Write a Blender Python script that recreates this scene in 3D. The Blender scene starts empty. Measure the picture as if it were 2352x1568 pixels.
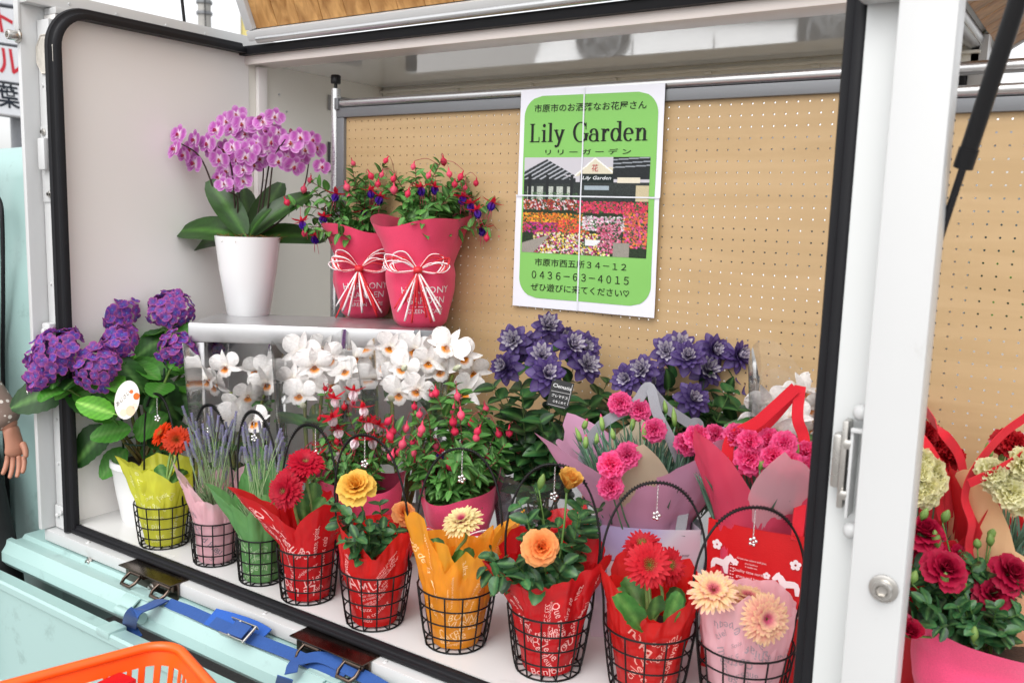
import bpy, bmesh, math, random
import numpy as np
from mathutils import Vector, Matrix, Quaternion, noise
V = Vector
PI = math.pi
rnd = random.Random(7)
scene = bpy.context.scene
COL = scene.collection

# ------------------------------------------------------------------ camera
CAM_R = np.array([[0.8267, 0.5618, 0.0304], [0.1027, -0.0975, -0.9899], [-0.5532, 0.8215, -0.1383]])
_u, _s, _v = np.linalg.svd(CAM_R); CAM_R = _u @ _v      # world -> camera (right, down, forward)
CAM_C = np.array([2.2597, -1.2716, 1.57])
FPX = 2054.665                                          # focal length, pixels of a 2352 x 1568 view
cam_data = bpy.data.cameras.new('Camera')
cam_data.sensor_width = 36.0
cam_data.lens = 36.0 * FPX / 2352.0
cam_data.clip_start = 0.05
cam_data.clip_end = 500.0
cam_data.dof.use_dof = True
cam_data.dof.focus_distance = 2.1
cam_data.dof.aperture_fstop = 5.6
cam = bpy.data.objects.new('Camera', cam_data)
COL.objects.link(cam)
M = Matrix.Identity(4)
for i in range(3):
    M[i][0] = CAM_R[0][i]; M[i][1] = -CAM_R[1][i]; M[i][2] = -CAM_R[2][i]; M[i][3] = CAM_C[i]
cam.matrix_world = M
scene.camera = cam

# ------------------------------------------------------------------ sky, sun, exposure
SUN_EL, SUN_AZ = math.radians(52), math.radians(168)
world = bpy.data.worlds.new('World'); scene.world = world; world.use_nodes = True
wn = world.node_tree.nodes; wl = world.node_tree.links
bg = wn['Background']
sky = wn.new('ShaderNodeTexSky'); sky.sky_type = 'NISHITA'; sky.sun_disc = False
sky.sun_elevation = SUN_EL; sky.sun_rotation = SUN_AZ
sky.air_density = 1.0; sky.dust_density = 2.5; sky.ozone_density = 1.0
hsv = wn.new('ShaderNodeHueSaturation'); hsv.inputs['Saturation'].default_value = 0.10
wl.new(sky.outputs[0], hsv.inputs['Color']); wl.new(hsv.outputs[0], bg.inputs['Color'])
bg.inputs['Strength'].default_value = 0.15
sun = bpy.data.lights.new('Sun', 'SUN'); sun.energy = 0.7; sun.angle = math.radians(60); sun.color = (1, 0.97, 0.93)
sun_o = bpy.data.objects.new('Sun', sun); COL.objects.link(sun_o)
# sun_rotation turns clockwise from +Y; the light shines along -Z of the lamp
sd = V((math.sin(SUN_AZ) * math.cos(SUN_EL), math.cos(SUN_AZ) * math.cos(SUN_EL), math.sin(SUN_EL)))
sun_o.rotation_euler = sd.to_track_quat('Z', 'Y').to_euler()
sun_o.location = sd * 20
scene.view_settings.view_transform = 'Standard'
scene.view_settings.look = 'None'
scene.view_settings.gamma = 1.0
scene.view_settings.exposure = 0.94
cy = scene.cycles
cy.use_denoising = True
cy.max_bounces = 10; cy.diffuse_bounces = 5; cy.glossy_bounces = 4; cy.transmission_bounces = 6
cy.transparent_max_bounces = 24
cy.caustics_reflective = False; cy.caustics_refractive = False
cy.sample_clamp_indirect = 8.0

# ------------------------------------------------------------------ helpers
def hit(px, py, axis, val):
    """point where the view ray of a pixel meets the plane axis = val"""
    r = CAM_R.T @ np.array([(px - 1176) / FPX, (py - 784) / FPX, 1.0])
    t = (val - CAM_C[axis]) / r[axis]
    return V(CAM_C + r * t)
def depth(P):
    return float(CAM_R[2] @ (np.array(P) - CAM_C))
def at_d(px, py, d):
    r = CAM_R.T @ np.array([(px - 1176) / FPX, (py - 784) / FPX, 1.0])
    return V(CAM_C + r * d)
RIGHT = V((CAM_R[0][0], CAM_R[0][1], 0)).normalized()   # horizontal, towards the right of the view
TOCAM = V((-CAM_R[2][0], -CAM_R[2][1], 0)).normalized() # horizontal, towards the viewer
UP = V((0, 0, 1))
def lin(h, a=1.0):
    """sRGB hex -> linear rgba"""
    h = h.lstrip('#'); o = []
    for i in (0, 2, 4):
        x = int(h[i:i + 2], 16) / 255
        o.append(x / 12.92 if x <= 0.04045 else ((x + 0.055) / 1.055) ** 2.4)
    return (o[0], o[1], o[2], a)
def mixc(a, b, t):
    t = max(0, min(1, t)); return tuple(a[i] * (1 - t) + b[i] * t for i in range(4))
def smooth(a, b, x):
    t = max(0.0, min(1.0, (x - a) / (b - a))); return t * t * (3 - 2 * t)
def frame(n, up=UP, roll=0.0):
    """rotation matrix whose Z is n and whose Y is close to up"""
    z = V(n).normalized(); x = V(up).cross(z)
    if x.length < 1e-4: x = V((1, 0, 0)).cross(z)
    x.normalize(); y = z.cross(x)
    m = Matrix((x, y, z)).transposed().to_4x4()
    return m @ Matrix.Rotation(roll, 4, 'Z')

class MB:
    """collects geometry; build() links it as one mesh object"""
    def __init__(self): self.v = []; self.f = []; self.c = []; self.m = []; self.hascol = False
    def add(self, vs, fs, col=None, mi=0, M=None):
        o = len(self.v)
        if M is not None: vs = [M @ V(p) for p in vs]
        self.v += [tuple(p) for p in vs]
        self.f += [tuple(i + o for i in f) for f in fs]
        self.m += [mi] * len(fs)
        if col is None: self.c += [(0.8, 0.8, 0.8, 1)] * len(vs)
        elif isinstance(col, list): self.c += col; self.hascol = True
        else: self.c += [col] * len(vs); self.hascol = True
        return self
    def box(self, lo, hi, bev=0.0, M=None, col=None, mi=0):
        lo = V(lo); hi = V(hi)
        lo, hi = V(map(min, lo, hi)), V(map(max, lo, hi))
        if bev <= 0:
            vs = [(x, y, z) for x in (lo.x, hi.x) for y in (lo.y, hi.y) for z in (lo.z, hi.z)]
            fs = [(0, 1, 3, 2), (4, 6, 7, 5), (0, 4, 5, 1), (2, 3, 7, 6), (0, 2, 6, 4), (1, 5, 7, 3)]
            return self.add(vs, fs, col, mi, M)
        b = min(bev, *[(hi[i] - lo[i]) * 0.49 for i in range(3)])
        bm = bmesh.new(); bmesh.ops.create_cube(bm, size=1.0)
        for v in bm.verts: v.co = V([lo[i] + (v.co[i] + 0.5) * (hi[i] - lo[i]) for i in range(3)])
        bmesh.ops.bevel(bm, geom=list(bm.edges), offset=b, segments=2, affect='EDGES', profile=0.6)
        self.bm(bm, M, col, mi); return self
    def bm(self, bm, M=None, col=None, mi=0):
        bm.verts.index_update()
        vs = [v.co.copy() for v in bm.verts]; fs = [[v.index for v in f.verts] for f in bm.faces]
        bm.free(); return self.add(vs, fs, col, mi, M)
    def tube(self, path, r, n=8, caps=True, col=None, mi=0, closed=False, flat=1.0, M=None):
        path = [V(p) for p in path]; k = len(path)
        rs = r if isinstance(r, (list, tuple)) else [r] * k
        t0 = (path[1] - path[0]).normalized()
        ref = V((0, 0, 1)) if abs(t0.z) < 0.9 else V((1, 0, 0))
        nrm = t0.cross(ref).normalized()
        vs = []
        for i in range(k):
            if closed: t = (path[(i + 1) % k] - path[i - 1])
            else: t = path[min(i + 1, k - 1)] - path[max(i - 1, 0)]
            if t.length < 1e-9: t = t0.copy()
            t.normalize()
            nrm = nrm - t * nrm.dot(t)
            if nrm.length < 1e-6: nrm = t.cross(V((0.3, 0.5, 0.8)))
            nrm.normalize(); b = t.cross(nrm)
            for j in range(n):
                a = 2 * PI * j / n
                vs.append(path[i] + nrm * (math.cos(a) * rs[i]) + b * (math.sin(a) * rs[i] * flat))
        fs = []
        for i in range(k if closed else k - 1):
            for j in range(n):
                a, b2 = i * n, ((i + 1) % k) * n
                fs.append((a + j, a + (j + 1) % n, b2 + (j + 1) % n, b2 + j))
        if caps and not closed:
            fs.append(tuple(range(n))[::-1]); fs.append(tuple((k - 1) * n + j for j in range(n)))
        cc = None
        if col is not None:
            cc = [c for c in col for _ in range(n)] if isinstance(col, list) else col
        return self.add(vs, fs, cc, mi, M)
    def lathe(self, prof, n=32, M=None, col=None, mi=0, cap=True, rfn=None):
        vs = []; k = len(prof)
        for i, (r, z) in enumerate(prof):
            for j in range(n):
                a = 2 * PI * j / n
                rr = r * (rfn(a, z) if rfn else 1)
                vs.append((rr * math.cos(a), rr * math.sin(a), z))
        fs = [(i * n + j, i * n + (j + 1) % n, (i + 1) * n + (j + 1) % n, (i + 1) * n + j) for i in range(k - 1) for j in range(n)]
        if cap:
            fs.append(tuple(range(n))[::-1]); fs.append(tuple((k - 1) * n + j for j in range(n)))
        cc = [c for c in col for _ in range(n)] if isinstance(col, list) else col
        return self.add(vs, fs, cc, mi, M)
    def grid(self, fn, nu, nv, closed=False, cfn=None, mi=0, M=None):
        vs = []; cs = []
        for i in range(nv + 1):
            for j in range(nu if closed else nu + 1):
                u, w = j / nu, i / nv
                vs.append(fn(u, w))
                if cfn: cs.append(cfn(u, w))
        w_ = nu if closed else nu + 1
        fs = [(i * w_ + j, i * w_ + (j + 1) % w_, (i + 1) * w_ + (j + 1) % w_, (i + 1) * w_ + j) for i in range(nv) for j in range(nu)]
        return self.add(vs, fs, cs if cfn else None, mi, M)
    def prism(self, poly, axis, a, b, col=None, mi=0, M=None):
        """extrude a 2-D outline along axis from a to b"""
        def p3(p, t):
            if axis == 0: return (t, p[0], p[1])
            if axis == 1: return (p[0], t, p[1])
            return (p[0], p[1], t)
        n = len(poly)
        vs = [p3(p, a) for p in poly] + [p3(p, b) for p in poly]
        fs = [(i, (i + 1) % n, n + (i + 1) % n, n + i) for i in range(n)] + [tuple(range(n))[::-1], tuple(range(n, 2 * n))]
        return self.add(vs, fs, col, mi, M)
    def mesh(self, name, mats, smooth_deg=40, origin=(0, 0, 0)):
        me = bpy.data.meshes.new(name)
        o = V(origin)
        me.from_pydata([(p[0] - o.x, p[1] - o.y, p[2] - o.z) for p in self.v], [], self.f)
        if not isinstance(mats, (list, tuple)): mats = [mats]
        for m in mats: me.materials.append(m)
        if len(mats) > 1: me.polygons.foreach_set('material_index', self.m)
        if smooth_deg:
            me.polygons.foreach_set('use_smooth', [True] * len(me.polygons))
        if self.hascol:
            a = me.color_attributes.new('Col', 'FLOAT_COLOR', 'POINT')
            a.data.foreach_set('color', [x for c in self.c for x in c])
        me.update()
        if smooth_deg and smooth_deg < 180: me.set_sharp_from_angle(angle=math.radians(smooth_deg))
        return me
    def build(self, name, mats, parent=None, smooth_deg=40, kind=None, label=None):
        org = ORG.get(parent, V((0, 0, 0))) if parent else V((0, 0, 0))
        ob = bpy.data.objects.new(name, self.mesh(name, mats, smooth_deg, org))
        COL.objects.link(ob)
        if parent: ob.parent = parent
        ORG[ob] = org
        if kind: ob['kind'] = kind
        if label: ob['label'] = label
        return ob
ORG = {}
def inst(name, me, parent, Mw):
    """one more object sharing a mesh, placed by a world matrix under an unrotated parent"""
    ob = bpy.data.objects.new(name, me); COL.objects.link(ob)
    org = ORG[parent]
    ob.parent = parent
    ob.matrix_basis = Matrix.Translation(-org) @ Mw
    return ob
def thing(name, label, cat, loc=(0, 0, 0), group=None):
    o = bpy.data.objects.new(name, None); COL.objects.link(o)
    o.empty_display_size = 0.05
    o.location = loc; o['label'] = label; o['category'] = cat
    if group: o['group'] = group
    ORG[o] = V(loc)
    return o
def tag(o, label, cat, group=None):
    o['label'] = label; o['category'] = cat
    if group: o['group'] = group
    return o
def bez(pts, n=12):
    """smooth Catmull-Rom path through points"""
    P = [V(p) for p in pts]; P = [P[0] * 2 - P[1]] + P + [P[-1] * 2 - P[-2]]
    out = []
    for i in range(1, len(P) - 2):
        for k in range(n):
            t = k / n; a, b, c_, d = P[i - 1], P[i], P[i + 1], P[i + 2]
            out.append(0.5 * ((2 * b) + (c_ - a) * t + (2 * a - 5 * b + 4 * c_ - d) * t * t + (3 * b - a - 3 * c_ + d) * t ** 3))
    out.append(P[-2].copy()); return out
def rounded(w, h, r, n=6, cx=0, cy=0):
    """outline of a rounded rectangle"""
    o = []
    for (sx, sy, a0) in ((1, 1, 0), (-1, 1, 90), (-1, -1, 180), (1, -1, 270)):
        for k in range(n + 1):
            a = math.radians(a0 + 90 * k / n)
            o.append((cx + sx * (w / 2 - r) + r * math.cos(a), cy + sy * (h / 2 - r) + r * math.sin(a)))
    return o

# ------------------------------------------------------------------ materials
MATS = {}
def nodes(name):
    m = bpy.data.materials.new(name); m.use_nodes = True
    nt = m.node_tree; b = nt.nodes['Principled BSDF']
    MATS[name] = m
    return m, nt, b
def mat(name, col, rough=0.5, metal=0.0, spec=0.5, var=0.0, vscale=8.0, bump=0.0, bscale=60.0, coat=0.0, aniso=None, dirt=None, vdetail=4):
    """principled surface with procedural colour variation, relief and optional stains"""
    m, nt, b = nodes(name)
    if isinstance(col, str): col = lin(col)
    b.inputs['Roughness'].default_value = rough; b.inputs['Metallic'].default_value = metal
    b.inputs['Specular IOR Level'].default_value = spec; b.inputs['Coat Weight'].default_value = coat
    b.inputs['Coat Roughness'].default_value = 0.08
    b.inputs['Base Color'].default_value = col
    L = nt.links
    tc = nt.nodes.new('ShaderNodeTexCoord')
    mp = nt.nodes.new('ShaderNodeMapping'); L.new(tc.outputs['Object'], mp.inputs[0])
    if aniso: mp.inputs['Scale'].default_value = aniso
    last = None
    if var > 0:
        n = nt.nodes.new('ShaderNodeTexNoise'); n.inputs['Scale'].default_value = vscale; n.inputs['Detail'].default_value = vdetail
        L.new(mp.outputs[0], n.inputs['Vector'])
        mx = nt.nodes.new('ShaderNodeMix'); mx.data_type = 'RGBA'
        mx.inputs['A'].default_value = tuple(max(0, x * (1 - var)) for x in col[:3]) + (1,)
        mx.inputs['B'].default_value = tuple(min(1, x * (1 + var)) for x in col[:3]) + (1,)
        L.new(n.outputs['Fac'], mx.inputs['Factor']); last = mx.outputs['Result']
        rr = nt.nodes.new('ShaderNodeMapRange'); rr.inputs['To Min'].default_value = max(0.02, rough - 0.12); rr.inputs['To Max'].default_value = min(1, rough + 0.12)
        L.new(n.outputs['Fac'], rr.inputs['Value']); L.new(rr.outputs[0], b.inputs['Roughness'])
    if dirt:
        dc, dscale, dlo, dhi = dirt
        n2 = nt.nodes.new('ShaderNodeTexNoise'); n2.inputs['Scale'].default_value = dscale; n2.inputs['Detail'].default_value = 8; n2.inputs['Roughness'].default_value = 0.7
        L.new(tc.outputs['Object'], n2.inputs['Vector'])
        cr = nt.nodes.new('ShaderNodeMapRange'); cr.inputs['From Min'].default_value = dlo; cr.inputs['From Max'].default_value = dhi
        L.new(n2.outputs['Fac'], cr.inputs['Value'])
        mx2 = nt.nodes.new('ShaderNodeMix'); mx2.data_type = 'RGBA'
        if last: L.new(last, mx2.inputs['A'])
        else: mx2.inputs['A'].default_value = col
        mx2.inputs['B'].default_value = lin(dc) if isinstance(dc, str) else dc
        L.new(cr.outputs[0], mx2.inputs['Factor']); last = mx2.outputs['Result']
    if last: L.new(last, b.inputs['Base Color'])
    if bump > 0:
        n3 = nt.nodes.new('ShaderNodeTexNoise'); n3.inputs['Scale'].default_value = bscale; n3.inputs['Detail'].default_value = 3
        L.new(mp.outputs[0], n3.inputs['Vector'])
        bp = nt.nodes.new('ShaderNodeBump'); bp.inputs['Strength'].default_value = bump; bp.inputs['Distance'].default_value = 0.004
        L.new(n3.outputs['Fac'], bp.inputs['Height']); L.new(bp.outputs[0], b.inputs['Normal'])
    return m
def petal_mat(name, trans=0.35, rough=0.55, gain=1.0, sheen=0.0, spec=0.3):
    """colour comes from the mesh's own colour layer; thin enough to let light through"""
    m, nt, b = nodes(name); L = nt.links
    at = nt.nodes.new('ShaderNodeAttribute'); at.attribute_name = 'Col'
    tc = nt.nodes.new('ShaderNodeTexCoord')
    n = nt.nodes.new('ShaderNodeTexNoise'); n.inputs['Scale'].default_value = 150; n.inputs['Detail'].default_value = 4
    L.new(tc.outputs['Object'], n.inputs['Vector'])
    mr = nt.nodes.new('ShaderNodeMapRange'); mr.inputs['To Min'].default_value = 0.72 * gain; mr.inputs['To Max'].default_value = 1.2 * gain
    L.new(n.outputs['Fac'], mr.inputs['Value'])
    oi = nt.nodes.new('ShaderNodeObjectInfo')
    mr2 = nt.nodes.new('ShaderNodeMapRange'); mr2.inputs['To Min'].default_value = 0.85; mr2.inputs['To Max'].default_value = 1.12
    L.new(oi.outputs['Random'], mr2.inputs['Value'])
    mu = nt.nodes.new('ShaderNodeMath'); mu.operation = 'MULTIPLY'; L.new(mr.outputs[0], mu.inputs[0]); L.new(mr2.outputs[0], mu.inputs[1])
    vm = nt.nodes.new('ShaderNodeVectorMath'); vm.operation = 'SCALE'; L.new(at.outputs['Color'], vm.inputs[0]); L.new(mu.outputs[0], vm.inputs['Scale'])
    L.new(vm.outputs[0], b.inputs['Base Color'])
    b.inputs['Roughness'].default_value = rough; b.inputs['Specular IOR Level'].default_value = spec
    b.inputs['Sheen Weight'].default_value = sheen
    bp = nt.nodes.new('ShaderNodeBump'); bp.inputs['Strength'].default_value = 0.25; bp.inputs['Distance'].default_value = 0.001
    L.new(n.outputs['Fac'], bp.inputs['Height']); L.new(bp.outputs[0], b.inputs['Normal'])
    tr = nt.nodes.new('ShaderNodeBsdfTranslucent'); L.new(vm.outputs[0], tr.inputs['Color'])
    ms = nt.nodes.new('ShaderNodeMixShader'); ms.inputs[0].default_value = trans
    L.new(b.outputs[0], ms.inputs[1]); L.new(tr.outputs[0], ms.inputs[2])
    L.new(ms.outputs[0], nt.nodes['Material Output'].inputs['Surface'])
    return m
def film_mat(name, col, clear=0.15, trans=0.35, rough=0.20, weave=0.0, spec=0.5):
    """coloured wrapping film: mostly opaque, some light passes straight through"""
    m, nt, b = nodes(name); L = nt.links
    if isinstance(col, str): col = lin(col)
    b.inputs['Base Color'].default_value = col; b.inputs['Roughness'].default_value = rough
    b.inputs['Specular IOR Level'].default_value = spec
    tc = nt.nodes.new('ShaderNodeTexCoord')
    n = nt.nodes.new('ShaderNodeTexNoise'); n.noise_type = 'RIDGED_MULTIFRACTAL'; n.inputs['Scale'].default_value = 9; n.inputs['Detail'].default_value = 3; n.inputs['Distortion'].default_value = 0.8
    L.new(tc.outputs['Object'], n.inputs['Vector'])
    bp = nt.nodes.new('ShaderNodeBump'); bp.inputs['Strength'].default_value = 0.5; bp.inputs['Distance'].default_value = 0.006
    L.new(n.outputs['Fac'], bp.inputs['Height'])
    nrm = bp.outputs[0]
    if weave:
        w = nt.nodes.new('ShaderNodeTexNoise'); w.inputs['Scale'].default_value = 600; L.new(tc.outputs['Object'], w.inputs['Vector'])
        b2 = nt.nodes.new('ShaderNodeBump'); b2.inputs['Strength'].default_value = weave; b2.inputs['Distance'].default_value = 0.001
        L.new(w.outputs['Fac'], b2.inputs['Height']); L.new(nrm, b2.inputs['Normal']); nrm = b2.outputs[0]
    L.new(nrm, b.inputs['Normal'])
    tr = nt.nodes.new('ShaderNodeBsdfTranslucent'); tr.inputs['Color'].default_value = col
    ms = nt.nodes.new('ShaderNodeMixShader'); ms.inputs[0].default_value = trans
    L.new(b.outputs[0], ms.inputs[1]); L.new(tr.outputs[0], ms.inputs[2])
    tp = nt.nodes.new('ShaderNodeBsdfTransparent'); tp.inputs['Color'].default_value = tuple(min(1, x * 0.9 + 0.12) for x in col[:3]) + (1,)
    m2 = nt.nodes.new('ShaderNodeMixShader'); m2.inputs[0].default_value = clear
    L.new(ms.outputs[0], m2.inputs[1]); L.new(tp.outputs[0], m2.inputs[2])
    L.new(m2.outputs[0], nt.nodes['Material Output'].inputs['Surface'])
    return m
def clear_mat(name, haze=0.05, tint=(1, 1, 1, 1)):
    """thin clear plastic sheet: see-through with a sheen at grazing angles"""
    m, nt, b = nodes(name); L = nt.links
    nt.nodes.remove(b)
    tp = nt.nodes.new('ShaderNodeBsdfTransparent'); tp.inputs['Color'].default_value = tint
    gl = nt.nodes.new('ShaderNodeBsdfGlossy'); gl.inputs['Roughness'].default_value = 0.08
    df = nt.nodes.new('ShaderNodeBsdfDiffuse'); df.inputs['Color'].default_value = (0.85, 0.85, 0.87, 1)
    tc = nt.nodes.new('ShaderNodeTexCoord')
    n = nt.nodes.new('ShaderNodeTexNoise'); n.inputs['Scale'].default_value = 5; n.inputs['Distortion'].default_value = 1.0; n.inputs['Detail'].default_value = 1
    L.new(tc.outputs['Object'], n.inputs['Vector'])
    bp = nt.nodes.new('ShaderNodeBump'); bp.inputs['Strength'].default_value = 0.35; bp.inputs['Distance'].default_value = 0.02
    L.new(n.outputs['Fac'], bp.inputs['Height']); L.new(bp.outputs[0], gl.inputs['Normal'])
    fr = nt.nodes.new('ShaderNodeFresnel'); fr.inputs['IOR'].default_value = 1.4; L.new(bp.outputs[0], fr.inputs['Normal'])
    m1 = nt.nodes.new('ShaderNodeMixShader'); L.new(fr.outputs[0], m1.inputs[0]); L.new(tp.outputs[0], m1.inputs[1]); L.new(gl.outputs[0], m1.inputs[2])
    m2 = nt.nodes.new('ShaderNodeMixShader'); m2.inputs[0].default_value = haze; L.new(m1.outputs[0], m2.inputs[1]); L.new(df.outputs[0], m2.inputs[2])
    L.new(m2.outputs[0], nt.nodes['Material Output'].inputs['Surface'])
    return m
def print_mat(name, rough=0.5, spec=0.3):
    """flat print: colour from the sheet's own colour layer"""
    m, nt, b = nodes(name); L = nt.links
    at = nt.nodes.new('ShaderNodeAttribute'); at.attribute_name = 'Col'
    L.new(at.outputs['Color'], b.inputs['Base Color'])
    b.inputs['Roughness'].default_value = rough; b.inputs['Specular IOR Level'].default_value = spec
    return m
def wood_mat(name, c1, c2, scale=(30, 30, 2.0), rough=0.45, streak=0.5):
    m, nt, b = nodes(name); L = nt.links
    tc = nt.nodes.new('ShaderNodeTexCoord'); mp = nt.nodes.new('ShaderNodeMapping'); mp.inputs['Scale'].default_value = scale
    L.new(tc.outputs['Object'], mp.inputs[0])
    oi = nt.nodes.new('ShaderNodeObjectInfo')
    ad = nt.nodes.new('ShaderNodeVectorMath'); ad.operation = 'ADD'; L.new(mp.outputs[0], ad.inputs[0])
    sc_ = nt.nodes.new('ShaderNodeVectorMath'); sc_.operation = 'SCALE'; sc_.inputs[0].default_value = (17, 31, 5); L.new(oi.outputs['Random'], sc_.inputs['Scale']); L.new(sc_.outputs[0], ad.inputs[1])
    n = nt.nodes.new('ShaderNodeTexNoise'); n.inputs['Scale'].default_value = 1.0; n.inputs['Detail'].default_value = 6; n.inputs['Distortion'].default_value = streak
    L.new(ad.outputs[0], n.inputs['Vector'])
    cr = nt.nodes.new('ShaderNodeValToRGB'); cr.color_ramp.elements[0].position = 0.3; cr.color_ramp.elements[1].position = 0.72
    cr.color_ramp.elements[0].color = lin(c1); cr.color_ramp.elements[1].color = lin(c2)
    L.new(n.outputs['Fac'], cr.inputs[0]); L.new(cr.outputs[0], b.inputs['Base Color'])
    b.inputs['Roughness'].default_value = rough
    return m
def weave_mat(name, col, rough=0.85, scale=900.0):
    """coarse woven cloth"""
    m, nt, b = nodes(name); L = nt.links
    col = lin(col) if isinstance(col, str) else col
    tc = nt.nodes.new('ShaderNodeTexCoord')
    ck = nt.nodes.new('ShaderNodeTexChecker'); ck.inputs['Scale'].default_value = scale * 0.6
    L.new(tc.outputs['Object'], ck.inputs['Vector'])
    n = nt.nodes.new('ShaderNodeTexNoise'); n.inputs['Scale'].default_value = scale; n.inputs['Detail'].default_value = 2
    L.new(tc.outputs['Object'], n.inputs['Vector'])
    mx = nt.nodes.new('ShaderNodeMix'); mx.data_type = 'RGBA'
    mx.inputs['A'].default_value = tuple(x * 0.8 for x in col[:3]) + (1,); mx.inputs['B'].default_value = tuple(min(1, x * 1.15) for x in col[:3]) + (1,)
    L.new(n.outputs['Fac'], mx.inputs['Factor']); L.new(mx.outputs['Result'], b.inputs['Base Color'])
    b.inputs['Roughness'].default_value = rough; b.inputs['Specular IOR Level'].default_value = 0.2; b.inputs['Sheen Weight'].default_value = 0.15
    bp = nt.nodes.new('ShaderNodeBump'); bp.inputs['Strength'].default_value = 0.4; bp.inputs['Distance'].default_value = 0.001
    L.new(n.outputs['Fac'], bp.inputs['Height'])
    n4 = nt.nodes.new('ShaderNodeTexNoise'); n4.inputs['Scale'].default_value = 14; L.new(tc.outputs['Object'], n4.inputs['Vector'])
    bp2 = nt.nodes.new('ShaderNodeBump'); bp2.inputs['Strength'].default_value = 0.35; bp2.inputs['Distance'].default_value = 0.01
    L.new(n4.outputs['Fac'], bp2.inputs['Height']); L.new(bp.outputs[0], bp2.inputs['Normal']); L.new(bp2.outputs[0], b.inputs['Normal'])
    return m

white_paint = mat('white_paint', (0.55, 0.555, 0.555, 1), 0.32, var=0.04, vscale=3, bump=0.06, bscale=12, dirt=('#8a8276', 9, 0.64, 1.1))
wall_paint = mat('wall_paint', (0.84, 0.815, 0.79, 1), 0.36, var=0.02, vscale=2, bump=0.05, bscale=6, dirt=('#a09890', 3.5, 0.68, 1.05))
cream_lit_paint = mat('cream_lit_paint', (0.80, 0.785, 0.71, 1), 0.35, var=0.03, vscale=3)  # white paint with the cream light of the far side put into its colour
ceiling_paint = mat('ceiling_paint', (0.72, 0.72, 0.69, 1), 0.05, spec=0.9, coat=0.6)
floor_paint = mat('floor_paint', (0.64, 0.635, 0.63, 1), 0.22, var=0.03, vscale=4, dirt=('#8d8880', 6, 0.62, 1.0))
rubber = mat('black_rubber', (0.008, 0.008, 0.010, 1), 0.5, spec=0.25, var=0.2, vscale=30)
mint = mat('mint_paint', (0.34, 0.50, 0.48, 1), 0.34, var=0.05, vscale=3, coat=0.25, bump=0.08, bscale=9, dirt=('#4f6460', 11, 0.58, 0.95))
alu = mat('brushed_aluminium', (0.62, 0.62, 0.62, 1), 0.3, metal=1, var=0.05, vscale=5, aniso=(3, 60, 60))
alu_dull = mat('grey_aluminium', (0.19, 0.195, 0.205, 1), 0.42, metal=0.3, var=0.05, vscale=5)
steel = mat('steel', (0.55, 0.53, 0.5, 1), 0.28, metal=1, var=0.1, vscale=40)
steel_dark = mat('heat_tinted_steel', (0.14, 0.105, 0.085, 1), 0.24, metal=1, var=0.5, vscale=25)
stainless = mat('stainless', (0.60, 0.60, 0.61, 1), 0.36, metal=0.9, var=0.04, vscale=6, aniso=(2, 50, 50))
black_plastic = mat('black_plastic', (0.008, 0.008, 0.009, 1), 0.32, spec=0.3)
wire_black = mat('black_wire', (0.006, 0.006, 0.006, 1), 0.42, spec=0.25)
asphalt = mat('concrete_paving', (0.30, 0.29, 0.28, 1), 0.9, var=0.25, vscale=60, bump=0.4, bscale=250)
peg_wood = wood_mat('pegboard_veneer', '#AE9168', '#B99C74', (2.2, 6, 26), 0.5, 0.8)
hatch_wood = wood_mat('hatch_veneer', '#9A6A36', '#D9A768', (34, 34, 1.6), 0.4, 0.9)
hatch_wood2 = wood_mat('hatch_veneer_cross', '#8A5A2E', '#C9935A', (1.2, 34, 34), 0.4, 0.9)
petal = petal_mat('petal', 0.40)
petal_thick = petal_mat('petal_waxy', 0.20, 0.45, 1.04)
leaf_m = petal_mat('leaf', 0.28, 0.5, 1.5, spec=0.4)
leaf_gloss = petal_mat('leaf_glossy', 0.18, 0.38, 1.4, spec=0.45)
stem_m = petal_mat('stem', 0.05, 0.5)
soil = mat('potting_soil', (0.05, 0.032, 0.02, 1), 0.95, var=0.5, vscale=120, bump=0.9, bscale=150)
pot_white = mat('white_glazed_pot', (0.80, 0.80, 0.81, 1), 0.22, coat=0.3, var=0.02, vscale=4)
pot_plastic = mat('white_plastic_pot', (0.78, 0.78, 0.78, 1), 0.4, var=0.03, vscale=5)
clear_film = clear_mat('clear_film', 0.03)
chrome = mat('silver_charm', (0.85, 0.85, 0.85, 1), 0.15, metal=1)
printed = print_mat('printed_paper')
printed_gloss = print_mat('printed_film', 0.3, 0.4)
# ================================================================== SETTING
FZ = 0.72                                   # floor of the display box
g = MB().box((-40, -40, -0.02), (40, 60, 0.0)).build('ground', asphalt); g['kind'] = 'structure'

# ------------------------------------------------------------------ white display box on the truck bed
BX = thing('display_box', 'white flower display box with black rubber door seals and open wings on the truck bed', 'display box', (0, 0, 0.66))
def part(mb, name, m, parent=BX, sd=40, **k): return mb.build(name, m, parent, sd, **k)
part(MB().box((0.0, 0.0, 0.665), (2.9, 1.25, FZ)), 'floor_panel', floor_paint)
part(MB().box((-0.05, 0.0, 0.665), (-0.0, 0.60, 2.035)), 'wall_panel', wall_paint)
part(MB().box((-0.05, 0.602, 0.665), (-0.001, 1.25, 2.035)), 'wall_panel', cream_lit_paint)
part(MB().box((0.0, 0.625, 1.79), (0.016, 0.66, 2.0), 0.004).tube([(0.014, 0.643, 1.66), (0.014, 0.643, 1.80)], 0.011, 12), 'cable_conduit', wall_paint)
part(MB().box((0.0, 0.615, 1.0), (0.02, 0.665, 1.70), 0.003), 'cable_duct', wall_paint)
part(MB().box((-0.066, -0.048, 0.668), (2.08, -0.0005, 0.70), 0.004), 'sill', white_paint)
part(MB().box((-0.05, -0.02, 0.702), (0.004, -0.001, 2.02), 0.002), 'post_flange', white_paint)
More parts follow.
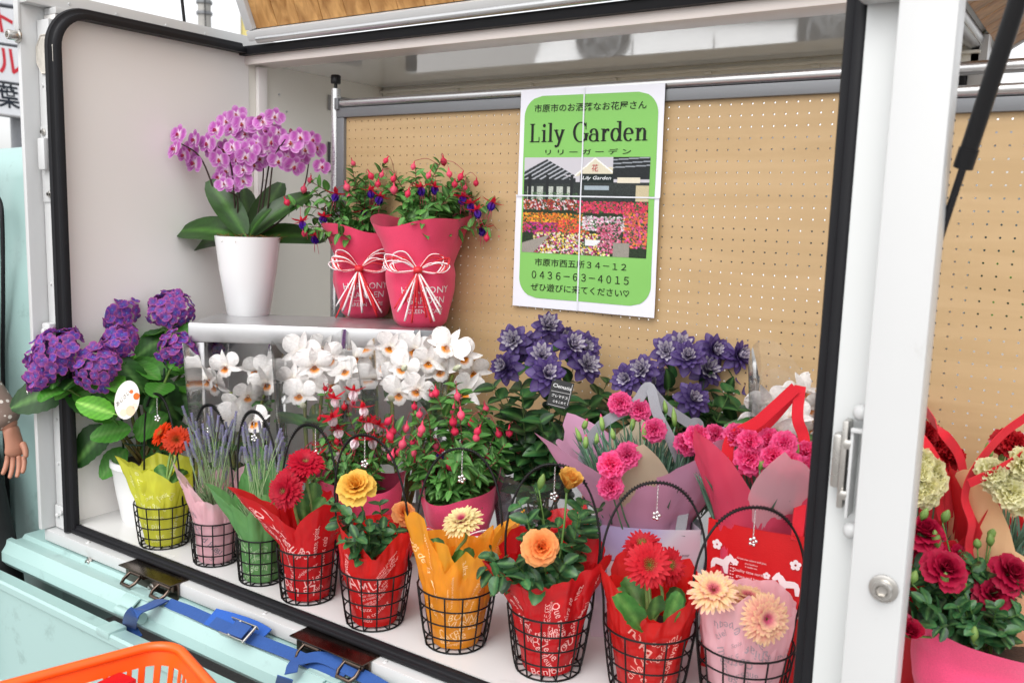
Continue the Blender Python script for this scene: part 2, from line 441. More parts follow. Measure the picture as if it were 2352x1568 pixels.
part(MB().box((-0.068, -0.062, 0.702), (-0.052, 0.03, 2.09), 0.003), 'post_lip', white_paint)
part(MB().box((-0.05, 0.0, 2.036), (0.004, 1.25, 2.052), 0.002), 'roof_flange', white_paint)
part(MB().box((-0.070, -0.060, 2.054), (-0.02, 1.25, 2.092), 0.003), 'roof_lip', white_paint)
part(MB().box((-0.072, -0.066, 1.99), (-0.05, -0.058, 2.10), 0.003), 'corner_bracket', white_paint)
# octagonal sealed patch on the corner
oc = [(-0.012 + 0.04 * math.cos(math.radians(22.5 + 45 * k)), 1.935 + 0.05 * math.sin(math.radians(22.5 + 45 * k))) for k in range(8)]
patch_m = mat('old_sealant', (0.52, 0.49, 0.44, 1), 0.7, var=0.25, vscale=60, bump=0.6, bscale=120)
part(MB().prism([(a, b) for a, b in oc], 1, -0.0235, -0.0205).tube([(a, -0.0235, b) for a, b in oc], 0.0022, 6, closed=True), 'sealed_patch', patch_m)
# rear pillar with its white cover
part(MB().box((1.952, -0.035, 0.702), (2.05, -0.002, 2.03), 0.003), 'pillar_flange', mat('grey_white_paint', (0.62, 0.635, 0.63, 1), 0.35, var=0.03, vscale=3, dirt=('#7d7a74', 8, 0.66, 1.0)))
part(MB().box((2.007, -0.085, 0.60), (2.074, -0.036, 2.12), 0.004), 'pillar_cover', white_paint)
part(MB().box((1.955, -0.072, 1.85), (2.006, -0.037, 2.05), 0.004), 'pillar_bracket', white_paint)
part(MB().box((1.952, 0.0, 0.721), (2.045, 0.06, 2.02), 0.003), 'pillar_core', white_paint)
# ridge beam, ceiling and far side
part(MB().box((0.0, 0.602, 2.005), (2.06, 0.70, 2.06), 0.004).box((0.0, 0.585, 2.0), (2.06, 0.601, 2.03), 0.002), 'ridge_beam', mat('beam_paint', (0.74, 0.67, 0.63, 1), 0.35, var=0.03))
part(MB().box((0.0, 0.702, 2.012), (1.93, 1.199, 2.04)), 'ceiling_panel', ceiling_paint)
part(MB().box((0.0, 1.20, 1.968), (1.93, 1.25, 2.05), 0.004).box((0.0, 1.185, 1.992), (1.93, 1.199, 2.0), 0.002), 'far_header', cream_lit_paint)
for k in range(6):
    part(MB().box((0.33 + 0.3 * k, 1.186, 1.984), (0.35 + 0.3 * k, 1.1995, 1.9915), 0.002), 'clip', cream_lit_paint)
part(MB().box((0.0, 1.205, 0.721), (0.065, 1.25, 1.97), 0.004).box((0.066, 1.22, 0.721), (0.085, 1.27, 1.97), 0.003), 'far_post', cream_lit_paint)
part(MB().box((0.088, 1.225, 0.73), (0.112, 1.26, 1.955), 0.006), 'far_seal', rubber)
part(MB().box((1.905, 1.20, 0.721), (1.945, 1.25, 2.04), 0.004).box((1.84, 1.23, 0.721), (1.872, 1.26, 2.04), 0.004), 'far_post', white_paint)
part(MB().box((1.873, 1.185, 0.73), (1.904, 1.225, 1.965), 0.008), 'far_seal', rubber)
part(MB().box((0.002, 0.93, 1.905), (0.004, 1.09, 1.955)), 'rating_plate', mat('grey_sticker', (0.3, 0.3, 0.3, 1), 0.5))
part(MB().box((0.002, 0.93, 1.70), (0.004, 1.08, 1.80)), 'warning_sticker', mat('black_sticker', (0.02, 0.02, 0.02, 1), 0.4))
# rubber seal, swept round the opening
SEC = [(-0.017, -0.006), (-0.017, 0.013), (-0.014, 0.021), (-0.006, 0.024), (0.001, 0.021), (0.003, 0.012), (0.006, 0.009), (0.015, 0.009), (0.017, 0.005), (0.017, -0.006)]
def sweep(frames, name, k=1.0):
    mb = MB(); n = len(SEC); vs = []
    for (p, w, o) in frames:
        for (a, b) in SEC: vs.append(V(p) + V(w) * a * k + V(o) * b * k)
    fs = [(i * n + j, i * n + (j + 1) % n, (i + 1) * n + (j + 1) % n, (i + 1) * n + j) for i in range(len(frames) - 1) for j in range(n)]
    fs += [tuple(range(n))[::-1], tuple((len(frames) - 1) * n + j for j in range(n))]
    mb.add(vs, fs); return part(mb, name, rubber, sd=50)
def side_seal(x, s):
    fr = []
    r = 0.085; zt = 2.035
    fr.append(((x, -0.014, 0.7045), (s, 0, 0), (0, -1, 0)))
    fr.append(((x, -0.014, zt - r), (s, 0, 0), (0, -1, 0)))
    for k in range(1, 11):
        a = PI / 2 * k / 10
        fr.append(((x, -0.014 + r * (1 - math.cos(a)), zt - r + r * math.sin(a)), (s, 0, 0), (0, -math.cos(a), math.sin(a))))
    fr.append(((x, 0.56, zt), (s, 0, 0), (0, 0, 1)))
    return fr
sweep(side_seal(0.022, 1), 'door_seal')
sweep(side_seal(1.945, -1), 'door_seal')
sweep([((0.0, 0.578, 2.030), (0, 1, 0), (0, -0.25, 1)), ((1.967, 0.578, 2.030), (0, 1, 0), (0, -0.25, 1))], 'door_seal', 0.85)
sweep([((0.030, -0.012, 0.712), (0, 0, 1), (0, -1, 0)), ((1.967, -0.012, 0.712), (0, 0, 1), (0, -1, 0))], 'door_seal', 0.66)
# rivets and bolts
def rivet(p, d, r=0.005, parent=BX):
    m = Matrix.Translation(V(p)) @ frame(d)
    mb = MB().lathe([(0.0002, 0.0022), (r * 0.35, 0.0022), (r * 0.4, 0.0012), (r * 0.7, 0.0022), (r, 0.0), (r, -0.001)][::-1], 12, m)
    return mb.build('rivet', white_paint, parent, 60)
for z in (1.86, 1.60, 1.36, 1.17, 1.0, 0.88): rivet((-0.032, -0.0205, z), (0, -1, 0))
for y in (0.05, 0.18, 0.33, 0.46): rivet((-0.019, y, 2.07), (1, 0, 0), 0.004)
for y, z in ((0.72, 1.93), (0.75, 1.88), (1.0, 1.83), (1.12, 1.93), (1.12, 1.70)): rivet((0.0003, y, z), (1, 0, 0), 0.004)
rivet((-0.04, -0.062, 2.075), (0, -1, 0), 0.006)
for x in (0.12, 0.45, 0.8, 1.15, 1.5): rivet((x, -0.034, 0.7003), (0, 0, 1), 0.006)
def bolt(p, d, r=0.012, l=0.012, parent=BX, washer=True):
    m = Matrix.Translation(V(p)) @ frame(d)
    mb = MB()
    if washer: mb.lathe([(r * 1.45, 0.0), (r * 1.45, 0.003), (r * 1.2, 0.004)], 20, m)
    mb.lathe([(r, 0.004), (r, l - 0.0015), (r * 0.9, l), (r * 0.62, l), (r * 0.55, l - 0.006), (0.001, l - 0.0065)], 20, m)
    mb.lathe([(r * 0.50, l - 0.006), (r * 0.6, l - 0.0002)], 6, m, cap=False)
    return mb.build('bolt', steel, parent, 40)
bolt((-0.060, -0.062, 1.975), (0, -1, 0), 0.012, 0.028)
bolt((-0.060, -0.062, 1.075), (0, -1, 0), 0.010, 0.022)
bolt(hit(2030, 1350, 1, -0.085), (0, -1, 0), 0.0125, 0.013)
bolt(hit(207, 1290, 1, -0.048), (0, -1, 0), 0.009, 0.010)
# latch plates on the left post and the pillar
def latch(z, name='latch'):
    mb = MB().box((-0.047, -0.0235, z - 0.13), (0.0, -0.0205, z + 0.06), 0.001)
    mb.box((-0.036, -0.04, z - 0.05), (-0.004, -0.024, z + 0.03), 0.006)
    return part(mb, name, white_paint)
latch(1.70)
for dz in (0.045, -0.11): bolt((-0.030 if dz > 0 else -0.012, -0.0236, 1.70 + dz), (0, -1, 0), 0.006, 0.008)
part(MB().box((-0.04, -0.045, 1.215), (-0.004, -0.0205, 1.26), 0.004).lathe([(0.008, 0), (0.008, 0.008), (0.005, 0.011)], 6, Matrix.Translation((-0.02, -0.045, 1.24)) @ frame((0, -1, 0))), 'hinge_plate', white_paint)
part(MB().box((-0.038, -0.036, 1.155), (-0.004, -0.0205, 1.213), 0.003).tube([(-0.03, -0.04, 1.165), (0.0, -0.04, 1.165)], 0.012, 12), 'hinge_barrel', steel)
part(MB().box((-0.048, -0.026, 0.703), (-0.004, -0.0205, 0.765), 0.002).lathe([(0.007, 0), (0.007, 0.006), (0.004, 0.008)], 6, Matrix.Translation((-0.03, -0.026, 0.74)) @ frame((0, -1, 0))).lathe([(0.007, 0), (0.007, 0.006), (0.004, 0.008)], 6, Matrix.Translation((-0.012, -0.026, 0.75)) @ frame((0, -1, 0))), 'foot_bracket', white_paint)
# pillar latch
lp = [hit(1925, y, 1, -0.05) for y in (960, 1060, 1160)]
zt, zm, zb = lp[0].z, lp[1].z, lp[2].z
part(MB().box((1.977, -0.062, zb), (1.985, -0.036, zt), 0.002).box((1.965, -0.058, zm - 0.035), (1.977, -0.036, zm + 0.04), 0.005), 'latch_plate', steel)
part(MB().box((1.990, -0.068, zb - 0.01), (1.994, -0.036, zt - 0.012), 0.001).box((1.990, -0.072, zt - 0.012), (2.006, -0.064, zt - 0.006), 0.002), 'latch_strap', white_paint)
for z in (zt + 0.012, zb - 0.03):
    part(MB().lathe([(0.011, 0), (0.011, 0.008), (0.008, 0.012), (0.004, 0.014)], 12, Matrix.Translation((2.000, -0.05, z)) @ frame((-0.4, -0.8, 0.1))), 'cap_nut', white_paint)
for z in (zt - 0.03, zb + 0.02):
    part(MB().lathe([(0.007, 0), (0.007, 0.006), (0.004, 0.007)], 6, Matrix.Translation((1.986, -0.062, z)) @ frame((0.2, -1, 0))), 'nut', steel)

# near wing: veneer planks in a pale frame, hinged on the ridge and standing open
HD = V((0, -0.40, 0.916)).normalized(); HN = V((0, -0.916, -0.40)).normalized()
H0 = V((0, 0.56, 2.062))
WG = BX
def hp(x, s, n=0.0): return V((x, 0, 0)) + H0 + HD * s + HN * n
def hbox(mb, x0, x1, s0, s1, n0, n1, bev=0.0):
    m = Matrix((V((1, 0, 0)), HD, HN)).transposed().to_4x4(); m.translation = H0
    mb.box((x0, s0, n0), (x1, s1, n1), bev, m); return mb
part(hbox(MB(), 0.075, 1.96, 0.0, 0.03, -0.01, 0.022, 0.004), 'wing_frame', white_paint)
part(hbox(MB(), 0.075, 0.108, 0.032, 0.60, -0.01, 0.022, 0.004), 'wing_frame', white_paint)
part(hbox(MB(), 1.93, 1.96, 0.032, 0.60, -0.01, 0.022, 0.004), 'wing_frame', white_paint)
part(hbox(MB(), 0.075, 1.96, 0.0, 0.62, -0.03, -0.011, 0.0), 'wing_skin', white_paint)
for k in range(20):
    x = 0.109 + 0.091 * k
    part(hbox(MB(), x, x + 0.0895, 0.032, 0.60, -0.008, 0.008 + rnd.uniform(-0.0006, 0.0006), 0.0015), 'plank', hatch_wood)
part(MB().tube([(0.11, 0.545, 2.058), (1.95, 0.545, 2.058)], 0.011, 12).tube([(0.105, 0.560, 2.072), (1.95, 0.560, 2.072)], 0.008, 10), 'hinge_rod', alu)
# outer half of the wing, folded out above the opening
t0 = hp(0.075, 0.62); t1 = t0 + V((0, -0.45, 0.75))
part(MB().add([t0, hp(1.96, 0.62), t1 + V((1.885, 0, 0)), t1] + [p + V((0, 0, 0.03)) for p in (t0, hp(1.96, 0.62), t1 + V((1.885, 0, 0)), t1)],
     [(0, 1, 2, 3), (7, 6, 5, 4), (0, 4, 5, 1), (1, 5, 6, 2), (2, 6, 7, 3), (3, 7, 4, 0)]), 'wing_outer_half', white_paint)
pz = hit(428, 92, 0, -0.03)
part(MB().tube([pz, pz + V((0.0, -0.05, 0.45))], 0.0045, 10), 'gas_strut', black_plastic)
# rear wing with cross-grained veneer and its gas strut
rc = hit(2290, 128, 2, 2.03)                # far corner of the rear wing
RX = V((0.85, 0, 0.527)).normalized(); RY = V((0, -1, 0)); RN = RX.cross(RY).normalized()
if RN.z > 0: RN = -RN
rm = Matrix((RX, RY, RN)).transposed().to_4x4(); rm.translation = rc
for k in range(10):
    part(MB().box((0.012, 0.005 + 0.085 * k, -0.012), (0.95, 0.088 + 0.085 * k, 0.0), 0.0015, rm), 'plank', hatch_wood2)
part(MB().box((-0.05, -0.02, 0.001 - 0.045), (0.97, 0.9, -0.0135), 0, rm), 'wing_skin', white_paint)
part(MB().box((0.0, -0.018, -0.012), (0.97, 0.003, 0.004), 0.003, rm), 'wing_frame', white_paint)
part(MB().tube([rc + V((-0.022, 0.0, -0.004)), rc + V((-0.022, -0.9, -0.004))], 0.022, 20).tube([rc + V((-0.052, 0.0, 0.01)), rc + V((-0.052, -0.9, 0.01))], 0.012, 14), 'polished_hinge', stainless)
sa = hit(2135, 620, 1, -0.02); sb = hit(2345, -20, 1, -0.10)
mid = sa.lerp(sb, 0.47)
part(MB().tube([mid - (sb - sa).normalized() * 0.0, sb + (sb - sa) * 0.2], 0.0102, 18).tube([sa.lerp(sb, 0.40), mid], 0.0116, 18), 'gas_strut', black_plastic)
part(MB().tube([sa - (sb - sa) * 0.12, sa.lerp(sb, 0.41)], 0.0046, 12), 'strut_rod', mat('oiled_rod', (0.05, 0.05, 0.055, 1), 0.15, metal=1))

# ------------------------------------------------------------------ pegboard panels on aluminium posts
PY = 0.70
def pegboard(x0, x1, z0, z1, label, left_bar=True, name='pegboard_panel', pitch=0.025, r=0.0023):
    T = thing(name, label, 'pegboard', (x0, PY, z0), 'pegboard panels')
    nx = int(round((x1 - x0) / pitch)); nz = int(round((z1 - z0) / pitch)); th = 0.004
    vs = []; fs = []
    for i in range(nx + 1):
        for k in range(nz + 1):
            vs.append((x0 + i * pitch, PY, z0 + k * pitch))
    def vid(i, k): return i * (nz + 1) + k
    for i in range(nx):
        for k in range(nz):
            cx, cz = x0 + (i + 0.5) * pitch, z0 + (k + 0.5) * pitch
            o = len(vs)
            for d in (0.0, th):
                for a in range(8):
                    t = 2 * PI * (a + 0.5) / 8
                    vs.append((cx + r * math.cos(t), PY + d, cz + r * math.sin(t)))
            q = [vid(i + 1, k + 1), vid(i, k + 1), vid(i, k), vid(i + 1, k)]   # NE NW SW SE
            # octagon verts: angles 22.5, 67.5, 112.5 ...
            fs.append((q[0], o + 1, o + 0)); fs.append((q[0], q[1], o + 2, o + 1)); fs.append((q[1], o + 3, o + 2)); fs.append((q[1], q[2], o + 4, o + 3))
            fs.append((q[2], o + 5, o + 4)); fs.append((q[2], q[3], o + 6, o + 5)); fs.append((q[3], o + 7, o + 6)); fs.append((q[3], q[0], o + 0, o + 7))
            for a in range(8): fs.append((o + a, o + (a + 1) % 8, o + 8 + (a + 1) % 8, o + 8 + a))
    mb = MB(); mb.add(vs, fs)
    # outer rim of the sheet
    mb.build('board', peg_wood, T, 0)
    for (lo, hi) in (((x0 - 0.03, PY - 0.012, z1), (x1 + 0.03, PY + 0.015, z1 + 0.028)), ((x0 - 0.03, PY - 0.012, z0 - 0.028), (x1 + 0.03, PY + 0.015, z0)),
                     ((x0 - 0.03, PY - 0.0115, z0 + 0.0005), (x0, PY + 0.0145, z1 - 0.0005)), ((x1, PY - 0.0115, z0 + 0.0005), (x1 + 0.03, PY + 0.0145, z1 - 0.0005))):
        if not left_bar and hi[0] <= x0 + 0.001: continue
        MB().box(lo, hi, 0.003).build('frame_bar', alu_dull, T)
    MB().tube([(x0 - 0.028, PY - 0.004, z1 + 0.041), (x1 + 0.03, PY - 0.004, z1 + 0.041)], 0.0125, 16).build('top_rail', alu, T)
    MB().box((x0 - 0.032, PY - 0.02, z1 + 0.022), (x0 - 0.016, PY + 0.012, z1 + 0.056), 0.003).build('rail_bracket', alu_dull, T)
    MB().tube([(x0 - 0.028, PY - 0.004, z0 - 0.075), (x1 + 0.03, PY - 0.004, z0 - 0.075)], 0.0125, 16).build('bottom_rail', alu, T)
    for x in (x0 - 0.045, x1 + 0.045) if x1 > 2.2 or True else ():
        if 1.9 < x < 2.1: continue
        MB().tube([(x, PY, FZ), (x, PY, z1 + 0.085)], 0.0145, 18).build('post', alu, T)
        MB().tube([(x, PY, z1 + 0.085), (x, PY, z1 + 0.10)], 0.005, 10).lathe([(0.014, z1 + 0.1), (0.015, z1 + 0.103), (0.015, z1 + 0.122), (0.013, z1 + 0.125)], 20, Matrix.Translation((x, PY, 0))).build('post_knob', black_plastic, T)
        MB().lathe([(0.03, FZ + 0.0002), (0.03, FZ + 0.006), (0.018, FZ + 0.012), (0.0146, FZ + 0.03)], 20, Matrix.Translation((x, PY, 0))).build('post_foot', black_plastic, T)
    return T
pegboard(0.315, 1.915, 0.995, 1.845, 'wide beech pegboard in a grey frame behind the shelf and green poster')
P2 = pegboard(1.950, 2.75, 0.995, 1.795, 'narrow beech pegboard seen to the right of the white pillar', False)
MB().tube([(1.93, PY + 0.03, 1.885), (2.8, PY + 0.03, 1.885)], 0.0135, 14).build('upper_rail', alu, P2)

# ------------------------------------------------------------------ mint truck
TR = thing('mint_truck', 'pale mint light truck with its side gate folded down below the display box', 'truck', (-0.9, 0.6, 0.0))
def tp(mb, name, m=mint, sd=40, par=TR, **k): return mb.build(name, m, par, sd, **k)
prof = [(-0.0, 0.600), (-0.0, 0.664), (-0.052, 0.664), (-0.060, 0.655), (-0.082, 0.655), (-0.088, 0.664), (-0.104, 0.664), (-0.112, 0.652), (-0.126, 0.640), (-0.130, 0.618), (-0.120, 0.604)]
tp(MB().prism(prof, 0, -0.16, 3.0), 'bed_rail', sd=25)
tp(MB().box((-0.16, 0.0, 0.52), (3.0, 1.27, 0.599)), 'bed')
gp = [(-0.152, 0.603), (-0.154, 0.610), (-0.190, 0.614), (-0.194, 0.608), (-0.194, 0.592), (-0.186, 0.584), (-0.186, 0.33), (-0.194, 0.322), (-0.194, 0.28), (-0.148, 0.28)]
tp(MB().prism(gp, 0, -0.155, 2.02), 'side_gate', sd=25)
def gate_hinge(x):
    H = tp(MB().box((x - 0.035, -0.108, 0.6645), (x + 0.05, -0.07, 0.668), 0.002), 'hinge_leaf')
    mb = MB()
    path = [(-0.095, 0.669), (-0.115, 0.664), (-0.132, 0.652), (-0.138, 0.635)]
    vs = []; fs = []
    for (y, z) in path:
        for xx in (x - 0.035, x + 0.02): vs += [(xx, y, z), (xx, y + 0.002, z - 0.003)]
    for i in range(len(path) - 1):
        a = i * 4; b = a + 4
        fs += [(a, a + 2, b + 2, b), (a + 1, b + 1, b + 3, a + 3), (a, b, b + 1, a + 1), (a + 2, a + 3, b + 3, b + 2)]
    mb.add(vs, fs).build('hinge_strap', mint, H)
    MB().tube([(x - 0.02, -0.142, 0.642), (x + 0.045, -0.142, 0.642)], 0.010, 16).build('hinge_barrel', mint, H)
    MB().tube([(x + 0.05, -0.140, 0.645), (x + 0.075, -0.140, 0.645)], [0.011, 0.013], 16).build('hinge_pin', mint, H)
    MB().box((x - 0.02, -0.196, 0.600), (x + 0.03, -0.150, 0.6185), 0.004).build('hinge_leaf', mint, H)
hx = [hit(300, 1365, 1, -0.12).x, hit(720, 1492, 1, -0.12).x]
for x in (hx[0], hx[1], 2 * hx[1] - hx[0]): gate_hinge(x)
# cab: side panel with door seam, window, roof curve
def cabloft():
    mb = MB(); secs = []
    for (x, zt, zb, yin) in ((-1.52, 0.95, 0.36, 0.12), (-1.48, 1.05, 0.32, 0.05), (-1.30, 1.15, 0.30, 0.01), (-1.05, 1.66, 0.30, 0.012), (-0.95, 1.72, 0.30, 0.012), (-0.30, 1.735, 0.30, 0.010), (-0.20, 1.70, 0.31, 0.022), (-0.165, 1.64, 0.33, 0.05)):
        pts = []
        for (sy, a0, a1) in ((0, 180, 90), (1, 90, 0)):
            for k in range(6):
                a = math.radians(a0 + (a1 - a0) * k / 5); r = 0.10
                cyy = (yin + r) if sy == 0 else (1.27 - yin - r)
                pts.append((x, cyy + r * math.cos(a), zt - r + r * math.sin(a)))
        # lean the side a little inwards towards the roof
        pts = [(p[0], p[1] + (0.05 if p[1] < 0.6 else -0.05), p[2]) for p in pts]
        low = [(x, yin + 0.0, 1.15), (x, yin - 0.005, 0.9), (x, yin, zb)]
        lowr = [(x, 1.27 - yin, zb), (x, 1.27 - yin + 0.005, 0.9), (x, 1.27 - yin, 1.15)]
        low = [(a, b, min(c_, zt - 0.12 - 0.02 * i)) for i, (a, b, c_) in enumerate(low)]
        lowr = [(a, b, min(c_, zt - 0.12 - 0.02 * (2 - i))) for i, (a, b, c_) in enumerate(lowr)]
        secs.append(low[::-1] + pts + lowr[::-1])
    n = len(secs[0]); vs = [p for s_ in secs for p in s_]
    fs = [(i * n + j, i * n + j + 1, (i + 1) * n + j + 1, (i + 1) * n + j) for i in range(len(secs) - 1) for j in range(n - 1)]
    fs += [tuple(range(n))[::-1], tuple((len(secs) - 1) * n + j for j in range(n))]
    return mb.add(vs, fs)
CAB = tp(cabloft(), 'cab', sd=35)
dark_glass = mat('window_glass', (0.03, 0.05, 0.05, 1), 0.05, spec=0.8, coat=1.0)
MB().prism([(-0.95, 1.18), (-0.40, 1.18), (-0.40, 1.55), (-0.88, 1.55)], 1, -0.004, 0.03).build('side_window', dark_glass, CAB)
seam = [(-0.36, -0.006, 1.60), (-0.315, 0.0, 1.57), (-0.30, -0.003, 1.50), (-0.315, -0.003, 1.3), (-0.335, -0.006, 1.0), (-0.34, -0.004, 0.42)]
MB().tube(bez(seam, 8), 0.006, 6).build('door_seal', rubber, CAB)
MB().box((-1.15, -0.012, 0.42), (-0.345, 0.006, 1.10), 0.01).build('door', mint, CAB)
MB().box((-0.50, -0.035, 0.98), (-0.38, -0.012, 1.005), 0.006).build('door_handle', black_plastic, CAB)
MB().box((-0.160, 0.06, 0.60), (-0.085, 0.10, 1.60), 0.006).build('cab_guard', mint, TR)
MB().box((-0.165, 0.02, 0.60), (-0.150, 0.20, 1.20), 0.004).build('cab_back_panel', mint, TR)
MB().box((-0.150, 0.012, 1.225), (-0.09, 0.028, 1.275), 0.006).build('stopper_tab', mint, TR)
MB().lathe([(0.013, 0), (0.013, 0.008), (0.009, 0.011), (0.001, 0.0115)], 18, Matrix.Translation((-0.128, 0.011, 1.25)) @ frame((0, -1, 0))).build('rubber_stopper', rubber, TR)
MB().tube(bez([(-0.145, -0.004, 0.99), (-0.128, -0.006, 0.98), (-0.126, -0.006, 0.93), (-0.120, -0.006, 0.78), (-0.112, -0.012, 0.70), (-0.085, -0.016, 0.685)], 6), 0.0042, 8).build('gate_rod', mint, TR)
def wheel(x, y, r=0.27, w=0.15, par=TR, side=-1, name='wheel'):
    W = MB().lathe([(r * 0.62, -w / 2), (r * 0.9, -w / 2), (r, -w * 0.35), (r, w * 0.35), (r * 0.9, w / 2), (r * 0.62, w / 2)], 36, Matrix.Translation((x, y, r)) @ frame((0, side, 0))).build(name, rubber, par)
    mm = Matrix.Translation((x, y, r)) @ frame((0, side, 0))
    MB().lathe([(r * 0.1, w * 0.3), (r * 0.2, w * 0.32), (r * 0.45, w * 0.2), (r * 0.58, w * 0.42), (r * 0.63, w * 0.44), (r * 0.63, -w * 0.4)], 36, mm).build('rim', steel, W)
    return W
wheel(-0.95, 0.1); wheel(2.0, 0.14); wheel(-0.95, 1.17, side=1); wheel(2.0, 1.13, side=1)
MB().box((-1.3, 0.2, 0.34), (3.0, 1.07, 0.5)).build('chassis', black_plastic, TR)
# ================================================================== FLOWER AND LEAF MESHES
def pet(L, W, b1=0.6, b2=0.6, cup=0.0, curl=0.0, nl=5, nw=4, cfn=None, ruf=0.0, rn=3, notch=0.0, t0=0.0):
    """a petal or leaf lying along +X, face up (+Z)"""
    tm = b1 / (b1 + b2); mx = (tm ** b1) * ((1 - tm) ** b2)
    vs = []; cs = []; fs = []
    for i in range(nl + 1):
        t = t0 + (1 - t0) * i / nl
        tt = min(max(t, 0.015), 0.985)
        w = W / 2 * (tt ** b1) * ((1 - tt) ** b2) / mx
        for j in range(nw + 1):
            s = -1 + 2 * j / nw
            x = L * t - notch * L * (1 - abs(s)) * smooth(0.7, 1, t)
            z = curl * L * t * t + cup * W * s * s * math.sin(PI * min(1, t * 0.9 + 0.1)) + ruf * L * t * t * math.sin(rn * s * PI + i)
            vs.append((x, w * s, z)); cs.append(cfn(t, s) if cfn else (0.5, 0.5, 0.5, 1))
    k = nw + 1
    fs = [(i * k + j, (i + 1) * k + j, (i + 1) * k + j + 1, i * k + j + 1) for i in range(nl) for j in range(nw)]
    return vs, fs, cs
def Rx(a): return Matrix.Rotation(math.radians(a), 4, 'X')
def Ry(a): return Matrix.Rotation(math.radians(a), 4, 'Y')
def Rz(a): return Matrix.Rotation(math.radians(a), 4, 'Z')
def T(x, y, z): return Matrix.Translation((x, y, z))
def S(s): return Matrix.Scale(s, 4)

def leaf_mesh(name, L, W, c_edge, c_mid, c_under=None, fold=0.12, curl=-0.18, b1=0.55, b2=0.75, nl=8, nw=4, serr=0.0, m=None, wav=0.0, seed=0):
    r = random.Random(seed); ce, cm = lin(c_edge), lin(c_mid)
    def cf(t, s):
        v = 0.92 + 0.16 * r.random()
        q = mixc(cm, ce, min(1, abs(s) * 3)) if abs(s) < 0.34 else ce
        vein = 0.80 + 0.28 * (0.5 + 0.5 * math.cos((t * 7 + abs(s) * 1.4) * 2 * PI))
        return tuple(x * v * vein for x in q[:3]) + (1,)
    vs, fs, cs = pet(L, W, b1, b2, fold, curl, nl, nw, cf)
    k = nw + 1
    out = []
    for i, p in enumerate(vs):
        row, j = divmod(i, k); s = -1 + 2 * j / nw; t = row / nl
        e = 1 + (serr * (1 if row % 2 else -1) if abs(s) > 0.9 else 0)
        out.append((p[0], p[1] * e, p[2] + wav * L * math.sin(t * 9 + seed) * s * abs(s)))
    mb = MB().add(out, fs, cs)
    # petiole
    mb.tube([(-0.12 * L, 0, -0.02 * L), (0.02 * L, 0, 0)], 0.012 * L + 0.0006, 5, col=cm)
    return mb.mesh(name, m or leaf_m, 180)

# --- phalaenopsis
def phal_mesh(seed):
    r = random.Random(seed); mb = MB()
    A, B, Cc = lin('#C25CBA'), lin('#DEA4DC'), lin('#F4E4F2')
    def cf(t, s):
        if t < 0.42: return mixc(Cc, A, smooth(0.12, 0.42, t))
        return mixc(A, B, smooth(0.62, 1.0, max(t, abs(s) * 0.95)))
    sep = pet(0.036, 0.025, 0.6, 0.5, 0.10, 0.05, 6, 4, cf)
    pt = pet(0.037, 0.041, 0.45, 0.38, 0.06, 0.02, 6, 6, cf, 0.01)
    for a in (90, 222, 318): mb.add(*sep, M=Rz(a + r.uniform(-4, 4)) @ Ry(-8))
    for a in (8, 172): mb.add(*pt, M=T(0, 0, 0.003) @ Rz(a + r.uniform(-4, 4)) @ Ry(-6 + r.uniform(-6, 6)))
    li = lin('#C0407E'); ly = lin('#E8B23C')
    lip = pet(0.013, 0.012, 0.5, 0.5, 0.4, 0.35, 4, 4, lambda t, s: mixc(ly, li, smooth(0.1, 0.6, t)))
    for a, q in ((270, -35), (215, -60), (325, -60)): mb.add(*lip, M=T(0, -0.002, 0.004) @ Rz(a) @ Ry(q))
    mb.add(*pet(0.008, 0.006, 0.5, 0.5, 0.3, 0, 3, 2, lambda t, s: Cc), M=T(0, 0.002, 0.006) @ Rz(90) @ Ry(-60))
    return mb.mesh('phalaenopsis_flower', petal, 180)
PHAL = [phal_mesh(i) for i in range(3)]
def bud_mesh(name, L, R, c1, c2, n=8):
    pr = [(0.0008, 0), (R * 0.55, L * 0.15), (R, L * 0.42), (R * 0.85, L * 0.68), (R * 0.35, L * 0.92), (0.0004, L)]
    cs = [mixc(lin(c1), lin(c2), i / 5) for i in range(6)]
    return MB().lathe(pr, n, col=cs, cap=False).mesh(name, petal_thick, 180)
PHAL_BUD = bud_mesh('phalaenopsis_bud', 0.014, 0.006, '#7A2C50', '#A24470')
# --- fuchsia
def fuchsia_mesh(c_sep, c_cor, c_cor2, seed=0):
    """hangs below its origin"""
    mb = MB(); r = random.Random(seed); red = lin(c_sep)
    mb.tube([(0, 0, 0), (0, 0, -0.004), (0, 0, -0.012)], [0.0012, 0.0026, 0.0034], 8, col=[lin('#5B6B2E'), red, red])
    for k in range(4):
        sp = pet(0.024, 0.0105, 0.45, 0.75, 0.15, 0.45, 5, 2, lambda t, s: red)
        mb.add(*sp, M=T(0, 0, -0.012) @ Rz(90 * k + r.uniform(-15, 15)) @ Ry(12 + r.uniform(-14, 14)))
    ca, cb = lin(c_cor), lin(c_cor2)
    for lay, (n, tilt, L) in enumerate(((7, 62, 0.017), (6, 76, 0.019))):
        for k in range(n):
            p = pet(L, 0.012, 0.5, 0.35, 0.25, -0.15, 4, 2, lambda t, s: mixc(cb, ca, smooth(0.0, 0.7, t)), 0.06, 2)
            mb.add(*p, M=T(0, 0, -0.012) @ Rz(360 / n * k + lay * 30 + r.uniform(-8, 8)) @ Ry(tilt + r.uniform(-8, 8)))
    for k in range(4):
        a = k * 1.7; mb.tube([(0, 0, -0.018), (0.004 * math.cos(a), 0.004 * math.sin(a), -0.032), (0.006 * math.cos(a), 0.006 * math.sin(a), -0.042 - 0.004 * k)], 0.0005, 4, col=lin('#D8577A'))
    return mb.mesh('fuchsia_flower', petal, 180)
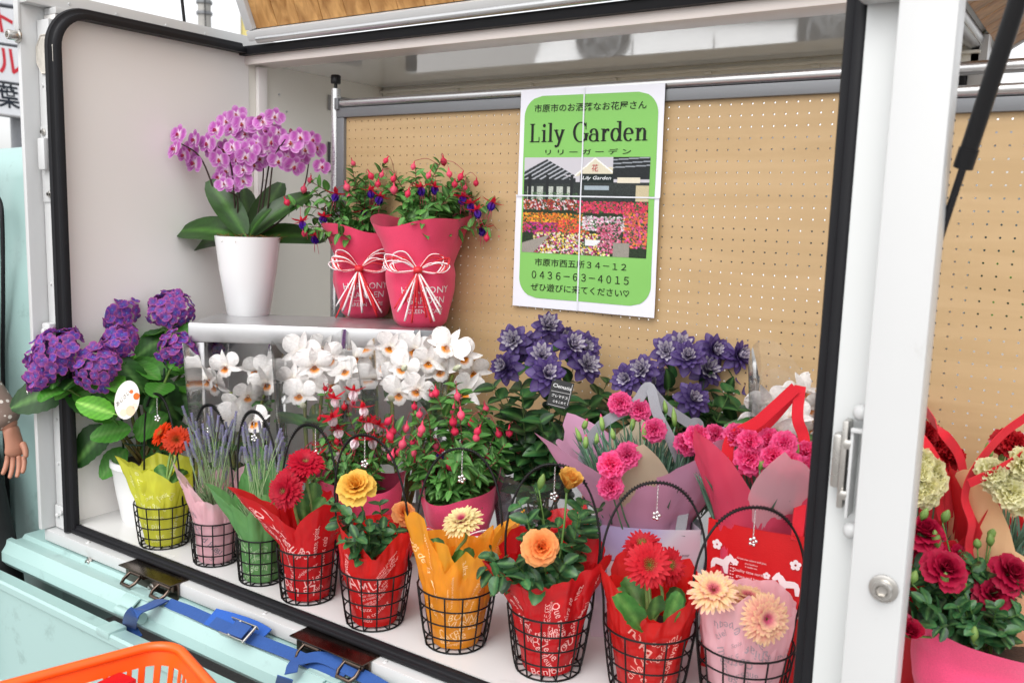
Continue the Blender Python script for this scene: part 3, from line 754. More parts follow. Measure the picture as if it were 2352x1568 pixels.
FUCH = [fuchsia_mesh('#DA2540', '#43169A', '#8A2AA0', i) for i in range(2)]
FUCH_W = [fuchsia_mesh('#D01830', '#F0E6EA', '#F4D8E0', i) for i in range(2)]
def fbud(c1, c2):
    pr = [(0.0010, 0), (0.0022, -0.003), (0.0027, -0.009), (0.0080, -0.014), (0.0098, -0.019), (0.0084, -0.025), (0.0032, -0.030), (0.0003, -0.033)]
    cs = [mixc(lin(c1), lin(c2), i / 7) for i in range(8)]
    return MB().lathe(pr, 8, col=cs, cap=False, rfn=lambda a, z: 1 + 0.05 * math.cos(4 * a)).mesh('fuchsia_bud', petal_thick, 180)
FBUD = [fbud('#BE1C3A', '#EE4068'), fbud('#D02E52', '#F66C88')]
FBUD_R = [fbud('#8A0E1E', '#C81C30')]
# --- hydrangea floret
def floret_mesh(seed):
    r = random.Random(seed); mb = MB()
    A, B, Cn = lin('#8A4A9C'), lin('#BE609C'), lin('#5A5CB4')
    hue = r.random()
    A = mixc(A, lin('#5E3FB4'), hue * 0.7)
    for k in range(4):
        p = pet(0.0185, 0.021, 0.5, 0.35, -0.10, -0.10, 4, 4, lambda t, s: mixc(mixc(Cn, A, smooth(0.1, 0.5, t)), B, smooth(0.72, 1.0, max(t, abs(s)))))
        mb.add(*p, M=T(0, 0, 0.0008 * (k % 2)) @ Rz(90 * k + r.uniform(-8, 8)) @ Ry(-12 + r.uniform(-10, 8)))
    mb.lathe([(0.0016, 0), (0.0018, 0.0018), (0.0008, 0.0028)], 6, col=lin('#7FA0E0'))
    return mb.mesh('hydrangea_floret', petal, 180)
FLORET = [floret_mesh(i) for i in range(5)]
# --- dendrobium
def dend_mesh(seed):
    r = random.Random(seed); mb = MB(); w, w2 = lin('#F8F5F3'), lin('#E8E2D6')
    cf = lambda t, s: mixc(w2, w, smooth(0.0, 0.35, t))
    for a in (90, 205, 335):
        sp = pet(r.uniform(0.050, 0.058), 0.021, 0.5, 0.85, 0.18, r.uniform(-0.22, 0.10), 7, 3, cf, 0.02, 1.5)
        mb.add(*sp, M=Rz(a + r.uniform(-12, 12)) @ Ry(-8 + r.uniform(-16, 14)))
    for a in (28, 152):
        pt = pet(r.uniform(0.050, 0.056), r.uniform(0.044, 0.052), 0.75, 0.58, -0.12, r.uniform(-0.20, 0.02), 8, 8, cf, 0.035, 2.6)
        mb.add(*pt, M=T(0, 0, 0.003) @ Rz(a + r.uniform(-10, 10)) @ Ry(-14 + r.uniform(-16, 12)))
    orr, dk = lin('#E88C14'), lin('#7A4A10'); n = 20
    def lip(u, v):
        a = 2 * PI * u; low = math.sin(a) < 0.15
        rr = 0.005 + 0.017 * v ** 1.4 * (1.0 if low else 0.62) + 0.0016 * math.sin(11 * a) * v * v
        return (rr * math.cos(a), -0.006 + rr * math.sin(a) - 0.007 * v, 0.003 + 0.020 * v ** 0.7 * (1 if low else 0.75) - 0.010 * v ** 3 * (1 if low else 0))
    mb.grid(lip, n, 6, True, lambda u, v: mixc(mixc(dk, orr, smooth(0.0, 0.2, v)), w, smooth(0.48 + 0.12 * math.sin(2 * PI * u), 0.66, v) if math.sin(2 * PI * u) < 0.3 else smooth(0.15, 0.4, v)))
    mb.add([(0.0055 * math.cos(a), -0.006 + 0.0055 * math.sin(a), 0.004) for a in [k * PI / 5 for k in range(10)]], [tuple(range(10))], mixc(dk, orr, 0.4))
    return mb.mesh('dendrobium_flower', petal_thick, 180)
DEND = [dend_mesh(i) for i in range(6)]
DEND_BUD = bud_mesh('dendrobium_bud', 0.034, 0.008, '#B9C486', '#E8E8D8')
# --- clematis (double, two-toned)
def clem_mesh(seed, pale):
    r = random.Random(seed); mb = MB()
    pur, pale_c, gr = lin('#46207E'), lin('#DAD4DC'), lin('#B4BA9C')
    def cf(k):
        def f(t, s):
            edge = smooth(0.45, 0.95, abs(s)) * 0.72
            base = mixc(pale_c, gr, 0.25 * (1 - t))
            if k <= (1 if pale else 2): return mixc(mixc(base, pur, 0.86), pur, edge)
            return mixc(base, lin('#4A2284'), edge + 0.55 * (1 - t))
        return f
    for lay, (n, L, W, tilt) in enumerate(((7, 0.044, 0.028, 8), (9, 0.040, 0.019, -18), (10, 0.036, 0.017, -38), (10, 0.032, 0.015, -55), (8, 0.027, 0.012, -70), (6, 0.022, 0.010, -82))):
        for k in range(n):
            p = pet(L, W, 0.55, 0.62, 0.18, -0.10 if lay == 0 else 0.14, 5, 4, cf(lay))
            mb.add(*p, M=T(0, 0, 0.002 * lay) @ Rz(360 / n * k + lay * 23 + r.uniform(-6, 6)) @ Ry(tilt + r.uniform(-9, 9)))
    return mb.mesh('clematis_flower', petal, 180)
CLEM = [clem_mesh(1, True), clem_mesh(2, False), clem_mesh(3, True), clem_mesh(4, False)]
# --- gerbera
def gerb_mesh(c1, c2, cc, R=0.043, n=22, seed=0, name='gerbera_flower', crest=False, tipc=None):
    r = random.Random(seed); mb = MB(); a, b, q = lin(c1), lin(c2), lin(cc)
    tc_ = lin(tipc) if tipc else b
    n += 5
    for lay, (nn, L, tilt) in enumerate(((n, R, 2), (n - 2, R * 0.92, -9), (n - 6, R * 0.62, -24)) if not crest else ((n, R, 2), (n, R * 0.93, -7), (n, R * 0.7, -18), (n, R * 0.5, -32))):
        for k in range(nn):
            l2 = L * r.uniform(0.93, 1.05)
            p = pet(l2, R * 0.215, 0.42, 0.46, 0.12, -0.06, 5, 2, lambda t, s: mixc(a, mixc(b, tc_, smooth(0.75, 1, t)), smooth(0.25, 0.75, t) * (0.75 if abs(s) < 0.5 else 1)), t0=0.12)
            mb.add(*p, M=T(0, 0, 0.0015 * lay) @ Rz(360 / nn * k + lay * 9 + r.uniform(-4, 4)) @ Ry(tilt + r.uniform(-6, 5)))
    for k in range(70):
        rr = R * 0.30 * math.sqrt(k / 70); aa = k * 2.39996
        mb.tube([(rr * math.cos(aa), rr * math.sin(aa), 0.002), (rr * 1.15 * math.cos(aa), rr * 1.15 * math.sin(aa), 0.008 + 0.002 * r.random())], [0.0011, 0.0006], 4, col=mixc(q, mixc(a, lin('#E8C070'), 0.35), k / 70))
    # green underside
    mb.lathe([(0.004, -0.012), (0.010, -0.008), (0.013, -0.001), (0.004, 0.002)], 12, col=lin('#6C8A48'), cap=False)
    return mb.mesh(name, petal, 180)
# --- rose
def rose_mesh(c_in, c_out, R=0.036, seed=0, open_=1.0, name='rose_flower'):
    r = random.Random(seed); mb = MB(); ci, co = lin(c_in), lin(c_out)
    lays = [(3, 0.34, 86), (3, 0.48, 78), (4, 0.62, 66), (5, 0.80, 50), (5, 0.96, 30), (6, 1.05, 8)]
    if open_ < 0.5: lays = lays[:4]
    for lay, (n, rr, tilt) in enumerate(lays):
        tl = tilt if open_ >= 0.5 else max(62, tilt + 12)
        f = lay / (len(lays) - 1)
        for k in range(n):
            def cf(t, s, f=f): return mixc(mixc(ci, co, f * 0.7 + 0.3 * t), tuple(x * 0.72 for x in ci[:3]) + (1,), 0.3 * (1 - t))
            p = pet(R * (0.75 + 0.4 * f), R * (0.75 + 0.55 * f), 0.55, 0.28, 0.22 * (1 - 0.5 * f), -0.26 * f * open_ + 0.10 * (1 - f), 5, 5, cf, 0.035 + 0.02 * f, 2)
            mb.add(*p, M=T(0, 0, 0.004 * (1 - f)) @ Rz(360 / n * k + lay * 47 + r.uniform(-14, 14)) @ T(R * 0.05 + R * 0.10 * f, 0, -0.002) @ Ry(-tl + r.uniform(-7, 7)))
    g_ = lin('#4E6B34')
    for k in range(5):
        mb.add(*pet(R * 0.85, R * 0.24, 0.4, 0.9, 0.1, -0.25, 4, 2, lambda t, s: g_), M=T(0, 0, -0.004) @ Rz(72 * k) @ Ry(20 + r.uniform(-15, 25) if open_ > 0.5 else -50))
    mb.lathe([(0.003, -0.010), (0.006, -0.006), (0.005, 0.0), (0.001, 0.004)], 8, col=g_, cap=False)
    return mb.mesh(name, petal, 180)
# --- carnation
def carn_mesh(c1, c2, R=0.028, seed=0):
    r = random.Random(seed); mb = MB(); a, b = lin(c1), lin(c2)
    for lay, (n, L, tilt) in enumerate(((6, 1.0, 2), (6, 0.95, -22), (6, 0.85, -42), (5, 0.75, -60), (4, 0.62, -78))):
        for k in range(n):
            p = pet(R * L, R * 0.95, 0.75, 0.16, 0.0, -0.05, 6, 6, lambda t, s: mixc(a, b, smooth(0.5, 1.0, t) * (0.6 + 0.4 * r.random())), 0.13, 2.5, 0.05)
            mb.add(*p, M=T(0, 0, 0.001 * lay) @ Rz(360 / n * k + lay * 31 + r.uniform(-14, 14)) @ Ry(tilt + r.uniform(-10, 10)))
    g_ = lin('#6E9A5C')
    mb.lathe([(0.0022, -0.026), (0.0055, -0.022), (0.0062, -0.010), (0.0085, -0.002), (0.006, 0.001)], 10, col=g_, cap=False)
    return mb.mesh('carnation_flower', petal, 180)
def carn_bud_mesh(tip):
    pr = [(0.0015, 0), (0.0048, 0.004), (0.0058, 0.012), (0.0052, 0.019), (0.0034, 0.024), (0.0024, 0.027), (0.0004, 0.031)]
    g1, g2 = lin('#5E8A3E'), lin('#8DB060')
    cs = [g1, g1, g2, g2, g2, lin(tip), lin(tip)]
    return MB().lathe(pr, 8, col=cs, cap=False).mesh('carnation_bud', petal_thick, 180)
GERB_OR = gerb_mesh('#B83208', '#E0400E', '#B87820', 0.040, 22, 1)
GERB_RED = gerb_mesh('#8E0A24', '#C41232', '#B7B46A', 0.040, 30, 2, crest=True)
GERB_BR = gerb_mesh('#A80E1E', '#D62434', '#A8B85A', 0.041, 20, 3)
GERB_PY = gerb_mesh('#E26A80', '#F4E0A4', '#B0584A', 0.046, 22, 4, crest=False, tipc='#F0C4B4')
GERB_PY2 = gerb_mesh('#D4507A', '#EFC0A8', '#8A7A3A', 0.046, 24, 6, crest=True, tipc='#F4E2AC')
GERB_CR = gerb_mesh('#C23A5C', '#E6E2A4', '#A8305A', 0.043, 24, 5, crest=True, tipc='#EAE6B0')
ROSE_Y = rose_mesh('#EC9A18', '#F8D468', 0.033, 1)
ROSE_O = rose_mesh('#EE7818', '#F6B070', 0.026, 2)
ROSE_OB = rose_mesh('#E8852A', '#ECBB5C', 0.027, 3, 0.3)
ROSE_R = rose_mesh('#8E0628', '#C01446', 0.026, 4)
ROSE_RB = rose_mesh('#7E0420', '#B40A38', 0.024, 5, 0.3)
CARN_P = [carn_mesh('#EC3082', '#FF74AC', 0.027, i) for i in range(2)]
CARN_R = [carn_mesh('#A00C16', '#CC1C28', 0.027, i) for i in range(2)]
CARN_Y = [carn_mesh('#DEDA96', '#F4F0C8', 0.028, i) for i in range(2)]
CARN_B = [carn_bud_mesh('#D0407A'), carn_bud_mesh('#8DB060')]
ROSE_BUDG = bud_mesh('rose_bud', 0.026, 0.0075, '#5A8038', '#86A058')
# --- leaves
LF_ORCH = [leaf_mesh('orchid_leaf', 0.20, 0.075, '#1F3F12', '#37601F', curl=c_, fold=0.10, b1=0.45, b2=0.42, nl=10, nw=6, m=leaf_gloss, seed=i) for i, c_ in enumerate((-0.25, 0.05, -0.35))]
LF_FUCH = [leaf_mesh('fuchsia_leaf', 0.038, 0.019, c_, '#5E8A48', curl=-0.28, fold=0.14, b1=0.5, b2=0.75, seed=i) for i, c_ in enumerate(('#3A6A2E', '#4C803A', '#305424'))]
LF_HYD = [leaf_mesh('hydrangea_leaf', 0.115, 0.078, c_, '#4F7A38', curl=-0.22, fold=0.10, b1=0.5, b2=0.6, nl=14, nw=6, serr=0.03, wav=0.03, seed=i) for i, c_ in enumerate(('#26501C', '#3A7224', '#1E4018', '#4C8A2C'))]
LF_DEND = [leaf_mesh('dendrobium_leaf', 0.10, 0.032, c_, '#4E7A34', curl=-0.30, fold=0.22, b1=0.45, b2=0.5, nl=8, m=leaf_gloss, seed=i) for i, c_ in enumerate(('#2A5220', '#38662A'))]
LF_CLEM = [leaf_mesh('clematis_leaf', 0.062, 0.046, c_, '#3E6432', curl=-0.25, fold=0.12, b1=0.42, b2=0.75, nl=8, nw=4, m=leaf_gloss, seed=i) for i, c_ in enumerate(('#1C3A1C', '#28502A', '#173018'))]
LF_ROSE = [leaf_mesh('rose_leaf', 0.040, 0.027, c_, '#4A6E40', curl=-0.15, fold=0.14, b1=0.5, b2=0.6, nl=9, nw=4, serr=0.05, m=leaf_gloss, seed=i) for i, c_ in enumerate(('#244A2A', '#325E36', '#1C3A22'))]
LF_GERB = [leaf_mesh('gerbera_leaf', 0.13, 0.065, c_, '#55803C', curl=-0.15, fold=0.16, b1=0.7, b2=0.38, nl=10, nw=4, serr=0.06, wav=0.05, seed=i) for i, c_ in enumerate(('#2A5420', '#36662A'))]
LF_CARN = [leaf_mesh('carnation_leaf', 0.075, 0.0055, '#3A5648', '#52705E', curl=c_, fold=0.3, b1=0.3, b2=0.8, nl=6, nw=2, seed=i) for i, c_ in enumerate((-0.3, 0.1, -0.6))]
LF_YNG = [leaf_mesh('young_leaf', 0.095, 0.066, '#4E9020', '#86B850', curl=-0.15, fold=0.10, b1=0.5, b2=0.6, nl=14, nw=6, serr=0.03, wav=0.02, seed=9)]

def place(parent, me, P, d, up=UP, roll=0.0, s=1.0, name=None):
    """a flower at P whose face looks along d"""
    return inst(name or me.name.split('.')[0], me, parent, Matrix.Translation(V(P)) @ frame(d, up, roll) @ Matrix.Diagonal((s * rnd.uniform(0.9, 1.08), s * rnd.uniform(0.9, 1.08), s * rnd.uniform(0.7, 1.35), 1)))
def place_leaf(parent, me, P, d, nrm=UP, s=1.0, roll=0.0, name='leaf'):
    """a leaf at P growing along d with its face towards nrm"""
    x = V(d).normalized(); y = V(nrm).cross(x)
    if y.length < 1e-3: y = V((0.3, 0.8, 0.1)).cross(x)
    y.normalize(); z = x.cross(y)
    m = Matrix((x, y, z)).transposed().to_4x4()
    return inst(name, me, parent, Matrix.Translation(V(P)) @ m @ Matrix.Rotation(roll, 4, 'X') @ Matrix.Diagonal((s * rnd.uniform(0.9, 1.1), s * rnd.uniform(0.85, 1.12), s * rnd.uniform(0.4, 1.7), 1)))
def rv(a=1.0, z=1.0):
    return V((rnd.uniform(-a, a), rnd.uniform(-a, a), rnd.uniform(-a, a) * z))
def along(path, t):
    k = t * (len(path) - 1); i = min(int(k), len(path) - 2); return path[i].lerp(path[i + 1], k - i)
def tang(path, t):
    k = min(int(t * (len(path) - 1)), len(path) - 2); return (path[k + 1] - path[k]).normalized()
TV = (TOCAM + UP * 0.45).normalized()       # a little above the viewer's side: where most blooms face
def facing(px, base_px, spread=0.35, up=0.3):
    """bloom direction: towards the open side, fanned out from the plant's middle"""
    return (TOCAM + RIGHT * (px - base_px) / 120.0 * spread + UP * up + rv(0.18)).normalized()
# ================================================================== STEEL SHELF
SZ = 1.27
sh0 = V((0.265, 0.185, 0)); su = V((0.843, 0.537, 0)).normalized(); sv = V((-0.537, 0.843, 0)).normalized()
SH = thing('steel_shelf', 'low stainless steel bench standing askew behind the white orchids', 'bench', (sh0 + su * 0.32 + sv * 0.11).to_tuple()[:2] + (FZ,))
shm = Matrix((su, sv, UP)).transposed().to_4x4(); shm.translation = sh0
MB().box((-0.01, 0.0, SZ - 0.052), (0.635, 0.235, SZ), 0.007, shm).build('top', stainless, SH)
MB().box((0.585, -0.004, SZ - 0.05), (0.64, 0.02, SZ + 0.001), 0.004, shm).build('corner_cap', alu_dull, SH)
for (a, b) in ((0.005, 0.01), (0.595, 0.01), (0.005, 0.195), (0.595, 0.195)):
    MB().box((a, b, FZ), (a + 0.025, b + 0.025, SZ - 0.053), 0.003, shm).build('leg', stainless, SH)
MB().box((0.004, 0.036, 0.80), (0.008, 0.194, SZ - 0.053), 0, shm).build('side_panel', stainless, SH)
MB().box((0.031, 0.2, 0.86), (0.594, 0.206, SZ - 0.06), 0, shm).build('back_panel', stainless, SH)

# ================================================================== ORCHID
ob = hit(571, 722, 2, SZ)
OR = thing('orchid_pot', 'magenta moth orchid in a tall white glazed pot on the steel bench', 'orchid', ob)
d0 = depth(ob)
MB().lathe([(0.001, 0.004), (0.056, 0.004), (0.057, 0.0), (0.060, 0.008), (0.078, 0.12), (0.090, 0.218), (0.0905, 0.222), (0.088, 0.222), (0.084, 0.205), (0.001, 0.203)], 56, T(*ob)).build('pot', pot_white, OR, 35)
mb = MB()
for k in range(240):
    a = rnd.uniform(0, 2 * PI); r = 0.082 * math.sqrt(rnd.random())
    p = ob + V((r * math.cos(a), r * math.sin(a), 0.205)); q = rv(0.025); q.z = abs(q.z) * 0.8
    mb.tube([p, p + q * 0.6 + V((0, 0, 0.006)), p + q * 1.3], 0.0006, 3, col=mixc(lin('#5A3A1C'), lin('#94683A'), rnd.random()))
mb.build('moss', stem_m, OR, 180, kind='stuff')
oc_ = ob + V((0, 0, 0.215))
# leaves: (tip px, tip py, depth offset, mesh, scale)
for i, (px, py, dd, li, sc) in enumerate(((472, 418, -0.05, 0, 0.88), (395, 520, -0.02, 0, 0.95), (430, 560, 0.05, 0, 0.62), (678, 455, -0.06, 0, 0.95), (655, 530, 0.06, 1, 0.7), (640, 440, 0.10, 1, 0.85), (735, 548, 0.04, 0, 0.65), (560, 440, 0.10, 1, 0.75), (600, 500, -0.09, 2, 0.45))):
    tip = at_d(px, py, d0 + dd); dv = tip - oc_
    place_leaf(OR, LF_ORCH[li], oc_ + dv.normalized() * 0.012, dv + UP * (0.04 if li != 1 else 0.0), UP * 0.8 + TOCAM * 0.9 - dv.normalized() * 0.2, dv.length / 0.20 * 1.02)
# spikes
spk = [((520, 545), (465, 370), (408, 325), -0.03), ((545, 540), (530, 380), (500, 335), -0.06), ((552, 540), (548, 400), (545, 285), 0.03), ((590, 530), (605, 390), (585, 330), -0.02), ((598, 530), (618, 380), (640, 300), 0.0), ((610, 530), (628, 370), (655, 320), -0.07), ((640, 540), (695, 440), (715, 330), 0.02), ((548, 545), (545, 455), (525, 440), -0.05)]
mb = MB()
for (a, b, c_, dd) in spk:
    pth = bez([oc_ + rv(0.012, 0), at_d(a[0], a[1] - 30, d0 + dd * 0.3), at_d(b[0], b[1], d0 + dd), at_d(c_[0], c_[1], d0 + dd - 0.03)], 8)
    mb.tube(pth, [0.0034 - 0.0018 * i / len(pth) for i in range(len(pth))], 6, col=[mixc(lin('#33301F'), lin('#3E2A2C'), i / len(pth)) for i in range(len(pth))])
mb.build('flower_spikes', stem_m, OR, 180)
ofl = [(412, 310), (450, 322), (440, 345), (405, 345), (425, 355), (478, 330), (500, 300), (487, 345), (520, 345), (535, 340), (505, 365), (545, 265), (520, 280), (558, 285), (563, 310), (535, 300), (605, 282), (632, 268), (595, 290), (638, 305), (620, 325), (650, 325), (612, 345), (645, 345), (670, 330), (590, 330), (565, 360), (585, 380), (560, 390), (640, 370), (690, 315), (715, 320), (725, 340), (700, 345), (690, 365), (675, 380), (737, 382), (505, 410), (522, 395), (535, 425), (515, 425), (560, 415), (545, 365), (575, 345), (600, 365), (660, 360), (450, 375), (625, 300)]
for i, (px, py) in enumerate(ofl):
    P = at_d(px, py, d0 - 0.05 + rnd.uniform(-0.05, 0.06))
    place(OR, PHAL[i % 3], P, facing(px, 570, 0.5, 0.05) + rv(0.3), UP, rnd.uniform(-0.35, 0.35), rnd.uniform(0.72, 0.94), 'flower')
for (px, py) in ((402, 350), (520, 350), (602, 268), (628, 265), (667, 295), (672, 303), (612, 300), (500, 352), (640, 335)):
    place(OR, PHAL_BUD, at_d(px, py, d0 - 0.06), rv(1) - UP * 0.3, s=1.0, name='bud')

# ================================================================== generic shrubby plant
def shrub(root, base, tips, leaves, d0, nleaf=6, lsize=1.0, srad=0.0022, scol=('#4A2A26', '#6A3430'), bend=0.25, lstart=0.3, droop=0.0, pair=True, base_spread=0.03, updir=0.5, lname='leaf'):
    """stems from base to pixel tips (px, py, depth offset) with leaves along them"""
    mb = MB(); paths = []
    for (px, py, dd) in tips:
        tip = at_d(px, py, d0 + dd); b = base + rv(base_spread, 0)
        m1 = b.lerp(tip, 0.5) + UP * (tip - b).length * bend * 0.6 + rv(0.012)
        pth = bez([b, m1, tip - UP * droop], 8); paths.append(pth)
        mb.tube(pth, [srad * (1 - 0.6 * i / len(pth)) for i in range(len(pth))], 5, col=[mixc(lin(scol[0]), lin(scol[1]), i / len(pth)) for i in range(len(pth))])
        for k in range(nleaf):
            t = lstart + (1 - lstart) * (k + 0.6) / nleaf; p = along(pth, t); tg = tang(pth, t)
            a = rnd.uniform(0, 2 * PI)
            for q in range(2 if pair else 1):
                side = (tg.cross(UP).normalized() * math.cos(a + PI * q) + tg.cross(tg.cross(UP)).normalized() * math.sin(a + PI * q))
                d = (side * 1.0 + tg * 0.55 + UP * (updir - 0.5) + rv(0.25)).normalized()
                place_leaf(root, leaves[rnd.randrange(len(leaves))], p, d, UP + TOCAM * 0.4 + rv(0.4), lsize * rnd.uniform(0.7, 1.15) * (1.05 - 0.35 * t), name=lname)
    mb.build('stems', stem_m, root, 180)
    return paths
def hang(root, me, px, py, d, mb=None, s=1.0, name='flower', tilt=0.25, stemlen=0.02, scol='#A8324A', paths=None):
    """a bloom hanging at a pixel; its thin stalk goes up to the nearest stem"""
    P = at_d(px, py, d)
    R_ = Matrix.Translation(P) @ Matrix.Rotation(rnd.uniform(0, 6.28), 4, 'Z') @ Matrix.Rotation(rnd.uniform(-tilt, tilt), 4, 'X') @ Matrix.Rotation(rnd.uniform(-tilt, tilt), 4, 'Y') @ S(s)
    inst(name, me, root, R_)
    if mb is not None:
        q = P + UP * stemlen + rv(0.012)
        if paths:
            q = min((p for pth in paths for p in pth[len(pth) // 3:]), key=lambda p: (p - P - UP * 0.015).length)
        m1 = P.lerp(q, 0.5) + UP * 0.012
        mb.tube(bez([q, m1, P + UP * 0.0005], 4), 0.0007, 4, col=lin(scol))

# ================================================================== pink cloth bags with ribbon
pink_cloth = weave_mat('pink_cloth', '#E2466A', 0.85, 700)
rose_mesh_cloth = weave_mat('pink_mesh_cloth', '#E8507C', 0.8, 420)
ribbon_red = mat('red_raffia', '#C8202A', 0.5, var=0.15, vscale=80)
ribbon_white = mat('white_raffia', '#EFE4E6', 0.5, var=0.08, vscale=80)
font_cache = {}
def text_mesh(s, size=0.02, bold=0.0, align='CENTER', res=3, squeeze=1.0, shear=0.0, spacing=1.0):
    """outline of a word in Blender's own font: flat vertices and faces, centred"""
    key = (s, round(size, 5), bold, align, squeeze, shear, spacing)
    if key in font_cache: return font_cache[key]
    cu = bpy.data.curves.new('lettering', 'FONT'); cu.body = s; cu.size = size; cu.align_x = align; cu.align_y = 'CENTER'
    cu.offset = bold; cu.resolution_u = res; cu.shear = shear; cu.space_character = spacing
    o = bpy.data.objects.new('lettering', cu); me = o.to_mesh()
    vs = [(v.co.x * squeeze, v.co.y) for v in me.vertices]; fs = [tuple(p.vertices) for p in me.polygons]
    o.to_mesh_clear(); bpy.data.objects.remove(o); bpy.data.curves.remove(cu)
    font_cache[key] = (vs, fs); return vs, fs
def surf_text(mb, fn, words, col, off=0.0008):
    """lay words onto a surface fn(u, v) -> point; words: (text, u0, v0, size, angle, mirrored)"""
    e = 1e-3
    for w in words:
        s, u0, v0, size, ang, mir = (list(w) + [0, False])[:6]
        vs, fs = text_mesh(s, size, res=2)
        P = V(fn(u0, v0)); du = (V(fn(u0 + e, v0)) - P) / e; dv = (V(fn(u0, v0 + e)) - P) / e
        lu, lv = du.length, dv.length
        if lu < 1e-6 or lv < 1e-6: continue
        ca, sa_ = math.cos(math.radians(ang)), math.sin(math.radians(ang)); out = []
        for (x, y) in vs:
            if mir: x = -x
            a, b = x * ca - y * sa_, x * sa_ + y * ca
            u, v = u0 + a / lu, min(0.995, v0 + b / lv)
            q = V(fn(u, v)); n_ = (V(fn(u + e, v)) - q).cross(V(fn(u, v + e)) - q)
            if n_.length > 1e-12: n_.normalize()
            if n_.dot(V(CAM_C) - q) < 0: n_ = -n_
            out.append(q + n_ * off)
        mb.add(out, fs, col)
def raffia_bow(P, n, root, s=1.0, nm='ribbon_bow', white_first=True, tails=9):
    """bow of many thin flat strands with hanging tails"""
    fr = frame(n, UP)
    X, Y, Z = fr.col[0].xyz, fr.col[1].xyz, fr.col[2].xyz
    for ci, m in enumerate((ribbon_white, ribbon_red)):
        mb = MB()
        for k in range(10):
            sgn = 1 if k % 2 else -1; w = s * rnd.uniform(0.045, 0.066); h = s * rnd.uniform(0.010, 0.034)
            pts = [P, P + X * sgn * w * 0.5 + Y * h + Z * 0.012 * s, P + X * sgn * w + Y * (h * 0.9 + rnd.uniform(-0.01, 0.012) * s) + Z * 0.006 * s, P + X * sgn * w * 0.75 - Y * 0.004 * s + Z * 0.010 * s, P + Z * 0.003 * s]
            mb.tube(bez(pts, 6), 0.0030 * s, 6, flat=0.4)
        for k in range(tails):
            a = rnd.uniform(-1, 1); L = s * rnd.uniform(0.06, 0.105)
            pts = [P + Z * 0.004 * s, P + X * a * 0.02 * s - Y * L * 0.4 + Z * 0.010 * s, P + X * (a * 0.05 * s) - Y * L + Z * 0.006 * s]
            mb.tube(bez(pts, 6), 0.0030 * s, 6, flat=0.4)
        mb.build(nm, m, root, 180)
    MB().tube([P - X * 0.008 * s + Z * 0.006 * s, P + X * 0.008 * s + Z * 0.006 * s], 0.007 * s, 8).build('knot', ribbon_red, root, 180)

def cloth_bag(base, lab, cat, prof, wav, name='fuchsia_bag', m=None, rim=0.012, nw=5, ph=0.0, aspect=1.0, yaw=0.0, peaks=(), group=None):
    """gathered cloth bag: prof = [(radius, height)] ; returns thing and its surface function"""
    m = m or pink_cloth
    TH = thing(name, lab, cat, base, group)
    H = prof[-1][1]
    rs = [p[0] for p in prof]; zs = [p[1] for p in prof]
    ex = (RIGHT * math.cos(yaw) + TOCAM * math.sin(yaw)); ey = (TOCAM * math.cos(yaw) - RIGHT * math.sin(yaw))
    def fn(u, v):
        a = 2 * PI * u - PI / 2                 # u = 0 looks at the viewer
        pk = sum(hh * math.exp(-((((math.degrees(a) - aa + 180) % 360) - 180) / ww) ** 2) for (aa, hh, ww) in peaks)
        z = v * H
        r = float(np.interp(z, zs, rs))
        top = smooth(0.55, 1.0, v)
        r *= 1 + wav * (0.35 + 0.65 * top) * math.cos(nw * a + ph + 2.2 * v) + 0.05 * wav / 0.05 * noise.noise((math.cos(a) * 2, math.sin(a) * 2, v * 4 + ph))
        z2 = z + rim * top * math.sin(3 * a + ph * 2) + pk * top
        return base + ex * (-r * math.sin(-(a + PI / 2)) ) * 1.0 + ey * (r * math.cos(a + PI / 2)) * aspect + UP * z2
    mb = MB().grid(fn, 72, 30, True)
    nb = len(mb.v)
    mb.add([fn(k / 72, 0) for k in range(72)], [tuple(range(72))])
    mb.build('bag', m, TH, 180)
    return TH, fn
# ================================================================== FUCHSIAS IN PINK BAGS ON THE BENCH
SHELF_BAG = [(0.056, 0.0), (0.068, 0.010), (0.080, 0.05), (0.090, 0.10), (0.092, 0.13), (0.084, 0.155), (0.098, 0.19), (0.124, 0.255)]
def letters(root, fn, words, m=None, off=0.0012, nm='lettering'):
    mb = MB(); surf_text(mb, fn, words, (0.8, 0.74, 0.76, 1), off); mb.build(nm, m or printed, root, 0)
bagtxt = lambda u, k: [('HARMONY', u, 0.37 * k, 0.026, 3), ('GARDEN', u + 0.005, 0.27 * k, 0.026, 3), ('———', u + 0.004, 0.215 * k, 0.024, 3), ('GREEN  CAFE', u + 0.005, 0.165 * k, 0.0165, 3)]
FA, fnA = cloth_bag(hit(838, 726, 2, SZ), 'purple and red fuchsia in the pink cloth bag nearest the white orchid pot', 'fuchsia', SHELF_BAG, 0.08, name='fuchsia_bag', ph=1.0, nw=4, group='fuchsias in pink cloth bags')
FB, fnB = cloth_bag(hit(965, 746, 2, SZ), 'purple and red fuchsia in the pink cloth bag on the bench nearest the poster', 'fuchsia', [(r * 1.05, z * 1.08) for r, z in SHELF_BAG], 0.075, name='fuchsia_bag', ph=2.6, nw=4, peaks=((0, 0.035, 40), (120, 0.02, 50)), group='fuchsias in pink cloth bags')
for F, fn, u in ((FA, fnA, 0.03), (FB, fnB, 0.035)):
    letters(F, fn, bagtxt(u, 1.0))
    P = V(fn(u - 0.03, 0.56)); n_ = (P - (ORG[F] + UP * (P.z - ORG[F].z))).normalized()
    raffia_bow(P + n_ * 0.010, n_ + UP * 0.1, F, 1.35)
    b = ORG[F]
    MB().lathe([(0.001, 0.19), (0.072, 0.19), (0.074, 0.185), (0.05, 0.03)], 24, T(*b)).build('soil', soil, F)
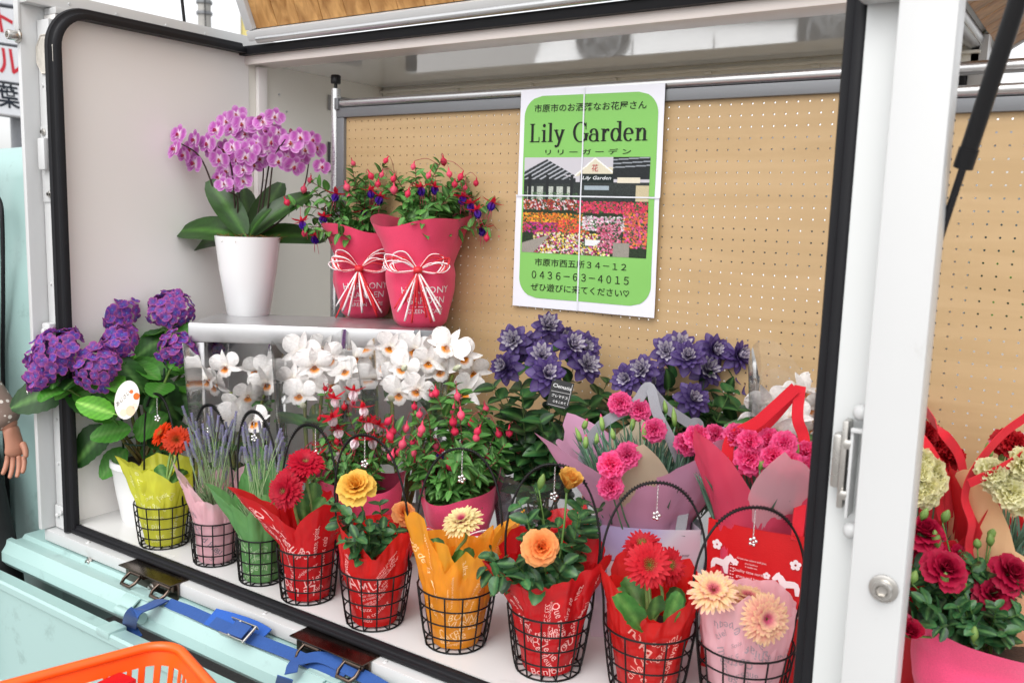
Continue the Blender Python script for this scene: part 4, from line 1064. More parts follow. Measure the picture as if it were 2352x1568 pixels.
def fuchsia(F, base, tips, flowers, buds, fl=FUCH, bd=FBUD, nleaf=7, lsize=1.0, fs=1.0, bs=1.0, dd=0.06, extra=8):
    dF = depth(base)
    tips = tips + [(a + rnd.uniform(-25, 25), b + rnd.uniform(5, 45), c_ + rnd.uniform(-0.04, 0.03)) for a, b, c_ in rnd.sample(tips, min(extra, len(tips)))]
    paths = shrub(F, base, tips, LF_FUCH, dF, nleaf, lsize, 0.0020, ('#5A2A2C', '#7E3038'), 0.22, 0.25)
    mb = MB()
    for i, (px, py) in enumerate(flowers): hang(F, fl[i % len(fl)], px, py - 16, dF - dd + rnd.uniform(-0.03, 0.04), mb, fs, 'flower', 0.35, paths=paths)
    for i, (px, py) in enumerate(buds): hang(F, bd[i % len(bd)], px, py - 10, dF - dd + rnd.uniform(-0.04, 0.05), mb, bs * rnd.uniform(0.7, 1.05), 'bud', 0.5, paths=paths)
    mb.build('flower_stalks', stem_m, F, 180, kind='stuff')
bA = ORG[FA] + UP * 0.19; bB = ORG[FB] + UP * 0.205
fuchsia(FA, bA, [(712, 415, -0.05), (740, 455, -0.08), (808, 380, 0.02), (885, 375, 0.0), (668, 470, -0.06), (700, 520, -0.10), (765, 460, 0.04), (840, 410, -0.06), (800, 440, -0.08), (860, 440, 0.05), (780, 500, -0.10), (720, 500, 0.03), (850, 480, -0.10), (820, 420, 0.06)],
        [(850, 440), (830, 487), (690, 512), (722, 545), (775, 450), (875, 455), (770, 530), (745, 500)],
        [(652, 462), (792, 425), (870, 420), (800, 450), (703, 535), (790, 530), (735, 535), (715, 412), (893, 368), (807, 375), (845, 400), (880, 445), (862, 470), (700, 430)], nleaf=7, lsize=1.2, fs=1.25, bs=1.0)
fuchsia(FB, bB, [(912, 410, -0.02), (955, 385, 0.0), (1012, 372, -0.04), (1068, 405, 0.0), (1098, 425, 0.03), (1138, 470, -0.03), (1115, 520, -0.05), (960, 430, -0.08), (885, 430, -0.02), (1040, 440, -0.09), (1000, 420, 0.05), (930, 460, -0.08), (1080, 460, 0.06), (1020, 460, -0.05), (980, 480, -0.1), (1120, 440, 0.02)],
        [(965, 432), (1000, 430), (1080, 470), (1062, 455), (1135, 468), (1110, 525), (1090, 485)],
        [(1017, 365), (952, 380), (908, 408), (905, 428), (1065, 402), (1030, 395), (1120, 542), (1143, 540), (1095, 418), (880, 400), (1045, 420), (990, 400), (940, 440), (1070, 430)], nleaf=8, lsize=1.2, fs=1.25, bs=1.0)

# ================================================================== HYDRANGEA
hb = hit(340, 1190, 2, FZ)
HY = thing('hydrangea_pot', 'purple hydrangea in a white pot in the left front corner of the box', 'hydrangea', hb)
dH = depth(hb)
MB().lathe([(0.001, 0.0), (0.062, 0.0), (0.066, 0.006), (0.078, 0.08), (0.088, 0.15), (0.092, 0.155), (0.092, 0.172), (0.087, 0.172), (0.084, 0.155), (0.001, 0.15)], 48, T(*hb), rfn=lambda a, z: 1 + 0.004 * math.sin(5 * a)).build('pot', pot_plastic, HY, 35)
MB().lathe([(0.001, 0.158), (0.084, 0.1585)], 32, T(*hb), cap=False).build('soil', soil, HY)
hbase = hb + UP * 0.16
heads = [(130, 812, -0.16, 0.080, 0.060, (-0.5, 0.75)), (90, 868, -0.20, 0.034, 0.03, (-0.6, 0.0)), (266, 722, 0.02, 0.068, 0.05, (-0.1, 0.9)), (391, 712, 0.03, 0.066, 0.052, (0.15, 0.9)), (275, 785, -0.10, 0.050, 0.036, (0.0, 0.6)), (222, 845, -0.17, 0.062, 0.045, (-0.1, 0.4)), (408, 800, -0.10, 0.052, 0.04, (0.1, 0.4)), (490, 798, 0.05, 0.030, 0.026, (0.2, 0.6))]
mbst = MB()
for hi_, (px, py, dd, a_, c_, (sx, su_)) in enumerate(heads):
    a_ *= 0.92; c_ *= 0.88; Cn = at_d(px, py, dH + dd); ax = (UP * su_ + TOCAM * 0.65 + RIGHT * sx).normalized(); fr = frame(ax)
    hd = MB().lathe([(0.002, -0.5 * c_), (a_ * 0.5, -0.15 * c_), (a_ * 0.62, 0.2 * c_), (a_ * 0.4, 0.55 * c_), (0.001, 0.62 * c_)], 14, Matrix.Translation(Cn) @ fr, col=lin('#4A4A72')).build('flower_head', stem_m, HY, 180)
    n = max(12, int(86 * (a_ / 0.083) ** 1.6))
    for k in range(n):
        z = 1 - 1.28 * (k + 0.5) / n; r = math.sqrt(max(0, 1 - z * z)); an = k * 2.39996 + hi_
        dl = V((r * math.cos(an), r * math.sin(an), z)); q = fr.to_3x3() @ V((dl.x * a_, dl.y * a_, dl.z * c_)) * rnd.uniform(0.82, 1.10)
        nn = (fr.to_3x3() @ V((dl.x, dl.y, dl.z * 1.3 + 0.1))).normalized() + rv(0.45)
        if nn.dot(TOCAM) < -0.35 and nn.z < 0.5: continue
        place(hd, FLORET[rnd.randrange(5)], Cn + q, nn, roll=rnd.uniform(0, 6.28), s=rnd.uniform(0.70, 0.98), name='floret')
    pth = bez([hbase + rv(0.02, 0), hbase.lerp(Cn, 0.5) + UP * 0.05 + rv(0.02), Cn - ax * 0.02], 8)
    mbst.tube(pth, [0.0052 - 0.003 * i / len(pth) for i in range(len(pth))], 7, col=[mixc(lin('#5A4A2A'), lin('#5E8A3A'), i / len(pth)) for i in range(len(pth))])
    for k in range(5):
        t = 0.5 + 0.11 * k; p = along(pth, t); an = rnd.uniform(0, 6.28)
        d = V((math.cos(an), math.sin(an), 0.05)) + TOCAM * 0.3 - UP * 0.15
        place_leaf(HY, LF_HYD[rnd.randrange(4)], p, d, UP + TOCAM * 0.5 + rv(0.3), rnd.uniform(0.7, 1.0) * (0.9 if t < 0.9 else 0.6))
mbst.build('stems', stem_m, HY, 180)
for (px, py, tx, ty, dd, m_, s_) in ((250, 980, 195, 1030, -0.06, 2, 1.25), (270, 940, 170, 900, -0.10, 0, 1.25), (262, 965, 200, 905, -0.12, 1, 1.1), (300, 985, 225, 995, -0.11, 1, 0.9), (310, 925, 345, 840, -0.03, 0, 1.0), (345, 870, 400, 960, -0.05, 2, 1.2), (400, 880, 470, 960, -0.02, 0, 1.1), (330, 1010, 400, 1080, -0.02, 0, 1.0), (340, 1000, 420, 1000, -0.06, 2, 1.1), (395, 765, 345, 790, 0.05, 0, 1.1), (385, 755, 440, 770, 0.02, 1, 0.9), (250, 760, 215, 775, 0.03, 2, 0.8), (430, 860, 455, 930, 0.0, 1, 1.0), (160, 880, 95, 905, -0.10, 2, 1.2), (300, 840, 375, 850, -0.04, 1, 0.9), (330, 900, 300, 860, -0.09, 0, 1.0), (290, 1030, 240, 1080, -0.04, 1, 0.8), (310, 1000, 360, 960, -0.09, 1, 1.0), (345, 940, 420, 905, 0.04, 2, 1.3), (370, 830, 300, 880, 0.03, 2, 1.3), (290, 900, 240, 870, -0.05, 2, 1.2)):
    a = at_d(px, py, dH + dd); b_ = at_d(tx, ty, dH + dd - 0.03)
    place_leaf(HY, LF_HYD[m_], a, b_ - a, TOCAM * 0.9 + UP * 0.6 + rv(0.25), s_)
a = at_d(262, 950, dH - 0.17); place_leaf(HY, LF_YNG[0], a, at_d(185, 925, dH - 0.19) - a, TOCAM + UP * 0.5, 0.95)
# stake ring and name tag
MB().tube([hbase + V((0.055 * math.cos(t), 0.055 * math.sin(t), 0.06)) for t in [k * PI / 12 for k in range(24)]], 0.0022, 6, closed=True, col=lin('#1E3A26')).tube([hbase + V((-0.04, -0.04, -0.01)), hbase + V((-0.045, -0.045, 0.24))], 0.003, 7, col=lin('#1E3A26')).tube([hbase + V((0.04, 0.02, -0.01)), hbase + V((0.045, 0.03, 0.26))], 0.003, 7, col=lin('#1E3A26')).build('plant_support', stem_m, HY, 180)
tgc = at_d(292, 918, dH - 0.20); tf = frame(TOCAM + RIGHT * 0.25 + UP * 0.15, UP, -0.15)
tgm = Matrix.Translation(tgc) @ tf
TG = MB().prism([(0.029 * math.cos(2 * PI * k / 32), 0.049 * math.sin(2 * PI * k / 32)) for k in range(32)], 2, -0.0006, 0.0006, col=lin('#E9E5DF'), M=tgm).build('plant_tag', printed, HY)
mb = MB()
for (x, y, r, c_) in ((0.0205, 0.012, 0.0075, '#E86A24'), (0.007, 0.022, 0.0042, '#E0703A'), (0.012, -0.026, 0.011, '#EEC9A8'), (-0.004, -0.033, 0.008, '#F0D8BE'), (0.02, -0.012, 0.006, '#F2DCC8')):
    mb.add([(x + r * math.cos(k * PI / 10), y + r * math.sin(k * PI / 10) * 1.2, 0.0012) for k in range(20)], [tuple(range(20))], lin(c_), M=tgm)
vs_, fs_ = text_mesh('あじさい', 0.011); mb.add([(x - 0.010, y + 0.002, 0.0013) for x, y in [(-b_ * 0.5 + a_ * 0.6, a_ * 0.9 + b_) for a_, b_ in vs_]], fs_, lin('#4A4440'), M=tgm)
mb.build('tag_print', printed, TG, 0)

# ================================================================== WHITE DENDROBIUMS IN CLEAR SLEEVES
def sleeve(root, base, r0, r1, H, seed, px=None):
    ph = seed * 1.7
    def fn(u, v):
        a = 2 * PI * u; r = r0 + (r1 - r0) * v ** 0.8
        # pressed nearly flat, with a crease on each side
        sq = 1 + 0.22 * abs(math.cos(a + ph)) ** 6
        r *= sq * (1 + 0.02 * noise.noise((math.cos(a) * 2 + seed, math.sin(a) * 2, v * 5)))
        return base + V((math.cos(a) * r, math.sin(a) * r, H * v + 0.02 * v * math.cos(2 * a + ph) + 0.03 * smooth(0.8, 1, v) * math.sin(3 * a + ph)))
    return MB().grid(fn, 40, 14, True).build('clear_sleeve', clear_film, root, 180)
def dendrobium(base, lab, flowers, buds, canes, H=0.50, leafn=12, film=True, seed=0, sc=1.0, r1=0.12):
    TH = thing('dendrobium', lab, 'orchid', base, 'white dendrobium orchids in clear sleeves')
    d0 = depth(base)
    MB().lathe([(0.001, 0.0), (0.045, 0.0), (0.058, 0.10), (0.060, 0.105), (0.056, 0.105), (0.001, 0.095)], 28, T(*base)).build('pot', pot_plastic, TH, 35)
    mb = MB(); cp = []
    for (px, py, dd) in canes:
        tip = at_d(px, py, d0 + dd); b = base + rv(0.02, 0) + UP * 0.09
        pth = bez([b, b.lerp(tip, 0.5) + rv(0.012), tip], 12); cp.append(pth)
        k = len(pth)
        mb.tube(pth, [0.0055 + 0.0014 * abs(math.sin(i * 0.75)) - 0.002 * i / k for i in range(k)], 8, col=[mixc(lin('#8A8A40'), lin('#6A7A30'), abs(math.sin(i * 0.75))) for i in range(k)])
    mb.build('canes', stem_m, TH, 180)
    for k in range(leafn):
        pth = cp[k % len(cp)]; t = rnd.uniform(0.3, 0.98); p = along(pth, t); an = rnd.uniform(0, 6.28)
        place_leaf(TH, LF_DEND[k % 2], p, V((math.cos(an), math.sin(an), 0.5)) + TOCAM * 0.25, UP + TOCAM * 0.8, rnd.uniform(0.7, 1.1))
    mid_ = sum(f[0] for f in flowers) / len(flowers)
    for i, (px, py, dd) in enumerate(flowers):
        place(TH, DEND[i % 6], at_d(px, py, d0 + dd), facing(px, mid_, 0.5, 0.02) + rv(0.25), UP, rnd.uniform(-0.6, 0.6), sc * rnd.uniform(0.82, 1.02), 'flower')
    for (px, py, dd) in buds: place(TH, DEND_BUD, at_d(px, py, d0 + dd), RIGHT * rnd.uniform(-0.6, 0.6) + UP * 0.3 + TOCAM * 0.5, name='bud')
    if film: sleeve(TH, base, 0.062, min(r1, 0.10), H, seed)
    return TH
dendrobium(V((0.40, 0.20, FZ)), 'white dendrobium orchid beside the purple hydrangea, leftmost of the white orchids', [(570, 905, -0.05), (545, 958, -0.07), (612, 880, -0.03), (580, 968, -0.09), (520, 840, 0.0), (480, 870, 0.0), (620, 845, 0.03), (500, 880, 0.03), (540, 935, 0.0), (588, 850, 0.05)], [(600, 945, -0.06), (640, 880, 0.0)], [(530, 900, 0.0), (575, 890, 0.02), (610, 900, 0.0), (550, 960, -0.03)], 0.50, 14, seed=1)
dendrobium(V((0.610, 0.285, FZ)), 'white dendrobium orchid in the middle of the three in front of the bench', [(692, 808, -0.02), (722, 838, -0.05), (752, 822, -0.03), (672, 868, -0.04), (790, 850, -0.03), (838, 858, 0.0), (800, 902, -0.06), (690, 905, -0.07), (742, 800, 0.04), (815, 820, 0.03), (650, 850, 0.03), (770, 880, 0.0), (712, 880, -0.02)], [(700, 935, -0.08)], [(700, 860, 0.0), (745, 860, 0.02), (800, 870, 0.0), (720, 930, -0.02)], 0.50, 14, seed=2)
dendrobium(V((0.815, 0.40, FZ)), 'white dendrobium orchid at the right end of the bench in front of the pegboard', [(898, 795, 0.0), (930, 845, -0.03), (985, 828, -0.02), (1030, 795, -0.03), (1062, 815, -0.01), (1085, 850, 0.02), (962, 892, -0.07), (918, 900, -0.05), (1070, 895, 0.0), (885, 838, 0.02), (955, 800, 0.04), (1010, 850, 0.0), (1000, 800, 0.03), (900, 870, 0.0)], [(925, 850, -0.06), (1040, 850, -0.05), (905, 920, -0.08)], [(900, 880, 0.0), (960, 870, 0.02), (1040, 860, 0.0), (1000, 900, -0.02)], 0.50, 16, seed=3)
dendrobium(V((1.74, 0.56, FZ)), 'white dendrobium orchid at the right edge behind the red bag handle', [(1770, 925, -0.02), (1850, 935, 0.0), (1785, 985, -0.05), (1742, 965, 0.0), (1840, 900, 0.05), (1815, 955, -0.03), (1862, 985, 0.0)], [(1800, 900, 0.0)], [(1780, 960, 0.0), (1840, 960, 0.0)], 0.56, 10, seed=4)

# ================================================================== FLOOR FUCHSIAS
FLB = [(0.045, 0.0), (0.058, 0.01), (0.070, 0.06), (0.076, 0.11), (0.072, 0.13), (0.086, 0.16), (0.108, 0.225)]
F1, fn1 = cloth_bag(V((0.84, 0.235, FZ)), 'red and white fuchsia in pink mesh cloth behind the yellow rose basket', 'fuchsia', FLB, 0.09, m=rose_mesh_cloth, ph=0.6, nw=5, peaks=((-10, 0.06, 35), (170, 0.03, 40)), group='fuchsias in pink mesh cloth')
F2, fn2 = cloth_bag(V((1.045, 0.335, FZ)), 'crimson budded fuchsia in pink mesh cloth behind the orange gerbera basket', 'fuchsia', FLB, 0.08, m=rose_mesh_cloth, ph=2.2, nw=5, peaks=((-5, 0.08, 30), (185, 0.07, 30), (60, 0.04, 40)), group='fuchsias in pink mesh cloth')
for F, fn, u in ((F1, fn1, 0.02), (F2, fn2, 0.0)):
    P = V(fn(u, 0.52)); n_ = (P - (ORG[F] + UP * (P.z - ORG[F].z))).normalized()
    raffia_bow(P + n_ * 0.006, n_, F, 1.1)
    letters(F, fn, [('HARMONY', u, 0.27, 0.02, 3), ('GARDEN', u, 0.17, 0.02, 3)])
    MB().lathe([(0.001, 0.12), (0.06, 0.12), (0.05, 0.03)], 24, T(*ORG[F])).build('soil', soil, F)
fuchsia(F1, ORG[F1] + UP * 0.12, [(745, 900, 0.0), (765, 960, -0.04), (800, 950, -0.02), (835, 940, 0.0), (850, 980, -0.04), (880, 990, -0.02), (735, 1020, -0.05), (790, 1000, 0.02), (820, 1010, -0.05), (770, 1030, -0.08), (850, 1050, -0.06), (720, 1060, -0.06), (890, 1030, 0.02), (800, 1060, -0.1), (870, 1075, -0.08)],
        [(813, 898), (831, 935), (846, 970), (874, 976), (853, 1010), (882, 1018), (822, 1010), (760, 960), (739, 1025), (775, 985), (765, 915), (720, 1050), (690, 1055), (790, 1040)],
        [(743, 892), (758, 897), (790, 930), (812, 925), (735, 960), (700, 1040), (770, 1010), (835, 960), (860, 1000), (830, 1085), (850, 1088)], fl=FUCH_W, bd=FBUD_R, nleaf=9, lsize=0.9, fs=1.25, bs=0.72, extra=12)
fuchsia(F2, ORG[F2] + UP * 0.12, [(1045, 880, 0.0), (1000, 900, 0.0), (985, 960, -0.04), (1110, 935, 0.0), (1190, 980, -0.02), (950, 950, -0.02), (1150, 970, 0.0), (905, 985, -0.03), (1090, 1000, -0.05), (1030, 960, 0.03), (960, 1020, -0.08), (1060, 1030, -0.1), (1120, 1040, -0.06), (1000, 1050, -0.1), (1160, 1020, -0.05), (930, 1040, -0.06), (1080, 960, 0.05), (1050, 1080, -0.1), (1010, 1100, -0.09), (1100, 1090, -0.09), (980, 1090, -0.06)],
        [(1004, 1095), (1013, 1043)],
        [(1000, 895), (1049, 902), (952, 931), (964, 947), (902, 962), (971, 976), (887, 995), (962, 994), (902, 986), (929, 1010), (954, 1013), (1044, 936), (1039, 962), (1057, 943), (1081, 970), (1113, 935), (1088, 1012), (1161, 1014), (1119, 1040), (956, 1035), (919, 1034), (905, 1039), (945, 1047), (973, 1056), (1027, 1061), (1050, 1056), (1013, 1056), (1081, 1058), (1055, 1032), (1190, 1035), (1105, 985), (985, 905), (1170, 985), (1095, 1000), (1040, 985), (1000, 1015), (1075, 1030), (935, 975), (1140, 990)], nleaf=9, lsize=1.25, bs=1.0, extra=14)

# ================================================================== CLEMATIS
lilac_pot = mat('lilac_plastic', '#A6A0B4', 0.4, var=0.04, vscale=6)
def clematis(base, lab, flowers, tips, ph, tagpx=None):
    TH = thing('clematis_pot', lab, 'clematis', base, 'potted clematis')
    d0 = depth(base)
    MB().lathe([(0.001, 0.0), (0.050, 0.0), (0.064, ph - 0.02), (0.067, ph - 0.018), (0.067, ph), (0.063, ph), (0.001, ph - 0.02)], 40, T(*base)).build('pot', lilac_pot, TH, 35)
    MB().lathe([(0.001, ph - 0.012), (0.062, ph - 0.012)], 24, T(*base), cap=False).build('soil', soil, TH)
    shrub(TH, base + UP * ph, tips, LF_CLEM, d0, 8, 1.0, 0.0022, ('#4A4A2C', '#4A6A34'), 0.1, 0.12, pair=True)
    mid_ = sum(f[0] for f in flowers) / len(flowers)
    for i, (px, py, dd, k) in enumerate(flowers):
        place(TH, CLEM[k], at_d(px, py, d0 + dd), facing(px, mid_, 0.55, 0.45), UP, rnd.uniform(0, 6), rnd.uniform(0.90, 1.06), 'flower')
    sleeve(TH, base + UP * 0.01, 0.07, 0.10, 0.26, 5)
    return TH
c1 = V((1.20, 0.45, FZ))
CL1 = clematis(c1, 'purple and white double clematis with a black name tag in front of the poster', [(1258, 752, -0.02, 0), (1180, 782, -0.02, 0), (1310, 795, -0.04, 2), (1243, 820, -0.08, 2), (1165, 845, -0.08, 1), (1255, 862, -0.12, 1), (1345, 840, -0.05, 0), (1210, 800, 0.03, 3), (1290, 780, 0.05, 1), (1340, 800, 0.04, 3)],
         [(1180, 820, 0.0), (1250, 800, 0.0), (1320, 830, 0.0), (1130, 880, -0.02), (1380, 900, 0.0), (1200, 900, -0.08), (1300, 910, -0.1), (1110, 960, 0.02), (1410, 950, 0.03), (1350, 980, -0.04), (1150, 980, -0.05), (1240, 960, -0.12), (1290, 1000, -0.08), (1200, 1020, -0.06), (1330, 930, 0.05), (1160, 900, 0.06), (1260, 900, 0.06), (1400, 870, 0.06)], 0.16)
tm_ = Matrix.Translation(at_d(1287, 905, depth(c1) - 0.16)) @ frame(TOCAM + UP * 0.2, UP, -0.22)
TG = MB().prism([(-0.024, -0.030), (0.018, -0.030), (0.024, -0.022), (0.024, 0.030), (-0.024, 0.030)], 2, -0.0006, 0.0006, col=lin('#121212'), M=tm_).build('plant_tag', printed_gloss, CL1)
mb = MB()
for s, x, y, z in (('Clematis', 0.0, 0.016, 0.0115), ('クレマチス', 0.0, -0.006, 0.0075), ('心をこめて', 0.002, -0.018, 0.006)):
    vs_, fs_ = text_mesh(s, z); mb.add([(a + x, b + y, 0.0011) for a, b in vs_], fs_, lin('#E8E8E8'), M=tm_)
for a, b in (((-0.021, -0.027), (0.017, -0.027)), ((0.021, -0.02), (0.021, 0.027)), ((-0.021, 0.003), (0.021, 0.005))):
    mb.tube([V((a[0], a[1], 0.0009)), V((b[0], b[1], 0.0009))], 0.0005, 4, col=lin('#C8C8C8'), M=tm_)
mb.build('tag_print', printed, TG, 0)
c2 = V((1.475, 0.575, FZ))
clematis(c2, 'purple and white double clematis behind the grey handled bag', [(1475, 850, -0.06, 0), (1440, 870, -0.06, 1), (1580, 822, -0.08, 1), (1530, 808, 0.0, 0), (1635, 805, 0.0, 3), (1690, 818, -0.02, 1), (1590, 918, -0.12, 3), (1728, 880, 0.0, 0), (1560, 800, 0.05, 2), (1620, 850, 0.0, 2), (1500, 880, 0.02, 3)],
         [(1480, 880, 0.0), (1540, 850, 0.0), (1620, 860, 0.0), (1700, 860, 0.0), (1740, 850, 0.03), (1560, 920, -0.08), (1640, 920, -0.08), (1700, 930, -0.05), (1500, 950, -0.05), (1660, 980, -0.08), (1600, 990, -0.1), (1720, 990, -0.03), (1440, 920, 0.02), (1680, 890, -0.1), (1540, 1000, -0.05), (1640, 880, 0.05), (1520, 900, 0.06)], 0.17)
# ================================================================== WRAPPED PLANTS
def wrap_fn(base, r0, r1, h, peaks, flare=0.5, pleat=0.07, npl=7, seed=0, rim=0.25, z0=0.0, crumple=0.05, asp=1.0):
    """wrapping sheet: a cone round the pot that opens into pointed corners.
    peaks: (direction deg, extra height, extra flare, width deg); 0 = viewer, 90 = right, 180 = back, 270 = left"""
    def fn(u, v):
        a = 360 * u; hh = h * (1 + rim); fl = flare
        for (pa, ph, pf, pw) in peaks:
            d = abs((a - pa + 180) % 360 - 180) / pw
            if d < 1: hh += ph * (1 - d) ** 0.75; fl += pf * (1 - d) ** 0.9
        z = v * hh
        r = r0 + (r1 - r0) * min(1, z / h) if z < h else r1 + (z - h) * fl
        ar = math.radians(a)
        tri = 2 * abs(((npl * u + seed * 0.37) % 1) * 2 - 1) - 1
        tri2 = 2 * abs((((npl + 3) * u + seed * 0.61 + v * 0.25) % 1) * 2 - 1) - 1
        r *= 1 + pleat * (tri * 0.6 + tri2 * 0.4) * smooth(0.1, 0.9, z / h) + crumple * noise.noise((math.sin(ar) * 3 + seed, math.cos(ar) * 3, z * 22)) + 0.035 * smooth(0.5, 1.1, z / h) * noise.noise((math.sin(ar) * 7 + seed, math.cos(ar) * 7, z * 45))
        return base + RIGHT * (math.sin(ar) * r * asp) + TOCAM * (math.cos(ar) * r) + UP * (z0 + z)
    return fn
def sheet(root, fn, m, name='wrapper', nu=150, nv=30): return MB().grid(fn, nu, nv, True).build(name, m, root, 55)

film_y = film_mat('yellow_film', '#E8E854', 0.16, 0.40)
film_pk = film_mat('pink_film', '#F8CED6', 0.16, 0.40)
film_g = film_mat('green_film', '#7CB670', 0.20, 0.35)
film_r = film_mat('red_film', '#E4282E', 0.18, 0.35)
film_o = film_mat('orange_film', '#FAAC34', 0.12, 0.40)
film_r2 = film_mat('scarlet_film', '#E62C2A', 0.18, 0.35)
film_pk2 = film_mat('rose_film', '#F8CCD4', 0.12, 0.40)
black_pot = mat('nursery_pot', (0.02, 0.02, 0.02, 1), 0.5)
BASKET_COUNT = [0]
def wire_basket(base, rb, rt, h, apex_px, lab, half, yaw=0.0, charm_dx=0.0, charm=True, charm_len=0.05):
    TH = thing('wire_basket', lab, 'wire basket', base, 'black wire baskets along the front edge')
    mb = MB(); w = 0.0017; nU = 14; nR = 5
    def ring(r, z, rr=w): mb.tube([base + V((r * math.cos(t), r * math.sin(t), z)) for t in [2 * PI * k / 36 for k in range(36)]], rr, 5, closed=True)
    for k in range(nR):
        t = k / (nR - 1); ring(rb + (rt - rb) * (t ** 0.8) , 0.002 + h * t, w * (1.15 if k in (0, nR - 1) else 1.0))
    for k in range(nU):
        a = 2 * PI * (k + 0.3) / nU; pts = []
        for q in range(7):
            t = q / 6; r = rb + (rt - rb) * (t ** 0.8) + 0.0012
            pts.append(base + V((r * math.cos(a), r * math.sin(a), 0.002 + h * t)))
        mb.tube(pts, w, 5)
        mb.tube([base + V((rb * math.cos(a), rb * math.sin(a), 0.002)), base + V((0.012 * math.cos(a), 0.012 * math.sin(a), 0.002))], w * 0.9, 5)
    ring(0.012, 0.002)
    mb.build('cage', wire_black, TH, 180)
    d0 = depth(base); ap = at_d(apex_px[0], apex_px[1], d0)
    ex = RIGHT * math.cos(yaw) + TOCAM * math.sin(yaw)
    zr = base.z + h; za = ap.z; lean = ap - (base + UP * (za - base.z))
    def arch(t):                              # t in -1..1
        ang = PI / 2 * t; x = half * math.copysign(abs(math.sin(ang)) ** 0.9, t); zz = math.cos(ang) ** 0.62
        e = smooth(0.0, 0.55, zz)
        x = x * e + math.copysign(rt, t) * (1 - e)
        return base + UP * h + ex * x + UP * ((za - zr) * zz) + lean * zz
    pts = [arch(-1 + 2 * k / 60) for k in range(61)]
    H = MB().tube(pts, 0.0023, 7).build('handle', wire_black, TH, 180)
    hel = []
    for k in range(26 * 8):
        t = -0.42 + 0.84 * k / (26 * 8); p = arch(t); tg = (arch(t + 0.01) - p).normalized(); n1 = tg.cross(TOCAM).normalized(); n2 = tg.cross(n1)
        a = 2 * PI * k / 8; hel.append(p + n1 * math.cos(a) * 0.0038 + n2 * math.sin(a) * 0.0038)
    MB().tube(hel, 0.0009, 4).build('coil', wire_black, H, 180)
    if charm:
        p = arch(charm_dx) - UP * 0.003
        cm = MB()
        for k in range(int(charm_len / 0.0035)):
            c_ = p - UP * (0.004 + 0.0035 * k); ax = (RIGHT if k % 2 else TOCAM)
            cm.tube([c_ + ax * (0.0012 * math.cos(t)) + UP * (0.0026 * math.sin(t)) for t in [2 * PI * q / 8 for q in range(8)]], 0.0005, 4, closed=True)
        e = p - UP * (charm_len + 0.010)
        for k in range(5):
            a = 2 * PI * k / 5 + 0.3; q = e + RIGHT * (0.0055 * math.sin(a)) + UP * (0.0065 * math.cos(a))
            cm.lathe([(0.0004, -0.002), (0.003, -0.001), (0.0036, 0.0005), (0.002, 0.002), (0.0004, 0.0024)], 8, Matrix.Translation(q) @ frame(TOCAM))
        cm.lathe([(0.001, 0), (0.0022, 0.0015), (0.0005, 0.0035)], 8, Matrix.Translation(e + TOCAM * 0.001) @ frame(TOCAM))
        cm.build('charm', chrome, TH, 180)
    return TH
def gerbera_plant(TH, base, h, flowers, leaves, me, d0):
    mb = MB()
    for i, fl in enumerate(flowers):
        px, py, dd, d, s = fl[:5]; P = at_d(px, py, d0 + dd); d = V(d).normalized()
        m_ = fl[5] if len(fl) > 5 else me
        place(TH, m_, P, d, UP, rnd.uniform(0, 6), s, 'flower')
        b = base + UP * h * 0.8 + rv(0.012, 0)
        pth = bez([b, b.lerp(P, 0.5) + rv(0.008), P - d * 0.03 - UP * 0.01, P - d * 0.008], 6)
        mb.tube(pth, 0.0032, 7, col=lin('#7A9A58'))
    mb.build('stems', stem_m, TH, 180)
    for (px, py, dd, tx, ty, td, k, s) in leaves:
        a = at_d(px, py, d0 + dd); b = at_d(tx, ty, d0 + td)
        place_leaf(TH, LF_GERB[k % 2], a, b - a, TOCAM + UP * 0.7 + rv(0.2), (b - a).length / 0.13 if s is None else s)
def fr(x, y, z): return RIGHT * x + TOCAM * y + UP * z      # direction in view terms

# base pixel, base radius, top radius, height, handle apex, half width, wrapper
BK = {}
def basket_at(px, py, minY): 
    p = hit(px, py, 2, FZ); p.y = max(p.y, minY); return p
def gift(key, px, py, rb, rt, h, apex, half, yaw, blabel, plabel, pcat, fm, peaks, words, wcol, flare=0.55, seed=0, rim=0.2, charm_dx=0.0, name='wrapped_plant', film2=None, peaks2=None, minY=0.058, charm=True, charm_len=0.05, npl=7):
    base = basket_at(px, py, minY)
    wire_basket(base, rb, rt, h, apex, blabel, half, yaw, charm_dx, charm, charm_len)
    b2 = base + UP * 0.006
    TH = thing(name, plabel, pcat, b2, 'wrapped plants in wire baskets')
    fn = wrap_fn(b2, rb * 0.80, rt * 0.90, h, peaks, flare, 0.07, npl, seed, rim)
    W = sheet(TH, fn, fm)
    peaks2 = peaks2 or [((pa + 28) % 360, ph * 0.7, pf * 0.6, pw) for (pa, ph, pf, pw) in peaks]
    if peaks2: sheet(TH, wrap_fn(b2 + UP * 0.001, rb * 0.76, rt * 0.85, h, peaks2, flare * 0.8, 0.09, npl + 2, seed + 3, rim * 0.6), film2 or fm)
    MB().add([fn(k / 40, 0.0) for k in range(40)], [tuple(range(40))]).build('wrapper_base', fm, TH)
    MB().lathe([(0.001, 0.004), (rb * 0.62, 0.004), (rt * 0.68, h * 0.86), (rt * 0.70, h * 0.9), (0.001, h * 0.86)], 24, T(*b2)).build('pot', black_pot, TH)
    mb = MB(); surf_text(mb, fn, words, lin(wcol), 0.0010)
    mb.build('wrapper_print', printed_gloss, W, 0, kind='stuff')
    return TH, b2, depth(b2), h

